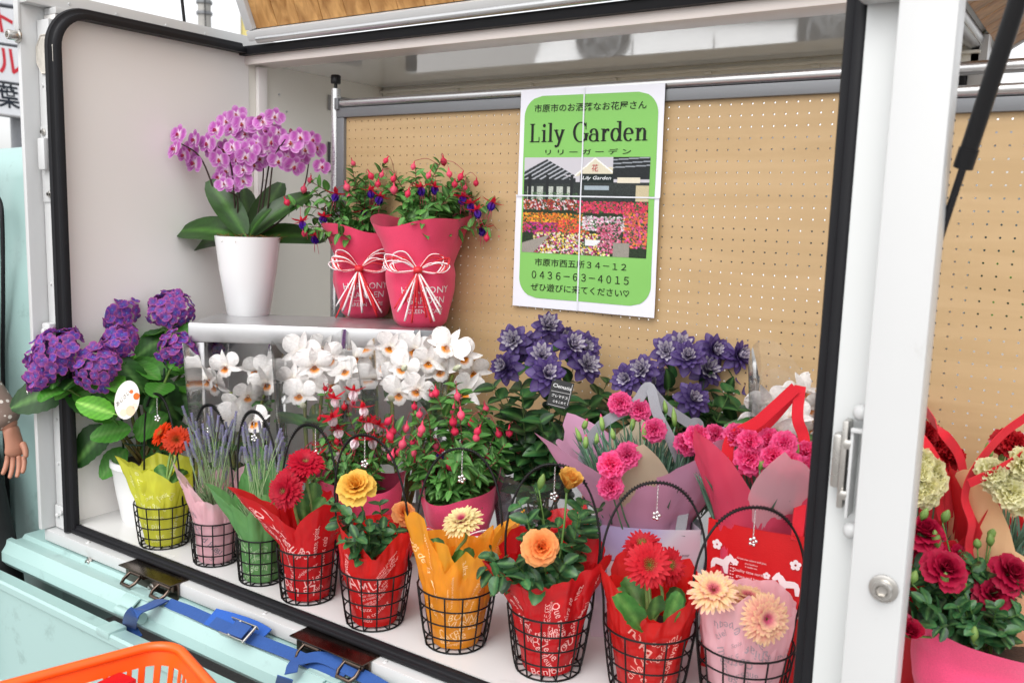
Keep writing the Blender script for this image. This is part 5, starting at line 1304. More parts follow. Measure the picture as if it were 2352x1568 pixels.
# 1 yellow wrapper, orange gerbera
TH, b, d, h = gift('y', 366, 1248, 0.058, 0.070, 0.108, (360, 905), 0.062, 0.5, 'black wire basket holding the yellow wrapper, leftmost in the front row', 'orange gerbera in a yellow printed wrapper, leftmost in the front row', 'gerbera', film_y,
     [(295, 0.075, 0.12, 48), (60, 0.02, 0.05, 60), (130, 0.05, 0.1, 60), (210, 0.05, 0.1, 60), (355, 0.05, -0.1, 40)],
     [('e bleu', -0.06, 0.83, 0.024, -75), ('bequ', -0.13, 0.80, 0.018, -100), ("J'avais", 0.055, 0.72, 0.016, 45), ('qui à', -0.13, 0.55, 0.016, -60), ('te pa', -0.05, 0.52, 0.02, 170), ('e inb', 0.03, 0.53, 0.018, 170), ('pec', -0.02, 0.64, 0.016, 185), ('un coin', 0.0, 0.40, 0.014, 8), ('te pie', -0.03, 0.27, 0.022, 4), ('fair', 0.03, 0.14, 0.016, 20), ('avec', -0.01, 0.08, 0.014, 10), ('pleurer', 0.13, 0.3, 0.02, 80), ('ciel', 0.10, 0.78, 0.016, 70)], '#E8EAA0', 0.20, 1, 0.45)
gerbera_plant(TH, b, h, [(372, 996, -0.02, fr(-0.6, 0.5, 0.6), 0.92), (407, 1010, -0.04, fr(0.1, 0.9, 0.35), 1.0), (385, 1022, 0.0, fr(-0.3, 0.2, 0.9), 0.6)], [(390, 1120, -0.02, 420, 1075, 0.02, 0, None), (385, 1110, 0.0, 360, 1065, 0.02, 1, None)], GERB_OR, d)
# lavender
lav_g, lav_v, lav_s = lin('#AEBC9A'), lin('#9C96C2'), lin('#8CA676')
def lavender(TH, base, h, tips, d0):
    mb = MB(); heads_ = MB()
    for (px, py) in tips + [(a + rnd.uniform(-18, 18), b + rnd.uniform(5, 50)) for a, b in tips]:
        P = at_d(px, py, d0 + rnd.uniform(-0.05, 0.05)); b_ = base + UP * h * 0.85 + rv(0.03, 0)
        pth = bez([b_, b_.lerp(P, 0.55) + rv(0.006), P], 5); mb.tube(pth, 0.0011, 4, col=lav_s)
        tg = (pth[-1] - pth[-2]).normalized(); L = rnd.uniform(0.032, 0.05); fm_ = Matrix.Translation(P - tg * L * 0.55) @ frame(tg)
        hm = MB()
        for k in range(7):
            z = L * k / 7; rr = 0.0058 * (1 - 0.55 * k / 7)
            for q in range(5):
                a = q * 1.2566 + k * 0.6
                hm.add(*pet(0.0080, 0.0052, 0.5, 0.5, 0.2, 0.2, 2, 2, lambda t, s, k=k: mixc(lav_g, lav_v, smooth(0.2, 0.8, rnd.random() + 0.08 * k - 0.1))), M=fm_ @ T(0, 0, z) @ Rz(math.degrees(a)) @ T(rr * 0.4, 0, 0) @ Ry(-62))
        hm.build('flower_spike', petal, TH, 180)
    for k in range(260):
        a = rnd.uniform(0, 6.28); p = base + UP * h * rnd.uniform(0.8, 1.05) + V((0.03 * math.cos(a), 0.03 * math.sin(a), 0)) * rnd.random()
        q = p + V((math.cos(a) * 0.03, math.sin(a) * 0.03, rnd.uniform(0.03, 0.085)))
        mb.tube([p, p.lerp(q, 0.6) + UP * 0.01, q], [0.0012, 0.0016, 0.0004], 3, flat=0.4, col=mixc(lin('#5E7E50'), lin('#9AB488'), rnd.random()))
    mb.build('stems_and_leaves', stem_m, TH, 180, kind='stuff')
TH, b, d, h = gift('pk', 496, 1285, 0.050, 0.058, 0.105, (480, 930), 0.058, 0.35, 'black wire basket holding the pale pink wrapper with lavender', 'lavender in a pale pink printed wrapper, second in the front row', 'lavender', film_pk,
     [(290, 0.115, 0.12, 44), (40, 0.02, 0.0, 50), (110, 0.08, 0.2, 50), (180, 0.07, 0.1, 60), (345, 0.02, 0, 30)],
     [('bleu', -0.15, 0.80, 0.026, -65), ('pequ', -0.17, 0.92, 0.018, -70), ('à midi', -0.12, 0.62, 0.018, 40), ('s faim', -0.10, 0.50, 0.022, 40), ('te d bleu', -0.01, 0.34, 0.024, -40), ('Un coin', 0.08, 0.62, 0.01, 0), ('ici un', 0.04, 0.15, 0.016, 60)], '#8F7F88', 0.20, 2, 0.35)
lavender(TH, b, h, [(443, 965), (452, 985), (458, 1000), (468, 990), (476, 968), (487, 955), (490, 985), (500, 972), (507, 990), (512, 1020), (520, 985), (528, 1010), (446, 1015), (462, 1025), (480, 1015), (495, 1030), (533, 985), (540, 965), (425, 950), (470, 1040), (505, 1045), (438, 1000), (549, 1000), (430, 1030)], d)
TH, b, d, h = gift('g', 600, 1328, 0.050, 0.057, 0.106, (583, 945), 0.062, 0.4, 'black wire basket holding the green wrapper', 'lavender in a green printed wrapper, third in the front row', 'lavender', film_g,
     [(290, 0.085, 0.35, 44), (60, 0.03, 0.0, 50), (130, 0.12, 0.15, 50), (200, 0.14, 0.1, 55), (20, 0.06, 0.0, 40)],
     [('Le  beau', -0.10, 0.42, 0.026, 172), ('bequ midi', -0.08, 0.52, 0.018, 172), ('tout de notre', 0.03, 0.42, 0.010, -8), ('seule fin qu', 0.03, 0.38, 0.010, -8), ('il à midi', 0.03, 0.31, 0.018, 172), ('à de la q', 0.02, 0.2, 0.024, -15), ('ibid', 0.05, 0.85, 0.022, 10), ('faire', -0.08, 0.12, 0.022, 50), ('un coin', 0.03, 0.08, 0.014, 172)], '#B4CFA4', 0.20, 3, 0.40)
lavender(TH, b, h, [(560, 1000), (566, 985), (572, 1020), (598, 985), (606, 1000), (615, 990), (625, 1030), (645, 1010), (650, 1035), (585, 1005), (592, 1030), (610, 1040), (635, 1050), (657, 1045), (578, 1045), (640, 1000)], d)
TH, b, d, h = gift('rg', 704, 1368, 0.057, 0.068, 0.118, (712, 975), 0.075, 0.35, 'black wire basket holding the crimson gerbera in red wrapper', 'two crimson gerberas in a red printed wrapper beside the green wrapper', 'gerbera', film_r,
     [(292, 0.095, 0.50, 40), (70, 0.02, 0.1, 40), (140, 0.06, 0.10, 60), (215, 0.05, 0.1, 50), (30, 0.07, 0.1, 40)],
     [('nous tromper', -0.185, 0.80, 0.016, -88), ('claire lorsque', -0.155, 0.74, 0.017, -80), ('Cette paix', -0.12, 0.60, 0.022, -30), ('Dieu n', -0.06, 0.80, 0.034, -48), ('Cette paix d', -0.06, 0.68, 0.022, 150), ('Mangeons', -0.08, 0.48, 0.018, -32), ('cette paix', 0.07, 0.62, 0.020, 90), ('Mangeons, cela', 0.12, 0.46, 0.016, 90), ('Le bequ', -0.06, 0.14, 0.028, 175), ('Die', 0.06, 0.22, 0.026, 15), ('déjeuner', 0.03, 0.36, 0.014, 6), ('sois', -0.08, 0.30, 0.02, 60), ('midi', 0.10, 0.12, 0.016, 30)], '#F0B4B0', 0.25, 4, 0.40, 0.1)
gerbera_plant(TH, b, h, [(655, 1128, -0.12, fr(-0.25, 0.85, 0.35), 1.0), (702, 1062, -0.05, fr(0.1, 0.45, 0.85), 1.05), (668, 1100, -0.06, fr(0.0, 0.5, 0.8), 0.9)], [(700, 1200, -0.05, 690, 1130, -0.06, 0, None), (710, 1200, -0.04, 740, 1140, -0.03, 1, None), (715, 1190, -0.02, 720, 1110, 0.02, 0, None)], GERB_RED, d)
# roses
def rose_plant(TH, base, h, tips, flowers, d0, nleaf=5, lsize=1.0, buds=()):
    paths = shrub(TH, base + UP * h * 0.85, tips, LF_ROSE, d0, nleaf, lsize, 0.0021, ('#46602C', '#567A3A'), 0.12, 0.3, base_spread=0.02)
    mb = MB()
    for (px, py, dd, dr, s, me) in flowers:
        P = at_d(px, py, d0 + dd); dr = V(dr).normalized(); place(TH, me, P, dr, UP, rnd.uniform(0, 6), s, 'flower')
        b_ = base + UP * h * 0.9 + rv(0.015, 0)
        mb.tube(bez([b_, b_.lerp(P, 0.6) + rv(0.006), P - dr * 0.008], 6), 0.0021, 6, col=lin('#5E8040'))
    for (px, py, dd) in buds:
        P = at_d(px, py, d0 + dd); place(TH, ROSE_BUDG, P, UP + rv(0.3), name='bud')
        b_ = base + UP * h; mb.tube(bez([b_, b_.lerp(P, 0.6) + rv(0.01), P], 5), 0.0014, 5, col=lin('#5E8040'))
    mb.build('flower_stems', stem_m, TH, 180)
TH, b, d, h = gift('rr', 843, 1432, 0.058, 0.075, 0.118, (838, 998), 0.085, 0.25, 'black wire basket holding the yellow rose in red wrapper', 'yellow rose in a red printed wrapper reading AMU, behind the front seal', 'rose', film_r2,
     [(300, 0.085, 0.0, 40), (50, 0.05, 0.0, 40), (150, 0.04, 0.05, 60), (220, 0.04, 0.05, 60), (90, 0.04, 0.15, 35)],
     [('AMU', -0.035, 0.56, 0.034, 22), ('quand je ferme', 0.075, 0.78, 0.010, 20), ('au soleil de', 0.075, 0.74, 0.010, 20), ('réveiller. Pour', 0.075, 0.70, 0.011, 20), ('hirondelle', 0.08, 0.66, 0.011, 20), ('savoir choisi. J étais', 0.01, 0.50, 0.009, 22), ('es croisés. Nous', 0.02, 0.46, 0.009, 22), ('regards se dit que no', 0.03, 0.42, 0.009, 22), ('quelque chose', 0.03, 0.38, 0.009, 22), ('Mangeons la', -0.12, 0.62, 0.016, 75), ('je me me', -0.14, 0.45, 0.014, 80), ('à ceux', -0.05, 0.25, 0.014, 10), ('n croient', 0.04, 0.22, 0.014, 25), ('bleu', -0.03, 0.1, 0.014, 5)], '#F0B0AC', 0.14, 5, 0.32)
rose_plant(TH, b, h, [(760, 1150, -0.06), (800, 1180, -0.1), (850, 1200, -0.08), (790, 1240, -0.12), (880, 1210, -0.05), (870, 1150, 0.0), (820, 1230, -0.13), (910, 1215, -0.02), (775, 1200, -0.06)], [(818, 1118, -0.06, fr(-0.05, 0.5, 0.8), 1.0, ROSE_Y), (928, 1178, 0.02, fr(0.3, 0.6, 0.5), 0.85, ROSE_O)], d, 5, 1.0)
TH, b, d, h = gift('or', 1046, 1470, 0.060, 0.078, 0.120, (1062, 1030), 0.092, 0.2, 'black wire basket holding the orange wrapper', 'cream and pink gerbera in an orange printed wrapper in the middle of the front row', 'gerbera', film_o,
     [(292, 0.12, 0.06, 34), (322, 0.085, 0.0, 24), (60, 0.10, 0.10, 32), (105, 0.10, 0.30, 34), (180, 0.03, 0.05, 60), (15, 0.05, 0.0, 28), (230, 0.03, 0.05, 40)],
     [('ses de la vie', -0.13, 0.64, 0.022, -62), ('ujourd', -0.105, 0.78, 0.024, -62), ('Les miracles n arrivent', 0.095, 0.66, 0.012, 55), ('à ceux et celles qui y croient', 0.12, 0.64, 0.013, 55), ('La plage ensoleillée', -0.01, 0.68, 0.009, 85), ('aux vagues', -0.03, 0.66, 0.009, 85), ('BONNE', 0.055, 0.34, 0.022, -18), ('VUE EE', 0.05, 0.26, 0.022, -18), ('Carpe', -0.02, 0.18, 0.022, 20), ('au vie', -0.01, 0.12, 0.024, 15), ('yens', -0.12, 0.30, 0.018, -55), ('vent', -0.06, 0.38, 0.014, 10), ('entrepris', 0.0, 0.06, 0.010, 12), ('allez', 0.04, 0.84, 0.018, -85)], '#F8CE90', 0.18, 6, 0.36)
gerbera_plant(TH, b, h, [(1062, 1197, -0.05, fr(-0.25, 0.35, 0.9), 1.0)], [(1020, 1330, -0.05, 1000, 1240, -0.02, 0, None), (1030, 1325, -0.06, 1010, 1270, -0.09, 1, 0.5), (1040, 1330, -0.05, 1055, 1270, -0.08, 0, 0.5), (1050, 1330, 0.0, 1080, 1260, 0.0, 1, None)], GERB_CR, d)
TH, b, d, h = gift('r2', 1258, 1528, 0.062, 0.080, 0.122, (1275, 1066), 0.095, 0.15, 'black wire basket holding the orange roses in glossy red wrapper', 'orange roses in a glossy red printed wrapper right of the orange wrapper', 'rose', film_r,
     [(288, 0.06, 0.40, 34), (345, 0.03, 0.0, 30), (58, 0.085, 0.12, 30), (95, 0.06, 0.25, 30), (150, 0.13, 0.1, 45), (200, 0.08, 0.1, 40), (20, 0.05, 0.0, 25), (240, 0.06, 0.2, 35)],
     [('ez dès', -0.12, 0.66, 0.024, -62), ('en vie', -0.16, 0.60, 0.018, -70), ('Que tous', 0.03, 0.62, 0.020, -72), ('sirs se', 0.06, 0.70, 0.020, 80), ('DE SES', -0.02, 0.72, 0.014, 85), ('Beaucoup de bonheur', -0.01, 0.60, 0.010, 85), ('NOveilleu', -0.03, 0.43, 0.020, 8), ('tes de', -0.02, 0.49, 0.018, 5), ('Je ne', 0.0, 0.27, 0.022, -55), ('Ces fleurs', -0.03, 0.23, 0.018, -60), ('JOU', 0.08, 0.30, 0.026, 20), ('qu à ceux', 0.10, 0.44, 0.018, 60), ('Les miracl', 0.13, 0.5, 0.016, 65), ('Bonjour C', 0.03, 0.06, 0.022, 10), ('sirs', 0.17, 0.8, 0.022, 60), ('nez', 0.1, 0.8, 0.022, 80)], '#F2B4B0', 0.20, 7, 0.30, npl=8)
rose_plant(TH, b, h, [(1190, 1150, -0.03), (1230, 1120, 0.0), (1340, 1150, 0.0), (1380, 1165, 0.02), (1120, 1270, -0.08), (1135, 1320, -0.1), (1180, 1290, -0.1), (1210, 1190, -0.05), (1280, 1200, -0.02), (1300, 1290, -0.1), (1250, 1170, 0.02), (1200, 1330, -0.12), (1330, 1180, -0.04), (1110, 1300, -0.05)], [(1242, 1256, -0.12, fr(0.15, 0.85, 0.35), 1.05, ROSE_O), (1304, 1118, -0.03, fr(0.15, 0.35, 0.9), 1.0, ROSE_OB)], d, 6, 1.12, [(1238, 1125, -0.04)])
TH, b, d, h = gift('rg2', 1484, 1578, 0.064, 0.083, 0.124, (1512, 1108), 0.100, 0.05, 'black wire basket holding three scarlet gerberas in red wrapper', 'three scarlet gerberas in a red printed wrapper left of the pale pink wrapper', 'gerbera', film_r2,
     [(285, 0.085, 0.08, 34), (320, 0.03, 0.0, 28), (70, 0.09, 0.12, 36), (130, 0.06, 0.2, 50), (200, 0.06, 0.2, 50), (35, 0.03, 0.05, 25)],
     [('bequ', -0.06, 0.66, 0.024, 150), ('e ble', -0.03, 0.60, 0.034, 150), ('ut lequel', 0.0, 0.55, 0.016, 30), ('ibim', 0.055, 0.66, 0.022, 185), ("j'avais", 0.08, 0.52, 0.020, 70), ('un coin', 0.06, 0.30, 0.02, 80), ('Cette', -0.05, 0.32, 0.026, -70), ('ciel', -0.1, 0.26, 0.022, 60), ('co', 0.0, 0.72, 0.02, 160), ('Le', 0.05, 0.18, 0.03, 85)], '#F0A89C', 0.16, 8, 0.28)
gerbera_plant(TH, b, h, [(1476, 1252, 0.03, fr(-0.2, 0.4, 0.85), 0.95), (1490, 1297, -0.08, fr(0.05, 0.85, 0.4), 1.0), (1536, 1300, -0.02, fr(0.35, 0.65, 0.5), 0.92)], [(1450, 1420, -0.08, 1415, 1345, -0.06, 0, None), (1470, 1440, -0.10, 1440, 1385, -0.16, 1, None), (1530, 1440, -0.08, 1555, 1370, -0.1, 1, None), (1540, 1430, -0.04, 1560, 1340, 0.0, 0, None), (1500, 1420, -0.1, 1510, 1380, -0.16, 0, 0.55), (1480, 1420, 0.0, 1440, 1320, 0.03, 1, None)], GERB_BR, d)
TH, b, d, h = gift('pg', 1700, 1622, 0.064, 0.084, 0.124, (1735, 1165), 0.105, -0.05, 'black wire basket at the right end of the front row', 'three peach gerberas in a pale pink printed wrapper next to the white pillar', 'gerbera', film_pk2,
     [(285, 0.05, 0.0, 40), (345, 0.055, -0.1, 35), (55, 0.02, 0.0, 40), (130, 0.03, 0.0, 50), (210, 0.03, 0.0, 50)],
     [('Cette', -0.06, 0.50, 0.026, 172), ('airci', 0.06, 0.62, 0.026, 172), ('miaf', 0.0, 0.60, 0.026, 172), ('avais je', 0.0, 0.72, 0.026, 150), ('lorsque', -0.04, 0.40, 0.022, 10), ('us tromp', -0.01, 0.33, 0.022, -12), ('ciel', -0.13, 0.74, 0.018, 20), ('bequ', -0.12, 0.82, 0.020, 190), ('Sois', -0.07, 0.66, 0.012, 5), ('e', -0.07, 0.76, 0.03, 185), ('merci', -0.12, 0.50, 0.024, -80), ('le lo', 0.13, 0.64, 0.014, 30), ('pleu', 0.06, 0.36, 0.02, 60), ('ac ç', -0.08, 0.57, 0.016, 10)], '#A8949C', 0.10, 9, 0.45, npl=6)
gerbera_plant(TH, b, h, [(1638, 1358, -0.10, fr(-0.1, 0.55, 0.75), 0.95, GERB_PY), (1718, 1370, -0.03, fr(0.1, 0.1, 1.0), 0.9, GERB_PY), (1758, 1420, -0.12, fr(0.2, 0.85, 0.35), 0.98, GERB_PY2)], [(1700, 1480, -0.05, 1680, 1420, -0.03, 0, None)], GERB_PY, d)
# ================================================================== CARNATIONS IN CARRIER BAGS
def hit_plane(px, py, P0, n):
    r = V(CAM_R.T @ np.array([(px - 1176) / FPX, (py - 784) / FPX, 1.0])); C0 = V(CAM_C)
    return C0 + r * ((V(P0) - C0).dot(V(n)) / r.dot(V(n)))
def ribbon(path, w, side=None, th=0.0012, n=6, nrm=None):
    """flat strap along a path; side = width direction (or taken across nrm)"""
    pth = bez(path, n) if n else [V(p) for p in path]; mb = MB(); vs = []
    for i, p in enumerate(pth):
        t = (pth[min(i + 1, len(pth) - 1)] - pth[max(i - 1, 0)]).normalized()
        sd_ = V(side) if side is not None else t.cross(V(nrm))
        sd_ = (sd_ - t * sd_.dot(t)).normalized(); nn = t.cross(sd_).normalized()
        for a, b in ((-1, -1), (1, -1), (1, 1), (-1, 1)): vs.append(p + sd_ * (w / 2 * a) + nn * (th / 2 * b))
    k = len(pth); fs = [(i * 4 + j, i * 4 + (j + 1) % 4, i * 4 + 4 + (j + 1) % 4, i * 4 + 4 + j) for i in range(k - 1) for j in range(4)]
    fs += [(3, 2, 1, 0), tuple((k - 1) * 4 + j for j in range(4))]
    return mb.add(vs, fs)
def carrier_bag(lab, c_, n, w, dp, H, m, handle_m, handles, seed=0, bulge=0.012, group='paper carrier bags'):
    """open-topped bag; c_ = middle of the front bottom edge, n = where the front faces"""
    n = V(n).normalized(); ex = V((-n.y, n.x, 0)); TH = thing('carrier_bag', lab, 'carrier bag', c_ - n * dp / 2, group)
    def front(u, v): return c_ + ex * ((u - 0.5) * w) + UP * (v * H) + n * (bulge * math.sin(PI * u) * (0.4 + 0.6 * v))
    mb = MB().grid(front, 16, 10)
    mb.grid(lambda u, v: c_ - n * dp + ex * ((0.5 - u) * w) + UP * (v * H) - n * bulge * math.sin(PI * u) * v, 12, 8)
    for s_ in (-1, 1):
        mb.grid(lambda u, v, s_=s_: c_ + ex * (s_ * w / 2) - n * (dp * (u if s_ > 0 else 1 - u)) + UP * v * H - ex * s_ * 0.012 * math.sin(PI * u) * v, 6, 8)
    mb.grid(lambda u, v: c_ + ex * ((u - 0.5) * w) - n * (dp * v) + UP * 0.001, 4, 4)
    B = mb.build('bag', m, TH, 40)
    for path, ww in handles: ribbon(path, ww, None, 0.0016, 8, TOCAM + UP * 0.2).build('handle', handle_m, TH, 60)
    return TH, front, n, ex
def print_on(B, front, n, items, col, off=0.0012, nm='bag_print'):
    mb = MB()
    for (vs, fs) in items: mb.add([V(front(x, y)) + n * off for x, y in vs], fs, col)
    mb.build(nm, printed, B, 0)
def txt(s, x, y, size, w, h, ang=0, sp=1.0):
    vs, fs = text_mesh(s, size, res=2, spacing=sp); ca, sa_ = math.cos(math.radians(ang)), math.sin(math.radians(ang))
    return [(x + (a * ca - b * sa_) / w, y + (a * sa_ + b * ca) / h) for a, b in vs], fs
PK = [1.0]
def poly(pts, x, y, s, w, h, flip=False):
    y = 1 - (1 - y) * PK[0]; s = s * (0.80 if PK[0] < 1 else 1); return [(x + (-a if flip else a) * s / w, y + b * s / h) for a, b in pts], [tuple(range(len(pts)))]
def carnations(TH, base, top, flowers, buds, tips, d0, me, wraps, nl=160, spread=0.09, lz=1.25):
    for fn, m in wraps: sheet(TH, fn, m, 'wrapper', 90, 18)
    mb = MB()
    mid_ = sum(f[0] for f in flowers) / len(flowers)
    for i, (px, py, dd) in enumerate(flowers):
        P = at_d(px, py, d0 + dd - 0.03); d = facing(px, mid_, 0.35, 0.5)
        place(TH, me[i % len(me)], P, d, UP, rnd.uniform(0, 6), rnd.uniform(0.9, 1.1), 'flower')
        q = P - d * 0.026; mb.tube(bez([base + UP * top * 0.6 + rv(0.02, 0), base.lerp(q, 0.6) + UP * 0.03, q], 6), 0.0017, 5, col=lin('#5E8A68'))
    for i, (px, py, dd) in enumerate(buds):
        P = at_d(px, py, d0 + dd); d = UP + rv(0.35); place(TH, CARN_B[i % 2], P, d, s=rnd.uniform(0.85, 1.1), name='bud')
        mb.tube(bez([base + UP * top * 0.6 + rv(0.02, 0), base.lerp(P, 0.6) + UP * 0.03, P], 6), 0.0015, 5, col=lin('#5E8A68'))
    mb.build('stems', stem_m, TH, 180)
    for k in range(nl):
        a = rnd.uniform(0, 6.28); r = spread * math.sqrt(rnd.random()); p = base + RIGHT * (r * math.cos(a)) + TOCAM * (r * math.sin(a) * 0.38) + UP * (top * rnd.uniform(min(0.95, lz - 0.15), lz))
        place_leaf(TH, LF_CARN[k % 3], p, RIGHT * (math.cos(a) * 0.5) + TOCAM * (math.sin(a) * 0.3) + UP + rv(0.3), TOCAM + rv(0.6), rnd.uniform(0.8, 1.3))

nonw_l = film_mat('lilac_nonwoven', '#E2AACC', 0.10, 0.40, 0.8, 0.5, 0.15)
nonw_b = film_mat('beige_nonwoven', '#DCCEB4', 0.10, 0.40, 0.8, 0.5, 0.15)
nonw_p = film_mat('pale_pink_nonwoven', '#ECB8C4', 0.20, 0.40, 0.8, 0.5, 0.15)
film_rose = film_mat('rose_red_film', '#EA5474', 0.10, 0.40, 0.35)
nonw_o = film_mat('orange_nonwoven', '#F4CC9E', 0.05, 0.40, 0.8, 0.5, 0.15)
film_red3 = film_mat('coral_red_film', '#D42C38', 0.12, 0.40, 0.4)
grey_felt = weave_mat('grey_felt', '#8E8F95', 0.9, 900)
red_felt = weave_mat('red_felt', '#C8202E', 0.85, 900)
# --- lilac bag with grey felt handle
m, nt, bs = nodes('lilac_print')                       # soft lilac to pink wash printed on the bag
tc = nt.nodes.new('ShaderNodeTexCoord'); nz = nt.nodes.new('ShaderNodeTexNoise'); nz.inputs['Scale'].default_value = 6; nz.inputs['Detail'].default_value = 1
cr = nt.nodes.new('ShaderNodeValToRGB'); nt.links.new(tc.outputs['Object'], nz.inputs['Vector']); nt.links.new(nz.outputs['Fac'], cr.inputs[0]); nt.links.new(cr.outputs[0], bs.inputs['Base Color'])
cr.color_ramp.elements[0].position = 0.32; cr.color_ramp.elements[0].color = lin('#A9A0C8'); cr.color_ramp.elements[1].position = 0.70; cr.color_ramp.elements[1].color = lin('#D8AFC0')
e_ = cr.color_ramp.elements.new(0.5); e_.color = lin('#CFCBD6'); bs.inputs['Roughness'].default_value = 0.4
lilac_bag = m
n1 = V((0.50, -0.87, 0)).normalized(); P1 = V((1.48, 0.30, FZ))
tl, tr_ = hit_plane(1368, 1203, P1, n1), hit_plane(1612, 1190, P1, n1)
ex1 = V((-n1.y, n1.x, 0)); cc = (tl + tr_) / 2; w1 = (tr_ - tl).dot(ex1); H1 = min(tl.z, tr_.z) - FZ
c1_ = V((cc.x, cc.y, FZ)); d1 = depth(c1_)
ap = at_d(1490, 888, d1 - 0.0)
hd1 = [([at_d(1352, 1010, d1 + 0.02), at_d(1390, 968, d1 + 0.01), at_d(1455, 930, d1), ap, at_d(1510, 950, d1 - 0.01), at_d(1550, 1030, d1 - 0.01), at_d(1575, 1120, d1), c1_ + ex1 * w1 * 0.30 + UP * H1 * 0.95 + n1 * 0.006], 0.021),
       ([at_d(1487, 886, d1 + 0.06), at_d(1530, 935, d1 + 0.06), at_d(1580, 970, d1 + 0.07), at_d(1606, 990, d1 + 0.08), c1_ + ex1 * w1 * 0.40 - n1 * 0.10 + UP * H1 * 0.95], 0.021),
       ([ap, at_d(1500, 905, d1 + 0.03), at_d(1487, 886, d1 + 0.06)], 0.021), ([at_d(1352, 1010, d1 + 0.02), at_d(1340, 1080, d1 + 0.03), c1_ - ex1 * w1 * 0.40 + UP * H1 * 0.95 - n1 * 0.04], 0.021)]
B1, fr1, nn1, ee1 = carrier_bag('lilac and pink carrier bag with a grey felt handle behind the scarlet gerberas', c1_, n1, w1, 0.12, H1, lilac_bag, grey_felt, hd1)
its = [txt('LE CARRÉ', 0.30, 0.60, 0.013, w1, H1), txt('PLEIN JOUR', 0.30, 0.50, 0.013, w1, H1), txt('Ce n est que', 0.30, 0.44, 0.007, w1, H1), txt('Un cadeau pour', 0.78, 0.78, 0.008, w1, H1), txt('rêver par ces', 0.78, 0.74, 0.008, w1, H1), txt('sentiments', 0.78, 0.70, 0.008, w1, H1)]
print_on(B1, fr1, nn1, its, lin('#4A4048'), 0.002)
mb = MB(); fq = [(0.12, 0.38), (0.48, 0.38), (0.48, 0.70), (0.12, 0.70)]
for k in range(4): mb.tube([V(fr1(*fq[k])) + nn1 * 0.0015, V(fr1(*fq[(k + 1) % 4])) + nn1 * 0.0015], 0.0006, 4)
mb.build('bag_frame_line', mat('print_dark', '#5A4A54', 0.6), B1)
mb = MB().add([V(fr1(0.13 + 0.34 * u, 0.39 + 0.30 * v_)) + nn1 * 0.0007 for v_ in (0, 0.5, 1) for u in (0, 0.5, 1)], [(0, 1, 4, 3), (1, 2, 5, 4), (3, 4, 7, 6), (4, 5, 8, 7)]); mb.build('bag_label', mat('label_white', '#E4DCE0', 0.5), B1)
bc = c1_ - n1 * 0.06
CA1 = thing('carnation_plant', 'bright pink carnations in lilac and beige paper inside the lilac bag', 'carnation', bc + UP * 0.004)
carnations(CA1, bc, H1 * 1.05, [(1425, 927, 0.03), (1470, 942, 0.03), (1502, 988, -0.02), (1600, 1005, -0.02), (1642, 1000, 0.02), (1442, 1045, -0.08), (1405, 1068, -0.08), (1402, 1118, -0.08), (1575, 1020, 0.0), (1620, 1035, -0.03)],
           [(1340, 985, -0.02), (1335, 1015, -0.02), (1345, 1030, -0.04), (1370, 1020, -0.03), (1385, 990, 0.0), (1410, 1010, -0.02), (1450, 990, 0.0), (1530, 950, 0.02), (1500, 960, 0.02), (1480, 1010, -0.05), (1520, 1000, -0.03), (1550, 980, 0.0)], None, d1, CARN_P,
           [(wrap_fn(bc, 0.042, 0.050, H1, [(285, 0.15, 0.12, 50), (70, 0.15, 0.12, 50), (130, 0.16, 0.2, 50), (215, 0.16, 0.2, 45), (25, 0.13, 0.10, 44), (335, 0.04, 0.1, 30)], 0.30, 0.04, 5, 11, 0.14, asp=1.9), nonw_l),
            (wrap_fn(bc, 0.040, 0.047, H1, [(352, 0.16, 0.16, 32), (320, 0.05, 0.1, 30), (90, 0.17, 0.2, 40), (180, 0.15, 0.2, 60)], 0.28, 0.04, 5, 14, 0.12, asp=1.8), nonw_b)], 400, 0.12, 1.38)
# --- red folk-art bag with red felt handle
n2 = V((0.06, -1, 0)).normalized(); P2_ = V((1.70, 0.30, FZ))
tl, tr_ = hit_plane(1628, 1183, P2_, n2), hit_plane(1850, 1238, P2_, n2)
ex2 = V((-n2.y, n2.x, 0)); cc = (tl + tr_) / 2; w2 = (tr_ - tl).dot(ex2); H2 = cc.z - FZ
c2_ = V((cc.x, cc.y, FZ)); d2 = depth(c2_); ap = at_d(1827, 890, d2 + 0.02)
hd2 = [([c2_ - ex2 * w2 * 0.18 + UP * H2 + n2 * 0.004, at_d(1672, 1025, d2 + 0.0), at_d(1745, 965, d2), ap], 0.022), ([c2_ - ex2 * w2 * 0.15 + UP * H2 - n2 * 0.08, at_d(1690, 1020, d2 + 0.06), at_d(1760, 975, d2 + 0.05), at_d(1832, 893, d2 + 0.05)], 0.020),
       ([at_d(1838, 886, d2 + 0.03), at_d(1832, 960, d2 + 0.01), at_d(1848, 1030, d2), c2_ + ex2 * w2 * 0.42 + UP * H2 * 0.97 + n2 * 0.003], 0.022)]
red_bag = mat('red_nonwoven_bag', '#C40C14', 0.5, var=0.06, vscale=60, bump=0.15, bscale=400)
B2, fr2, nn2, ee2 = carrier_bag('red carrier bag printed with white horses, birds and flowers beside the pillar', c2_, n2, w2, 0.10, H2, red_bag, red_felt, hd2)
HORSE = [(-0.5, -0.42), (-0.36, -0.42), (-0.30, -0.10), (0.02, -0.14), (0.12, -0.42), (0.27, -0.42), (0.28, -0.02), (0.36, 0.16), (0.54, 0.06), (0.60, 0.18), (0.44, 0.42), (0.32, 0.50), (0.28, 0.40), (0.18, 0.36), (0.04, 0.16), (-0.28, 0.18), (-0.44, 0.10), (-0.52, -0.1)]
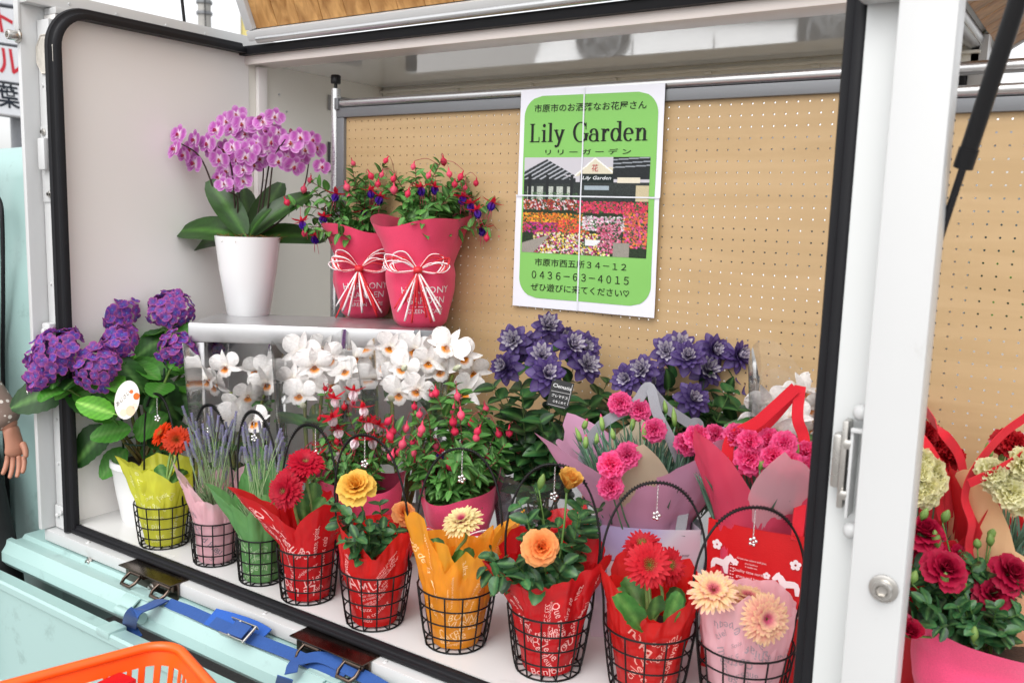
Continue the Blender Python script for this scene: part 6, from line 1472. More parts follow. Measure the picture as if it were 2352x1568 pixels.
BIRD = [(-0.5, 0.0), (-0.7, 0.22), (-0.42, 0.16), (-0.1, 0.12), (0.1, 0.2), (0.28, 0.34), (0.44, 0.28), (0.56, 0.22), (0.42, 0.14), (0.3, -0.1), (0.0, -0.24), (-0.3, -0.2)]
HOUSE = [(-0.3, -0.5), (0.3, -0.5), (0.3, 0.15), (0.0, 0.5), (-0.3, 0.15)]
HEART_L = [(0, 0), (0.3, 0.18), (0.55, 0.0), (0.3, -0.1)]
PK[0] = 0.70
its = [poly(HORSE, 0.19, 0.62, 0.055, w2, H2), poly(HORSE, 0.86, 0.55, 0.055, w2, H2, True), poly(BIRD, 0.12, 0.38, 0.036, w2, H2), poly(HOUSE, 0.27, 0.34, 0.044, w2, H2), poly(HOUSE, 0.72, 0.22, 0.044, w2, H2), poly(BIRD, 0.90, 0.25, 0.036, w2, H2, True)]
def flower5(x, y, s):
    o = []; y = 1 - (1 - y) * PK[0]; s *= 0.8
    for k in range(5):
        a = 2 * PI * k / 5 + 0.3; o.append(([(x + (0.5 * s * math.cos(a) + 0.36 * s * math.cos(t)) / w2, y + (0.5 * s * math.sin(a) + 0.36 * s * math.sin(t)) / H2) for t in [2 * PI * q / 10 for q in range(10)]], [tuple(range(10))]))
    return o
for (x, y, s) in ((0.12, 0.78, 0.015), (0.93, 0.74, 0.015), (0.33, 0.66, 0.010), (0.66, 0.60, 0.010), (0.35, 0.44, 0.010), (0.36, 0.32, 0.010), (0.62, 0.30, 0.010), (0.60, 0.22, 0.009), (0.42, 0.22, 0.010), (0.50, 0.14, 0.009)): its += flower5(x, y, s)
for (x, y0) in ((0.44, 0.42), (0.52, 0.40)):            # tall round-headed flowers
    its.append(([(x + 0.0115 * math.cos(t) / w2, y0 + 0.16 + 0.0115 * math.sin(t) / H2) for t in [2 * PI * q / 18 for q in range(18)]], [tuple(range(18))]))
    its.append(([(x - 0.0008 / w2, y0 - 0.05), (x + 0.0008 / w2, y0 - 0.05), (x + 0.0008 / w2, y0 + 0.11), (x - 0.0008 / w2, y0 + 0.11)], [(0, 1, 2, 3)]))
    for k in range(3):
        its.append(poly(HEART_L, x, 1 - (0.99 - y0 - 0.03 * k) / 0.7, 0.016, w2, H2)); its.append(poly(HEART_L, x, 1 - (0.99 - y0 - 0.03 * k) / 0.7, 0.016, w2, H2, True))
for (x, y0, fl_) in ((0.30, 0.48, False), (0.73, 0.40, True)):
    for k in range(6):
        its.append(poly(HEART_L, x, y0 + 0.03 * k, 0.010, w2, H2)); its.append(poly(HEART_L, x, y0 + 0.03 * k, 0.010, w2, H2, True))
for s, y, sz in (('Greet the nature and you,', 0.795, 0.0052), ('that kindness', 0.77, 0.0045), ('it taught me.', 0.75, 0.0045), ('Quality time nurtures', 0.715, 0.0078), ('grace and beauty.', 0.678, 0.0078), ('We deliver quality time.', 0.641, 0.0078)): its.append(txt(s, 0.50, y, sz, w2, H2))
print_on(B2, fr2, nn2, its, lin('#E8DADC'), 0.0030)
bc2 = c2_ - n2 * 0.05
CA2 = thing('carnation_plant', 'bright pink carnations in rose red film inside the red printed bag', 'carnation', bc2 + UP * 0.004)
carnations(CA2, bc2, H2 * 1.0, [(1722, 1015, 0.0), (1800, 1020, -0.01), (1690, 1000, 0.04), (1775, 1050, -0.03), (1812, 1065, -0.04), (1845, 1080, -0.02), (1720, 1055, 0.0), (1850, 1040, 0.03), (1765, 1010, 0.05)],
           [(1745, 1080, -0.05), (1760, 1065, -0.04), (1780, 1085, -0.05), (1800, 1090, -0.05), (1735, 1060, -0.02), (1825, 1055, -0.02)], None, d2, CARN_P,
           [(wrap_fn(bc2, 0.036, 0.042, H2, [(292, 0.135, -0.05, 46), (325, 0.05, 0.05, 40), (75, 0.12, 0.1, 50), (180, 0.12, 0.1, 60)], 0.22, 0.04, 4, 21, 0.12, asp=2.1), film_rose),
            (wrap_fn(bc2, 0.034, 0.040, H2, [(0, 0.135, 0.15, 30), (45, 0.08, 0.1, 40), (100, 0.10, 0.1, 40)], 0.25, 0.04, 5, 25, 0.08, asp=1.9), nonw_p)], 170, 0.09, 1.08)
# --- plants to the right of the pillar
def bag_plant(px, py, d, z, wraps, flowers, buds, lab, me, nl, spread, top):
    P = at_d(px, py, d); b = V((P.x, P.y, FZ)); TH = thing('carnation_bouquet', lab, 'carnation', b)
    carnations(TH, b, top, flowers, buds, None, d, me[0], [(f_(b), m_) for f_, m_ in wraps], nl, spread)
    return TH, b
Rb = at_d(2110, 1150, 1.98)
T2, b = bag_plant(2145, 1150, 1.67, 0, [(lambda b: wrap_fn(b, 0.060, 0.085, 0.20, [(50, 0.22, 0.06, 36), (95, 0.21, 0.20, 34), (150, 0.22, 0.1, 40), (220, 0.2, 0.1, 60), (10, 0.10, 0.1, 30), (310, 0.12, 0.1, 50)], 0.10, 0.05, 5, 31, 0.15), film_red3), (lambda b: wrap_fn(b, 0.050, 0.078, 0.20, [(75, 0.10, 0.12, 30), (10, 0.03, 0.2, 30), (220, 0.15, 0.1, 50)], 0.22, 0.07, 5, 33, 0.12), nonw_p)],
    [(2122, 1000, 0.02), (2150, 1018, 0.02), (2115, 1030, 0.0), (2178, 1050, 0.02), (2140, 1000, 0.06)], [(2135, 1040, 0.0)], 'red carnations in coral red wrapping just right of the white pillar', [CARN_R], 70, 0.06, 0.2)
mb_fl = [(2103, 1088), (2118, 1112), (2142, 1104), (2100, 1125), (2135, 1080), (2125, 1130), (2108, 1060)]
for i, (px, py) in enumerate(mb_fl): place(T2, CARN_Y[i % 2], at_d(px, py, 1.58 + rnd.uniform(-0.02, 0.02)), facing(px, 2120, 0.3, 0.4), UP, rnd.uniform(0, 6), 1.05, 'yellow_flower')
for pth in ([at_d(2106, 915, 1.9), at_d(2150, 975, 1.62), at_d(2200, 1040, 1.61), at_d(2212, 1110, 1.62), at_d(2190, 1185, 1.64)], [at_d(2100, 985, 1.60), at_d(2140, 1040, 1.59), at_d(2175, 1110, 1.60), at_d(2180, 1190, 1.62)], [at_d(2095, 1030, 1.60), at_d(2140, 1110, 1.59), at_d(2165, 1190, 1.61)]):
    ribbon(pth, 0.019, None, 0.0016, 8, TOCAM + RIGHT * 0.4).build('handle', red_felt, T2, 60)
T3, b = bag_plant(2320, 1150, 1.62, 0, [(lambda b: wrap_fn(b, 0.075, 0.090, 0.24, [(300, 0.15, 0.0, 38), (335, 0.04, 0.0, 40), (270, 0.10, 0.05, 30), (60, 0.03, 0.1, 50), (180, 0.15, 0.1, 60)], 0.04, 0.04, 4, 41, 0.12), nonw_o), (lambda b: wrap_fn(b, 0.065, 0.082, 0.24, [(280, 0.18, 0.1, 36), (180, 0.15, 0.1, 60)], 0.14, 0.05, 5, 43, 0.1), film_red3)],
    [(2330, 1020, 0.04), (2310, 1015, 0.06), (2348, 1030, 0.05)], [(2265, 1040, 0.02), (2275, 1050, 0.02), (2300, 1060, 0.03), (2345, 1110, 0.0), (2330, 1085, 0.02)], 'yellow and red carnations in orange wrapping at the right edge', [CARN_R], 90, 0.07, 0.22)
for i, (px, py) in enumerate(((2290, 1100), (2345, 1062), (2320, 1130), (2275, 1085), (2345, 1150), (2310, 1108))): place(T3, CARN_Y[i % 2], at_d(px, py, 1.52 + rnd.uniform(-0.02, 0.02)), facing(px, 2300, 0.3, 0.4), UP, rnd.uniform(0, 6), 1.05, 'yellow_flower')
for pth in ([at_d(2360, 955, 1.56), at_d(2300, 1000, 1.56), at_d(2240, 1075, 1.55), at_d(2216, 1140, 1.55), at_d(2232, 1200, 1.55), at_d(2225, 1260, 1.56), at_d(2245, 1350, 1.56)], [at_d(2360, 1040, 1.50), at_d(2300, 1075, 1.50), at_d(2225, 1110, 1.51)]):
    ribbon(pth, 0.017, None, 0.0016, 8, TOCAM + RIGHT * 0.4).build('handle', red_felt, T3, 60)
rb = V((2.125, 0.40, FZ)); dr = depth(rb); rz = at_d(2210, 1500, dr - 0.12).z - FZ
TR3, fnr = cloth_bag(rb, 'crimson miniature roses in gathered pink mesh cloth at the lower right', 'rose', [(0.06, 0.0), (0.08, 0.02), (0.10, rz * 0.4), (0.105, rz * 0.6), (0.108, rz * 0.75), (0.138, rz)], 0.05, name='rose_bag', m=rose_mesh_cloth, ph=0.4, nw=5, rim=0.012, peaks=((180, 0.05, 45), (15, 0.05, 45)))
MB().lathe([(0.001, rz * 0.75), (0.10, rz * 0.75), (0.09, 0.03)], 24, T(*rb)).build('soil', soil, TR3)
rose_plant(TR3, rb, rz * 0.85, [(px, py, dd) for (px, py, dd) in [(2060, 1260, -0.02), (2100, 1230, -0.03), (2130, 1300, -0.06), (2180, 1330, -0.08), (2230, 1290, -0.03), (2270, 1320, -0.05), (2320, 1300, -0.04), (2345, 1350, -0.06), (2070, 1350, -0.08), (2120, 1380, -0.1), (2200, 1390, -0.1), (2290, 1390, -0.1), (2340, 1410, -0.08), (2090, 1430, -0.1), (2160, 1440, -0.12), (2240, 1440, -0.12), (2310, 1450, -0.1), (2080, 1300, 0.02), (2200, 1260, 0.03), (2150, 1360, 0.0), (2250, 1370, 0.0), (2320, 1370, 0.02), (2050, 1400, -0.04)]],
           [(2122, 1228, -0.03, fr(-0.1, 0.4, 0.85), 1.1, ROSE_R), (2200, 1285, 0.0, fr(0.2, 0.5, 0.8), 1.0, ROSE_R), (2170, 1308, -0.08, fr(0.0, 0.65, 0.7), 1.15, ROSE_R), (2320, 1318, -0.05, fr(0.1, 0.6, 0.7), 1.1, ROSE_R), (2280, 1365, -0.05, fr(-0.1, 0.6, 0.6), 1.05, ROSE_R), (2086, 1453, -0.10, fr(0.0, 0.5, 0.8), 1.0, ROSE_RB), (2100, 1250, 0.02, fr(-0.4, 0.3, 0.8), 0.9, ROSE_R)], dr, 7, 0.95,
           [(2115, 1195, -0.03), (2165, 1200, -0.02), (2150, 1235, -0.03), (2155, 1260, -0.05), (2245, 1260, -0.03), (2270, 1240, 0.0), (2275, 1255, -0.02), (2165, 1345, -0.09), (2215, 1360, -0.08), (2095, 1340, -0.08), (2235, 1475, -0.12)])

# ================================================================== POSTER
PYY = PY - 0.0175
cTL, cTR, cBR, cBL = hit(1198, 208, 1, PYY), hit(1529, 192, 1, PYY), hit(1507, 730, 1, PYY + 0.008), hit(1184, 701, 1, PYY + 0.012)
PO = thing('poster', 'green and white flower shop poster made of four taped sheets on the pegboard', 'poster', (cBL + cBR) / 2)
def pfn(s, t):
    p = cTL.lerp(cTR, s).lerp(cBL.lerp(cBR, s), t)
    return p + V((0, -0.0015 - 0.003 * math.sin(PI * s * 2) ** 2 * t - 0.005 * t * smooth(0.6, 1, abs(s - 0.5) * 2) + 0.0015 * noise.noise((s * 3, t * 5, 1)), 0))
pw, ph_ = (cTR - cTL).length, (cBL - cTL).length
def player(mb, pts, fs, col, off): mb.add([pfn(s, t) + V((0, -off, 0)) for s, t in pts], fs, col)
paper = lin('#DADAE2'); green = lin('#7CB65E'); ink = lin('#141712')
for (s0, s1, t0, t1, dy) in ((0, 0.468, 0, 0.478, 0.0), (0.4685, 1, 0, 0.479, 0.0003), (-0.012, 0.468, 0.4785, 1, 0.0001), (0.4685, 0.995, 0.4795, 1, 0.0004)):
    MB().grid(lambda u, v: pfn(s0 + (s1 - s0) * u, t0 + (t1 - t0) * v) + V((0, -dy, 0)), 16, 24, cfn=lambda u, v: paper).build('sheet', printed, PO, 180)
# green ground: rounded field cut by the white tape joints
def in_field(s, t):
    x0, x1, y0, y1, r = 0.035, 0.965, 0.03, 0.955, 0.13
    dx = max(x0 + r - s, s - (x1 - r), 0); ry = r * pw / ph_; dy = max(y0 + ry - t, t - (y1 - ry), 0)
    return x0 <= s <= x1 and y0 <= t <= y1 and (dx / r) ** 2 + (dy / ry) ** 2 <= 1
mb = MB()
out = []
for q, (sx, sy, a0) in enumerate(((1, -1, 0), (-1, -1, 90), (-1, 1, 180), (1, 1, 270))):
    pass
def field_rows():
    n = 90; x0, x1, y0, y1, r = 0.035, 0.965, 0.03, 0.955, 0.13; ry = r * pw / ph_
    for (sa, sb) in ((x0, 0.4645), (0.4725, x1)):
        for (ta, tb) in ((y0, 0.4745), (0.4835, y1)):
            vs = []; m_ = 40
            for k in range(m_ + 1):
                t = ta + (tb - ta) * k / m_; dy = max(y0 + ry - t, t - (y1 - ry), 0)
                ins = r * (1 - math.sqrt(max(0, 1 - (dy / ry) ** 2)))
                l, rr = (max(sa, x0 + ins), sb) if sa == x0 else (sa, min(sb, x1 - ins))
                for j in range(17): vs.append((l + (rr - l) * j / 16, t))
            yield vs, [(k * 17 + j, k * 17 + j + 1, k * 17 + 18 + j, k * 17 + 17 + j) for k in range(m_) for j in range(16)]
for vs, fs in field_rows(): player(mb, vs, fs, green, 0.0013)
mb.build('green_field', printed, PO, 180)
# printed photograph
NX, NYp = 210, 165
rg = np.random.RandomState(4)
img = np.zeros((NYp + 1, NX + 1, 3)); img[:] = lin('#B9B6BC')[:3]
yy, xx = np.mgrid[0:NYp + 1, 0:NX + 1]; U = xx / NX; W_ = yy / NYp
def paint(mask, c_, jit=0.0):
    c_ = np.array(lin(c_)[:3]); k = mask.sum(); img[mask] = c_ * (1 + jit * (rg.rand(k, 1) - 0.5) * 2)
def tri_(a, b, c_):
    def sg(p, q): return (U - q[0]) * (p[1] - q[1]) - (p[0] - q[0]) * (W_ - q[1])
    s1, s2, s3 = sg(a, b), sg(b, c_), sg(c_, a)
    return ((s1 >= 0) & (s2 >= 0) & (s3 >= 0)) | ((s1 <= 0) & (s2 <= 0) & (s3 <= 0))
paint((W_ > 0.25) & (W_ < 0.46), '#2A302E', 0.5)
paint((W_ > 0.30) & (W_ < 0.44) & (U < 0.40) & ((U * 12) % 1 > 0.35), '#A9AFA6', 0.35)
paint((W_ > 0.36) & (W_ < 0.45) & (rg.rand(*U.shape) < 0.4) & (U < 0.45), '#4A6A44', 0.4)
lat = tri_((0.0, 0.14), (0.19, 0.02), (0.43, 0.19)) | ((U < 0.43) & (W_ > 0.13) & (W_ < 0.27) & (W_ > 0.13 + 0.14 * (U / 0.43 - 0.4)))
paint(lat, '#23282A', 0.25); paint(lat & (((U * 16 + W_ * 22) % 1) < 0.34) & (W_ < 0.23), '#A8ABB2', 0.1)
for px_ in (0.05, 0.20, 0.40): paint((abs(U - px_) < 0.012) & (W_ > 0.18) & (W_ < 0.45), '#1C2022', 0.2)
paint(tri_((0.42, 0.19), (0.58, 0.01), (0.74, 0.17)) | ((U > 0.47) & (U < 0.72) & (W_ > 0.1) & (W_ < 0.18)), '#C9C2AC', 0.06)
paint((abs(W_ - 0.19 + 0.18 * (U - 0.42) / 0.16) < 0.008) & (U > 0.42) & (U < 0.58), '#E4E2DC'); paint((abs(W_ - 0.01 - 0.16 * (U - 0.58) / 0.16) < 0.008) & (U > 0.58) & (U < 0.74), '#E4E2DC')
paint((U > 0.465) & (U < 0.73) & (W_ > 0.165) & (W_ < 0.26), '#14201E', 0.1)
paint((U > 0.72) & (W_ < 0.22), '#1E2224', 0.3); paint((U > 0.72) & (W_ < 0.12) & (((W_ * 26 + U * 2) % 1) < 0.3), '#8E939A', 0.1)
paint((U > 0.76) & (U < 0.93) & (W_ > 0.20) & (W_ < 0.26), '#CFC8B4', 0.05); paint((U > 0.90) & (W_ > 0.28) & (W_ < 0.44), '#B8AC8C', 0.08)
paint((U > 0.5) & (U < 0.7) & (W_ > 0.29) & (W_ < 0.33), '#93A0A8', 0.1)
paint(W_ >= 0.44, '#22301E', 0.5)
cols_ = ['#D86A1E', '#C8325A', '#D23A2E', '#E0A024', '#B02A88', '#E8E0E0', '#E07AA0', '#D8C030']
zones = [(0.0, 0.45, 0.44, 0.54, ['#8E2A3A', '#B04A2A', '#2E4A2A', '#D8C8CC']), (0.45, 1, 0.45, 0.56, ['#C8324A', '#D84A5E', '#B83060', '#3A5A30']), (0, 0.5, 0.58, 0.70, ['#D8782A', '#E0A030', '#C8642A', '#3A5A30']), (0, 0.34, 0.68, 0.78, ['#A82A88', '#C03A70', '#B83A3A', '#2E4A2A']), (0.3, 0.55, 0.64, 0.82, ['#D8442E', '#C83A4A', '#E0783A', '#3E6A38']), (0.5, 0.86, 0.60, 0.74, ['#E0D8DC', '#D890B0', '#3E6A38', '#C8B8C0']), (0.82, 1, 0.55, 0.9, ['#D0508A', '#C84A5A', '#D87A3A', '#3A5A34']), (0.1, 0.72, 0.78, 1.0, ['#E0D890', '#D8D0D4', '#E0C030', '#C0408A', '#7A1A30', '#3A5A34']), (0.62, 0.80, 0.66, 0.96, ['#D08AA0', '#B84A6A', '#2E4A2E'])]
for (u0, u1, w0, w1_, cs_) in zones:
    for k in range(int((u1 - u0) * (w1_ - w0) * 13000)):
        cu, cw = rg.uniform(u0, u1), rg.uniform(w0, w1_); r_ = rg.uniform(0.003, 0.010)
        i0, i1, j0, j1 = max(0, int((cu - r_) * NX)), int((cu + r_) * NX) + 2, max(0, int((cw - r_ * 1.3) * NYp)), int((cw + r_ * 1.3) * NYp) + 2
        mk = (U[j0:j1, i0:i1] - cu) ** 2 + ((W_[j0:j1, i0:i1] - cw) * 0.8) ** 2 < r_ * r_
        img[j0:j1, i0:i1][mk] = np.array(lin(cs_[rg.randint(len(cs_))])[:3]) * rg.uniform(0.55, 1.2)
paint(tri_((0.0, 0.90), (0.24, 0.80), (0.10, 1.0)) | ((U < 0.1) & (W_ > 0.9)), '#8E8880', 0.12); paint((U > 0.745) & (U < 0.87) & (W_ > 0.86), '#8A857C', 0.12)
paint((U > 0.52) & (U < 0.64) & (W_ > 0.84) & (W_ < 0.90) & (U + W_ < 1.5), '#D6D8DA', 0.05)
paint((abs(U - 0.5) < 0.0), '#FFFFFF')
PS0, PS1, PT0, PT1 = 0.048, 0.928, 0.305, 0.742
mb = MB()
mb.add([pfn(PS0 + (PS1 - PS0) * i / NX, PT0 + (PT1 - PT0) * j / NYp) + V((0, -0.0021, 0)) for j in range(NYp + 1) for i in range(NX + 1)],
       [(j * (NX + 1) + i, j * (NX + 1) + i + 1, (j + 1) * (NX + 1) + i + 1, (j + 1) * (NX + 1) + i) for j in range(NYp) for i in range(NX)],
       [tuple(img[j, i]) + (1,) for j in range(NYp + 1) for i in range(NX + 1)])
mb.build('picture', printed, PO, 180)
# serif lettering drawn with a broad nib: thick uprights, thin crossings
THK, THN = 0.115, 0.034
def nib(pts, closed=False):
    vs = []; k = len(pts)
    for i, (x, y) in enumerate(pts):
        a, b = pts[max(i - 1, 0)], pts[min(i + 1, k - 1)]
        dx, dy = b[0] - a[0], b[1] - a[1]; L = math.hypot(dx, dy) or 1
        w = THN + (THK - THN) * (abs(dy) / L) ** 1.6
        nx_, ny_ = -dy / L * w / 2, dx / L * w / 2
        vs += [(x + nx_, y + ny_), (x - nx_, y - ny_)]
    return vs, [(2 * i, 2 * i + 1, 2 * i + 3, 2 * i + 2) for i in range(k - 1)]
def rc_(x0, y0, x1, y1): return [(x0, y0), (x1, y0), (x1, y1), (x0, y1)], [(0, 1, 2, 3)]
def arc(cx, cy_, rx, ry, a0, a1, n=22): return [(cx + rx * math.cos(math.radians(a0 + (a1 - a0) * k / n)), cy_ + ry * math.sin(math.radians(a0 + (a1 - a0) * k / n))) for k in range(n + 1)]
def stem_(x, y0, y1, ser=0.12, top=True, bot=True):
    o = [rc_(x - THK / 2, y0, x + THK / 2, y1)]
    if bot: o.append(rc_(x - ser, y0, x + ser, y0 + THN))
    if top: o.append(rc_(x - ser, y1 - THN, x + THK / 2, y1))
    return o
def dot_(x, y, r): return arc(x, y, r, r, 0, 345, 15), [tuple(range(16))]
GL = {'L': (0.56, stem_(0.16, 0, 0.72) + [rc_(0.16, 0, 0.50, THN), rc_(0.465, 0, 0.50, 0.20), rc_(0.16, 0.72 - THN, 0.28, 0.72)]),
      'i': (0.28, stem_(0.14, 0, 0.47) + [dot_(0.14, 0.64, 0.07)]), 'l': (0.28, stem_(0.14, 0, 0.74)),
      'y': (0.48, [nib([(0.08, 0.47), (0.27, 0.02)]), nib([(0.42, 0.47), (0.27, 0.05), (0.20, -0.14), (0.10, -0.20)]), dot_(0.09, -0.165, 0.05), rc_(0.0, 0.47 - THN, 0.20, 0.47), rc_(0.33, 0.47 - THN, 0.50, 0.47)]),
      'G': (0.70, [nib(arc(0.36, 0.36, 0.29, 0.37, 40, 318)), rc_(0.545, 0.04, 0.545 + THK, 0.32), rc_(0.47, 0.32 - THN, 0.72, 0.32), rc_(0.575, 0.46, 0.61, 0.72), nib(arc(0.36, 0.36, 0.29, 0.37, 318, 345))]),
      'a': (0.50, [nib(arc(0.22, 0.30, 0.14, 0.17, 165, 0)), rc_(0.315, 0.06, 0.315 + THK, 0.31), nib(arc(0.22, 0.14, 0.165, 0.135, 60, 330)), nib(arc(0.44, 0.07, 0.065, 0.06, 180, 300)), dot_(0.10, 0.34, 0.045)]),
      'r': (0.40, stem_(0.14, 0, 0.47) + [nib([(0.19, 0.32), (0.24, 0.42), (0.32, 0.46), (0.36, 0.44)]), dot_(0.345, 0.415, 0.05)]),
      'd': (0.54, [nib(arc(0.24, 0.235, 0.165, 0.235, 20, 345)), rc_(0.36, 0, 0.36 + THK, 0.74), rc_(0.28, 0.74 - THN, 0.42, 0.74), rc_(0.42, 0, 0.54, THN)]),
      'e': (0.47, [nib(arc(0.235, 0.235, 0.165, 0.235, 8, 318)), rc_(0.09, 0.25, 0.415, 0.25 + THN)]),
      'n': (0.56, stem_(0.14, 0, 0.47) + [nib([(0.19, 0.33), (0.25, 0.43), (0.32, 0.46), (0.39, 0.42), (0.415, 0.34)]), rc_(0.36, 0, 0.36 + THK, 0.36), rc_(0.30, 0, 0.54, THN)]), ' ': (0.34, [])}
def serif_word(s):
    x = 0; o = []
    for ch in s:
        adv, pcs = GL[ch]
        for vs, fs in pcs: o.append(([(a + x, b) for a, b in vs], fs))
        x += adv + 0.02
    return o, x
mb = MB()
pcs, tw = serif_word('Lily Garden')
kx = 0.835 / tw; ky = 0.085 / 0.74
for vs, fs in pcs: player(mb, [(0.075 + a * kx, 0.236 - b * ky) for a, b in vs], fs, ink, 0.0024)
mb.build('lettering', printed, PO, 0)
for s, cx, cyy, wd, sz in (('市原市のお洒落なお花屋さん', 0.50, 0.085, 0.78, 0.036), ('リ リ ー ガ ー デ ン', 0.50, 0.281, 0.60, 0.025), ('市原市西五所３４－１２', 0.475, 0.785, 0.65, 0.036), ('０４３６－６３－４０１５', 0.475, 0.845, 0.69, 0.036), ('ぜひ遊びに来てください♡', 0.475, 0.902, 0.70, 0.036)):
    mb = MB(); vs, fs = text_mesh(s, 1.0, 0.006, res=3)
    x0, x1 = min(a for a, b in vs), max(a for a, b in vs); k = wd / (x1 - x0); xm = (x0 + x1) / 2
    y0, y1 = min(b for a, b in vs), max(b for a, b in vs); ym = (y0 + y1) / 2; ks = sz / (y1 - y0)
    player(mb, [(cx + (a - xm) * k, cyy - (b - ym) * ks) for a, b in vs], fs, ink, 0.0024)
    mb.build('lettering', printed, PO, 0)
for s, cx, cyy, wd, sz, c_ in (('花', 0.56, 0.352, 0.045, 0.032, '#B03040'), ('Lily Garden', 0.575, 0.398, 0.20, 0.020, '#E4E8EA')):
    mb = MB(); vs, fs = text_mesh(s, 1.0, 0.0, res=2, shear=0.25 if s != '花' else 0.0)
    x0, x1 = min(a for a, b in vs), max(a for a, b in vs); y0, y1 = min(b for a, b in vs), max(b for a, b in vs)
    player(mb, [(cx + (a - (x0 + x1) / 2) * wd / (x1 - x0), cyy - (b - (y0 + y1) / 2) * sz / (y1 - y0)) for a, b in vs], fs, lin(c_), 0.0030); mb.build('picture_lettering', printed, PO, 0)
for (a, b, ww) in (((0.4685, 0.0), (0.4685, 1.0), 0.009), ((-0.01, 0.479), (1.0, 0.479), 0.006)):
    n = 24; mb = MB(); vs = []
    for k in range(n + 1):
        s, t = a[0] + (b[0] - a[0]) * k / n, a[1] + (b[1] - a[1]) * k / n
        dx, dy = (ww / 2, 0) if a[0] == b[0] else (0, ww / 2)
        vs += [(s - dx, t - dy), (s + dx, t + dy)]
    player(mb, vs, [(2 * k, 2 * k + 1, 2 * k + 3, 2 * k + 2) for k in range(n)], lin('#D4D6DC'), 0.0034); mb.build('sheet_joint', printed, PO, 180)
# ================================================================== LASHING POINTS, STRAPS
blue_web = weave_mat('blue_webbing', '#2B5090', 0.6, 260)
blue_pad = weave_mat('blue_pad', '#2A5AAE', 0.75, 300)
def lash_point(x0, x1, lab, grp):
    L_ = thing('lashing_bracket', lab, 'bracket', ((x0 + x1) / 2, -0.05, 0.67), grp)
    MB().box((x0, -0.075, 0.7005), (x1, -0.012, 0.7035), 0.001).box((x0, -0.0555, 0.640), (x1, -0.0515, 0.7004), 0.001).build('angle_plate', steel_dark, L_)
    for fx in (0.16, 0.72):
        xa = x0 + (x1 - x0) * fx; w = (x1 - x0) * 0.22
        P = [(xa, -0.061, 0.692), (xa + w, -0.061, 0.692), (xa + w, -0.082, 0.678), (xa + w * 0.88, -0.092, 0.6715), (xa + w * 0.12, -0.092, 0.6715), (xa, -0.082, 0.678)]
        MB().tube(P, 0.0042, 8, closed=True).build('lashing_ring', steel_dark, L_, 60)
        MB().tube([(xa - 0.004, -0.060, 0.688), (xa + w + 0.004, -0.060, 0.688)], 0.0075, 10).build('weld_bead', steel_dark, L_)
    xm = x0 + (x1 - x0) * 0.55
    MB().lathe([(0.009, 0), (0.009, 0.006), (0.005, 0.0065), (0.005, 0.014), (0.001, 0.015)], 6, Matrix.Translation((xm, -0.0555, 0.672)) @ frame((0, -1, 0))).build('bolt', steel, L_)
xa, xb = hit(291, 1306, 1, -0.053).x, hit(410, 1347, 1, -0.053).x
xc = hit(683, 1460, 1, -0.053).x
lash_point(xa, xb, 'bronze tinted steel lashing bracket on the sill below the yellow wrapper', 'lashing brackets on the sill')
lash_point(xc, xc + (xb - xa), 'bronze tinted steel lashing bracket on the sill below the yellow rose', 'lashing brackets on the sill')
def rp(px, py, z=0.672): return hit(px, py, 2, z)
ST = thing('tie_down_strap', 'blue webbing tie-down strap with a metal cam buckle along the truck bed', 'strap', rp(540, 1440))
upn = (UP + V((0, -0.55, 0))).normalized()
ribbon([rp(384, 1384, 0.668), rp(434, 1402, 0.672), rp(485, 1425, 0.675), rp(540, 1450, 0.677), rp(590, 1470, 0.677), rp(672, 1502, 0.675), rp(733, 1530, 0.672), rp(790, 1552, 0.672)], 0.026, None, 0.002, 8, upn).build('webbing', blue_web, ST, 50)
ribbon([rp(376, 1376, 0.670), rp(340, 1393, 0.674), rp(306, 1409, 0.674), hit(298, 1440, 1, -0.135), hit(312, 1468, 1, -0.142)], 0.032, (0.92, 0.35, 0.0), 0.002, 8).build('webbing', blue_web, ST, 50)
ribbon([rp(376, 1376, 0.6725), rp(350, 1388, 0.6765), rp(320, 1402, 0.677)], 0.027, (0.92, 0.35, 0.0), 0.002, 6).build('webbing_end', blue_web, ST, 50)
ribbon([rp(483, 1415, 0.679), rp(530, 1428, 0.681), rp(575, 1444, 0.681), rp(606, 1462, 0.679)], 0.044, None, 0.003, 6, upn).build('buckle_pad', blue_pad, ST, 50)
q0, q1 = rp(522, 1440, 0.686), rp(580, 1463, 0.686); qd = (q1 - q0).normalized(); qs = qd.cross(upn).normalized(); qn = qs.cross(qd)
qm = Matrix((qd, qs, qn)).transposed().to_4x4(); qm.translation = q0
if qn.z < 0: qm = Matrix((qd, -qs, -qn)).transposed().to_4x4(); qm.translation = q0
bl = (q1 - q0).length
MB().box((0.0, -0.021, 0.0), (bl, -0.0185, 0.012), 0.001, qm).box((0.0, 0.0185, 0.0), (bl, 0.021, 0.012), 0.001, qm).tube([qm @ V((bl * 0.92, -0.022, 0.006)), qm @ V((bl * 0.92, 0.022, 0.006))], 0.0034, 10).tube([qm @ V((bl * 0.35, -0.02, 0.008)), qm @ V((bl * 0.35, 0.02, 0.008))], 0.004, 10).build('cam_buckle', steel, ST)
MB().box((bl * 0.25, -0.0165, 0.010), (bl * 0.85, 0.0165, 0.0125), 0.001, qm).build('cam_lever', blue_web, ST)
S2 = thing('tie_down_strap', 'blue webbing strap end knotted round the second lashing bracket', 'strap', rp(745, 1540))
ribbon([rp(668, 1545, 0.676), rp(680, 1520, 0.682), rp(735, 1508, 0.686), rp(790, 1530, 0.682), rp(850, 1560, 0.676), rp(900, 1590, 0.674)], 0.026, None, 0.002, 8, upn).build('webbing', blue_web, S2, 50)
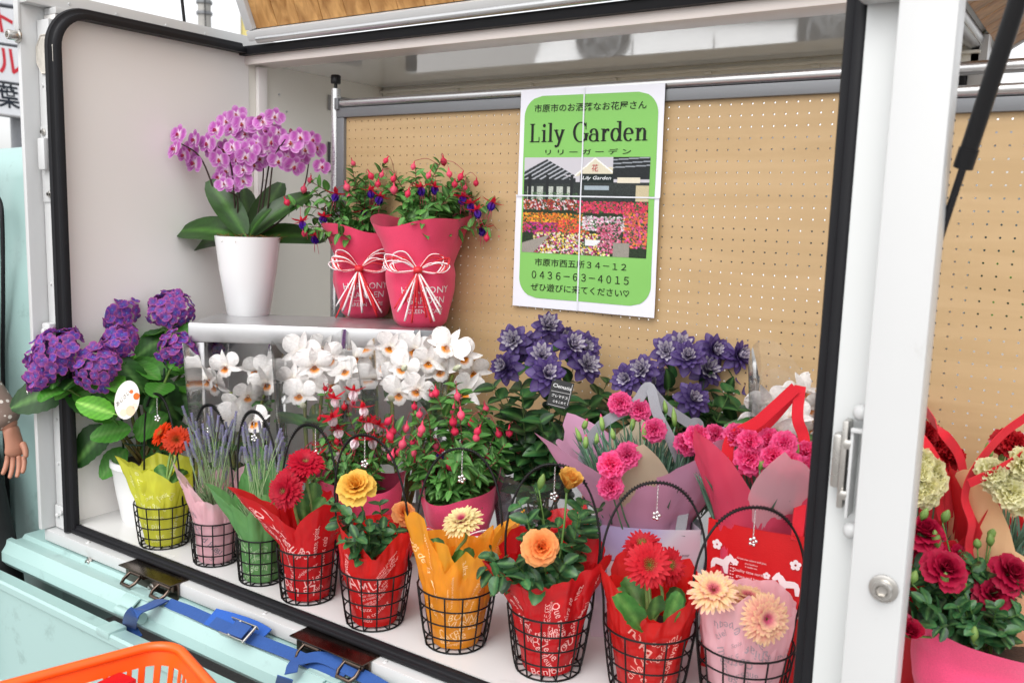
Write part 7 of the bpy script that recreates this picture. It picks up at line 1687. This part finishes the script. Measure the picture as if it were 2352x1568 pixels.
ribbon([rp(655, 1555, 0.672), hit(650, 1580, 1, -0.135), hit(660, 1600, 1, -0.142)], 0.032, (0.92, 0.35, 0.0), 0.002, 6).build('webbing', blue_web, S2, 50)

# ================================================================== ORANGE SHOPPING BASKET
orange_pl = mat('orange_plastic', '#EE5E18', 0.34, var=0.06, vscale=10, bump=0.05, bscale=30)
zc = 0.80
k0 = hit(395, 1470, 2, zc)                               # near rounded corner of the rim
ka = hit(60, 1560, 2, zc); kb = hit(520, 1568, 2, zc)
eL = (ka - k0).normalized(); eS = V((-eL.y, eL.x, 0))
if eS.dot(kb - k0) < 0: eS = -eS
LB, WB, DB = 0.44, 0.31, 0.20
SB = thing('shopping_basket', 'orange plastic shopping basket with slotted sides in the lower left foreground', 'shopping basket', k0 + eL * LB / 2 + eS * WB / 2 - UP * DB)
cb = k0 + eL * LB / 2 + eS * WB / 2
def brim(s, r=0.05, sc=1.0):
    """point on the rounded rim, s in 0..1"""
    o = rounded(LB * sc, WB * sc, r * sc, 8); i = s * len(o); a = o[int(i) % len(o)]; b = o[(int(i) + 1) % len(o)]; f_ = i - int(i)
    return a[0] * (1 - f_) + b[0] * f_, a[1] * (1 - f_) + b[1] * f_
def bp_(x, y, z): return cb + eL * x + eS * y + UP * z
ol = rounded(LB, WB, 0.055, 8)
MB().tube([bp_(x, y, 0) for x, y in ol], 0.0085, 10, closed=True).build('rim', orange_pl, SB, 180)
MB().tube([bp_(x * 1.035, y * 1.05, -0.012) for x, y in ol], 0.0045, 8, closed=True).build('carry_handle', orange_pl, SB, 180)
# slotted wall: vertical bars between an upper and a lower band
NB = 132; ol2 = []
per = [0.0]
dense = []
for i in range(len(ol)):
    a, b = V(ol[i] + (0,)), V(ol[(i + 1) % len(ol)] + (0,)); n_ = max(1, int((b - a).length / 0.004))
    dense += [a.lerp(b, q / n_) for q in range(n_)]
def wallpt(i, t):                                        # t = 0 rim .. 1 bottom
    p = dense[i % len(dense)]; k = 1 - 0.16 * t; return bp_(p.x * k, p.y * k, -DB * t)
def wall_part(i0, i1, t0, t1, mb):
    th = 0.0028
    o = len(mb.v); vs = []
    for i in range(i0, i1 + 1):
        for t in (t0, t1):
            P = wallpt(i, t); nrm = (P - bp_(0, 0, P.z - cb.z)); nrm.z = 0; nrm.normalize()
            vs += [P + nrm * th / 2, P - nrm * th / 2]
    n_ = i1 - i0
    fs = []
    for k in range(n_):
        a = k * 4; b = a + 4
        fs += [(a, b, b + 2, a + 2), (a + 1, a + 3, b + 3, b + 1), (a, a + 1, b + 1, b), (a + 2, b + 2, b + 3, a + 3)]
    fs += [(0, 2, 3, 1), (n_ * 4, n_ * 4 + 1, n_ * 4 + 3, n_ * 4 + 2)]
    mb.add(vs, fs)
ND = len(dense)
mb = MB(); wall_part(0, ND, 0.0, 0.16, mb); wall_part(0, ND, 0.72, 1.0, mb); mb.build('wall_bands', orange_pl, SB, 40)
i = 0; big = 0
mb = MB()
while i < ND - 2:
    p = dense[i]
    long_open = abs(p.x) < LB * 0.22 and abs(abs(p.y) - WB / 2) < 0.01
    if long_open: i += 6; continue
    mb = MB(); wall_part(i, i + 2, 0.16, 0.72, mb); mb.build('bar', orange_pl, SB, 40); i += 5
MB().prism([(x * 0.84, y * 0.84) for x, y in ol], 2, -DB - 0.003, -DB, M=Matrix(((eL.x, eS.x, 0, cb.x), (eL.y, eS.y, 0, cb.y), (0, 0, 1, cb.z), (0, 0, 0, 1)))).build('base', orange_pl, SB)
# red carton inside
rx = hit(268, 1562, 2, zc - 0.03); BXF = frame(UP, eL, 0.35)
cm_ = Matrix.Translation(rx - UP * 0.10) @ BXF
CT = thing('red_carton', 'small red carton with white lettering inside the orange basket', 'carton', rx - UP * 0.17)
MB().box((-0.022, -0.022, -0.07), (0.022, 0.022, 0.10), 0.001, cm_, mi=0).build('box', mat('red_card', '#C41020', 0.4, var=0.05), CT)
mb = MB()
for s, y, z, sz in (('COOK', 0.0, 0.082, 0.013), ('FOIL', 0.0, 0.066, 0.010)):
    vs_, fs_ = text_mesh(s, sz)
    for nx_, ny_ in ((0, -1), (1, 0), (-1, 0), (0, 1)):
        mb.add([((a * -ny_ if ny_ else 0) + nx_ * 0.0226, (a * nx_ if nx_ else 0) + ny_ * 0.0226, b + z) for a, b in vs_], fs_, (0.85, 0.85, 0.85, 1), M=cm_)
mb.build('carton_print', printed, CT, 0)
# stand that carries the basket
SD = thing('basket_stand', 'dark wire stand under the orange shopping basket', 'stand', (cb.x, cb.y, 0.0))
zs = cb.z - DB - 0.0032
MB().tube([V((cb.x, cb.y, 0)) + eL * a + eS * b + UP * (zs - 0.006) for a, b in ((-0.16, -0.11), (0.16, -0.11), (0.16, 0.11), (-0.16, 0.11))], 0.006, 8, closed=True).build('top_frame', wire_black, SD)
for a, b in ((-0.16, -0.11), (0.16, -0.11), (0.16, 0.11), (-0.16, 0.11)):
    MB().tube([V((cb.x, cb.y, 0)) + eL * a + eS * b + UP * (zs - 0.012), V((cb.x, cb.y, 0)) + eL * a * 1.1 + eS * b * 1.1], 0.006, 8).build('leg', wire_black, SD)

# ================================================================== PERSON AT THE LEFT EDGE
px0 = hit(18, 1300, 1, -0.14).x
bx = px0 - 0.25; by = -0.15
PE = thing('person', 'person in black trousers and brown polka dot blouse at the left edge', 'person', (bx, by, 0.0))
skin = mat('skin', '#A8745E', 0.55, var=0.14, vscale=25, bump=0.1, bscale=200)
m, nt, bs = nodes('polka_blouse')
tc = nt.nodes.new('ShaderNodeTexCoord'); vo = nt.nodes.new('ShaderNodeTexVoronoi'); vo.inputs['Scale'].default_value = 52; vo.inputs['Randomness'].default_value = 0.55
nt.links.new(tc.outputs['Object'], vo.inputs['Vector'])
cr = nt.nodes.new('ShaderNodeValToRGB'); cr.color_ramp.interpolation = 'CONSTANT'; cr.color_ramp.elements[0].color = lin('#D8D0C8'); cr.color_ramp.elements[1].position = 0.27; cr.color_ramp.elements[1].color = lin('#7E6A60')
nt.links.new(vo.outputs['Distance'], cr.inputs[0]); nt.links.new(cr.outputs[0], bs.inputs['Base Color']); bs.inputs['Roughness'].default_value = 0.8
polka = m
trouser = mat('black_trousers', (0.012, 0.012, 0.013, 1), 0.85, var=0.3, vscale=20, bump=0.3, bscale=30)
hair_m = mat('dark_hair', (0.02, 0.014, 0.010, 1), 0.45, var=0.3, vscale=40, aniso=(60, 60, 4))
def skin_body(name, pts, edges, m, parent, levels=2, rootv=0):
    """continuous body grown from joints: pts = [(point, radius or (rx, ry))]"""
    me = bpy.data.meshes.new(name); o_ = ORG[parent]
    me.from_pydata([V(p) - o_ for p, r in pts], edges, [])
    ob = bpy.data.objects.new(name, me); COL.objects.link(ob); ob.parent = parent; ORG[ob] = o_
    me.materials.append(m)
    sk = ob.modifiers.new('Skin', 'SKIN'); sk.use_smooth_shade = True
    lay = me.skin_vertices[0] if me.skin_vertices else None
    if lay is None:
        bm = bmesh.new(); bm.from_mesh(me); l_ = bm.verts.layers.skin.verify(); bm.to_mesh(me); bm.free(); lay = me.skin_vertices[0]
    for i, (p, r) in enumerate(pts):
        lay.data[i].radius = r if isinstance(r, tuple) else (r, r); lay.data[i].use_root = (i == rootv)
    sb_ = ob.modifiers.new('Sub', 'SUBSURF'); sb_.levels = levels; sb_.render_levels = levels
    return ob
wr = at_d(30, 985, depth((-0.18, -0.06, 0.95))); wr = hit(32, 990, 1, -0.075)
el = V((bx + 0.045, -0.15, wr.z + 0.20)); shd = V((bx + 0.02, by, 1.33)); shl = V((bx - 0.30, by, 1.33)); cxm = bx - 0.14
hw = (wr - el).normalized()
body = [(V((cxm, by, 0.93)), 0.115), (V((cxm, by, 1.12)), 0.105), (V((cxm, by, 1.28)), 0.115), (V((cxm, by, 1.40)), 0.06), (V((cxm, by + 0.01, 1.47)), 0.045), (V((cxm, by - 0.01, 1.56)), 0.075), (V((cxm, by - 0.005, 1.64)), 0.065),
        (shd - V((0.03, 0, 0)), 0.062), (el, 0.044), (wr, 0.026), (shl, 0.062), (V((cxm - 0.20, by - 0.02, 1.10)), 0.044), (V((cxm - 0.18, by - 0.10, 0.90)), 0.028), (V((cxm - 0.17, by - 0.13, 0.80)), 0.03)]
skin_body('body', body, [(0, 1), (1, 2), (2, 3), (3, 4), (4, 5), (5, 6), (2, 7), (7, 8), (8, 9), (2, 10), (10, 11), (11, 12), (12, 13)], skin, PE)
# blouse over torso and both arms to the wrists
cuff = wr - hw * 0.012
blouse = [(V((cxm, by, 0.88)), 0.145), (V((cxm, by, 1.12)), 0.13), (V((cxm, by, 1.28)), 0.138), (V((cxm, by, 1.38)), 0.075), (shd - V((0.03, 0, 0)), 0.078), (el, 0.060), (cuff - hw * 0.05, 0.050), (cuff, 0.044), (shl, 0.078), (V((cxm - 0.20, by - 0.02, 1.10)), 0.060), (V((cxm - 0.18, by - 0.10, 0.92)), 0.044)]
skin_body('blouse', blouse, [(0, 1), (1, 2), (2, 3), (2, 4), (4, 5), (5, 6), (6, 7), (2, 8), (8, 9), (9, 10)], polka, PE)
trs = [(V((cxm, by, 0.93)), 0.14), (V((cxm + 0.16, by, 0.82)), 0.115), (V((bx + 0.14, by + 0.0, 0.50)), 0.11), (V((bx + 0.15, by + 0.0, 0.08)), 0.11), (V((cxm - 0.10, by, 0.80)), 0.105), (V((cxm - 0.12, by, 0.45)), 0.09), (V((cxm - 0.12, by, 0.08)), 0.085)]
skin_body('trousers', trs, [(0, 1), (1, 2), (2, 3), (0, 4), (4, 5), (5, 6)], trouser, PE)
for sx in (bx + 0.15, cxm - 0.12): MB().box((sx - 0.045, by - 0.19, 0.0), (sx + 0.045, by + 0.09, 0.075), 0.03).build('shoe', black_plastic, PE, 60)
MB().lathe([(0.002, 0.13), (0.05, 0.125), (0.085, 0.08), (0.092, 0.02), (0.085, -0.05), (0.06, -0.11), (0.02, -0.13)], 24, T(cxm, by + 0.025, 1.60)).build('hair', hair_m, PE, 180)
# hand: palm and five separate fingers pointing down
pd = (V((0.10, -0.02, -1))).normalized(); ps = RIGHT.copy(); pn = ps.cross(pd).normalized()
pa = wr + pd * 0.075
palm = [(wr - hw * 0.02, 0.022), (wr + pd * 0.022, (0.026, 0.018)), (wr + pd * 0.048, (0.030, 0.015)), (wr + pd * 0.070, (0.028, 0.012))]
HN_ = skin_body('hand', palm, [(0, 1), (1, 2), (2, 3)], skin, PE, 2, 1)
for k, (off, L_, an) in enumerate(((-0.021, 0.050, -0.12), (-0.007, 0.060, -0.03), (0.008, 0.057, 0.05), (0.021, 0.045, 0.13))):
    b_ = wr + pd * 0.064 + ps * off; dd = (pd + ps * an).normalized(); cr_ = pn * (-0.004)
    skin_body('finger', [(b_, 0.0078), (b_ + dd * L_ * 0.30 + cr_ * 0.5, 0.0070), (b_ + dd * L_ * 0.45 + cr_, 0.0075), (b_ + dd * L_ * 0.60 + cr_ * 2, 0.0066), (b_ + dd * L_ * 0.76 + cr_ * 3, 0.0069), (b_ + dd * L_ + cr_ * 6, 0.0052)], [(0, 1), (1, 2), (2, 3), (3, 4), (4, 5)], skin, HN_, 2)
tb = wr + pd * 0.028 + ps * 0.019
skin_body('thumb', [(tb, 0.010), (tb + (pd * 0.7 + ps * 0.45 - pn * 0.3).normalized() * 0.026, 0.0088), (tb + (pd * 0.85 + ps * 0.36 - pn * 0.35).normalized() * 0.048, 0.0066)], [(0, 1), (1, 2)], skin, HN_, 2)

# ================================================================== SHOP SIGNS, POLE, FAR SIDE OF THE STREET
sign_w = mat('sign_face', (0.80, 0.81, 0.84, 1), 0.3, var=0.03, vscale=2)
sign_f = mat('sign_frame', (0.25, 0.26, 0.28, 1), 0.4)
SGD = 8.5
SG = thing('sign_board', 'white stacked panel signboard with red and dark lettering behind the truck cab', 'sign', (at_d(-60, 140, SGD).x, at_d(-60, 140, SGD).y, 0))
def sgn(px, py): return at_d(px, py, SGD + (px + 60) * 0.004)
for (y0, y1, s, cx, cyy, sz, c_) in ((-62, 9, '', 0, 0, 0, ''), (21, 99, 'ト', 8, 50, 0.30, '#D0303E'), (108, 186, 'ル', 24, 146, 0.30, '#D0303E'), (195, 262, '葉', 20, 226, 0.24, '#1C2430')):
    c4 = [sgn(-260, y0 - 40), sgn(98, y0 + 12), sgn(98, y1 + 14), sgn(-260, y1 - 38)]
    n_ = (c4[1] - c4[0]).cross(c4[3] - c4[0]).normalized()
    if n_.dot(V(CAM_C) - c4[0]) < 0: n_ = -n_
    Pn = MB().add([p + n_ * 0.03 for p in c4] + [p - n_ * 0.06 for p in c4], [(0, 1, 2, 3), (7, 6, 5, 4), (0, 4, 5, 1), (1, 5, 6, 2), (2, 6, 7, 3), (3, 7, 4, 0)]).build('panel', sign_w, SG)
    if s:
        vs_, fs_ = text_mesh(s, sz, 0.004); ex_ = (c4[1] - c4[0]).normalized(); ey_ = n_.cross(ex_)
        P = hit_plane(cx, cyy, c4[0] + n_ * 0.034, n_)
        MB().add([P + ex_ * a + ey_ * b for a, b in vs_], fs_, lin(c_)).build('lettering', printed, Pn, 0)
c4 = [sgn(-270, -120), sgn(102, -70), sgn(102, 285), sgn(-270, 235)]; off = (c4[0] - V(CAM_C)).normalized() * 0.12
MB().add([p + off for p in c4] + [p + off * 2.5 for p in c4], [(0, 1, 2, 3), (7, 6, 5, 4), (0, 4, 5, 1), (1, 5, 6, 2), (2, 6, 7, 3), (3, 7, 4, 0)]).build('frame', sign_f, SG)
for px in (-200, 40):
    p = sgn(px, 260) + off * 1.7; MB().tube([(p.x, p.y, 0), (p.x, p.y, p.z)], 0.05, 10).build('post', sign_f, SG)
pb = at_d(470, 60, 17.0); conc = mat('pole_concrete', (0.36, 0.35, 0.33, 1), 0.9, var=0.2, vscale=6)
PL = thing('utility_pole', 'grey concrete utility pole with cable bands behind the box', 'utility pole', (pb.x, pb.y, 0))
MB().tube([(pb.x, pb.y, 0), (pb.x, pb.y, 9)], [0.15, 0.10], 16).build('shaft', conc, PL)
for z in (pb.z - 0.45, pb.z - 0.1, pb.z + 0.2, pb.z + 0.4): MB().tube([(pb.x, pb.y, z), (pb.x, pb.y, z + 0.05)], 0.15, 16).build('band', alu_dull, PL)
MB().tube(bez([(pb.x + 0.12, pb.y - 0.05, pb.z - 0.9), (pb.x + 0.16, pb.y - 0.1, pb.z - 0.2), (pb.x + 0.12, pb.y - 0.08, pb.z + 0.5)], 8), 0.012, 6).build('cable', black_plastic, PL)
yb = at_d(552, 60, 11.0)
YB = thing('yellow_banner', 'pale yellow vertical banner on a pole behind the box', 'banner', (yb.x, yb.y, 0))
MB().tube([(yb.x, yb.y, 0), (yb.x, yb.y, yb.z + 0.6)], 0.012, 8).build('pole', alu, YB)
MB().grid(lambda u, v: V((yb.x, yb.y, yb.z - 1.2 + 1.75 * v)) + RIGHT * (u - 0.0) * 0.10 + TOCAM * 0.02 * math.sin(v * 6 + u * 3), 4, 12).build('cloth', film_mat('yellow_cloth', '#E8D890', 0.0, 0.5, 0.9), YB, 180)

# white van on the far side, mirrored in the glossy ceiling
def mirror_ground(px, py, z):
    P = hit(px, py, 2, 2.012); r = P - V(CAM_C); r.z = -r.z; t = (2.012 - z) / -r.z; return P + r * t
wA, wB = mirror_ground(1388, 92, 0.33), mirror_ground(1900, 78, 0.33)
vd = V((wB.x - wA.x, wB.y - wA.y, 0)); wbl = vd.length; vd.normalize(); vn = V((vd.y, -vd.x, 0))
if vn.dot(V((0, -1, 0))) < 0: vn = -vn
VN = thing('white_van', 'white parked car beyond the far side of the box, mirrored in its ceiling', 'car', ((wA.x + wB.x) / 2, (wA.y + wB.y) / 2, 0))
vm_ = Matrix((vd, -vn, UP)).transposed().to_4x4(); vm_.translation = V((wA.x, wA.y, 0)) + vn * 0.08
car_w = mat('car_white', (0.86, 0.87, 0.88, 1), 0.2, coat=0.6, var=0.02)
prof_ = [(-0.75, 0.35), (-0.85, 0.6), (-0.78, 0.95), (-0.3, 1.05), (0.25, 1.62), (0.6, 1.75), (wbl + 0.55, 1.78), (wbl + 0.75, 1.1), (wbl + 0.78, 0.4), (wbl + 0.45, 0.22), (-0.5, 0.22)]
MB().prism(prof_, 1, 0.02, 1.6, M=vm_).build('body', car_w, VN, 30)
for (a, b, c_) in ((0.45, 1.25, 0), (1.33, wbl - 0.25, 1), (wbl - 0.15, wbl + 0.55, 2)):
    MB().prism([(a + (0.0 if c_ else -0.35), 1.10), (b, 1.10), (b, 1.62), (a + 0.05, 1.62)], 1, 0.008, 0.03, M=vm_).build('window', dark_glass, VN)
for x in (0.35, 1.29, wbl - 0.2): MB().box((x, 0.012, 0.35), (x + 0.012, 0.03, 1.08), 0, vm_).build('door_seam', rubber, VN)
hub = mat('hub_cover', (0.6, 0.62, 0.64, 1), 0.3, metal=0.6)
for x in (0.0, wbl):
    r = 0.33; wm = vm_ @ T(x, 0.06, r) @ frame((0, -1, 0))
    Wh = MB().lathe([(r * 0.6, -0.1), (r, -0.08), (r, 0.08), (r * 0.9, 0.10), (r * 0.66, 0.10)], 40, wm).build('wheel', rubber, VN)
    mb = MB().lathe([(0.03, 0.10), (0.07, 0.10), (0.08, 0.09)], 20, wm).lathe([(r * 0.58, 0.09), (r * 0.66, 0.105), (r * 0.68, 0.10)], 40, wm, cap=False)
    for k in range(8): mb.box((0.05, -0.022, 0.075), (r * 0.62, 0.022, 0.10), 0.006, wm @ Rz(45 * k))
    mb.build('hub_cap', hub, Wh)
    MB().lathe([(r * 0.1, 0.02), (r * 0.62, 0.03)], 30, wm).build('brake_disc', sign_f, Wh)
# hedge and shop wall further back
hedge_leaf = leaf_mesh('hedge_leaf', 0.09, 0.05, '#2E5A1E', '#5A8A34', seed=3)
hg0 = V((-9.0, 15.0, 0)); HG = thing('clipped_hedge', 'green clipped hedge across the street behind the box', 'hedge', (-1.0, 15.4, 0))
MB().box((-9, 15.1, 0), (9, 15.7, 1.15), 0.1).build('branches', mat('hedge_core', (0.02, 0.03, 0.012, 1), 0.9), HG)
mb = MB()
for k in range(5200):
    p = V((rnd.uniform(-9, 9), 15.05 + rnd.choice((0, 0, 0.1, 0.3)) , rnd.uniform(0.02, 1.25))); s_ = rnd.uniform(0.8, 1.5); fm_ = Matrix.Translation(p) @ frame(rv(1) + V((0, -0.8, 0.4)), rv(1)) @ S(s_)
    mb.add([(0, 0, 0), (0.05, 0.028, 0), (0.1, 0, 0), (0.05, -0.028, 0)], [(0, 1, 2, 3)], mixc(lin('#2C541C'), lin('#7CA83C'), rnd.random()), M=fm_)
mb.build('foliage', leaf_m, HG, 180, kind='stuff')
SW = thing('shop_wall', 'long pale shop building across the street behind the hedge', 'building', (0, 20, 0))
MB().box((-14, 20, 0), (14, 24, 3.4)).build('wall', mat('shop_render', (0.55, 0.54, 0.52, 1), 0.85, var=0.08, vscale=1.5), SW)
for k in range(7): MB().box((-12.5 + 3.7 * k, 19.95, 0.9), (-10.6 + 3.7 * k, 19.999, 2.5), 0.01).build('window', dark_glass, SW)
MB().box((-14.2, 19.7, 3.402), (14.2, 24.2, 3.6)).build('roof', sign_f, SW)
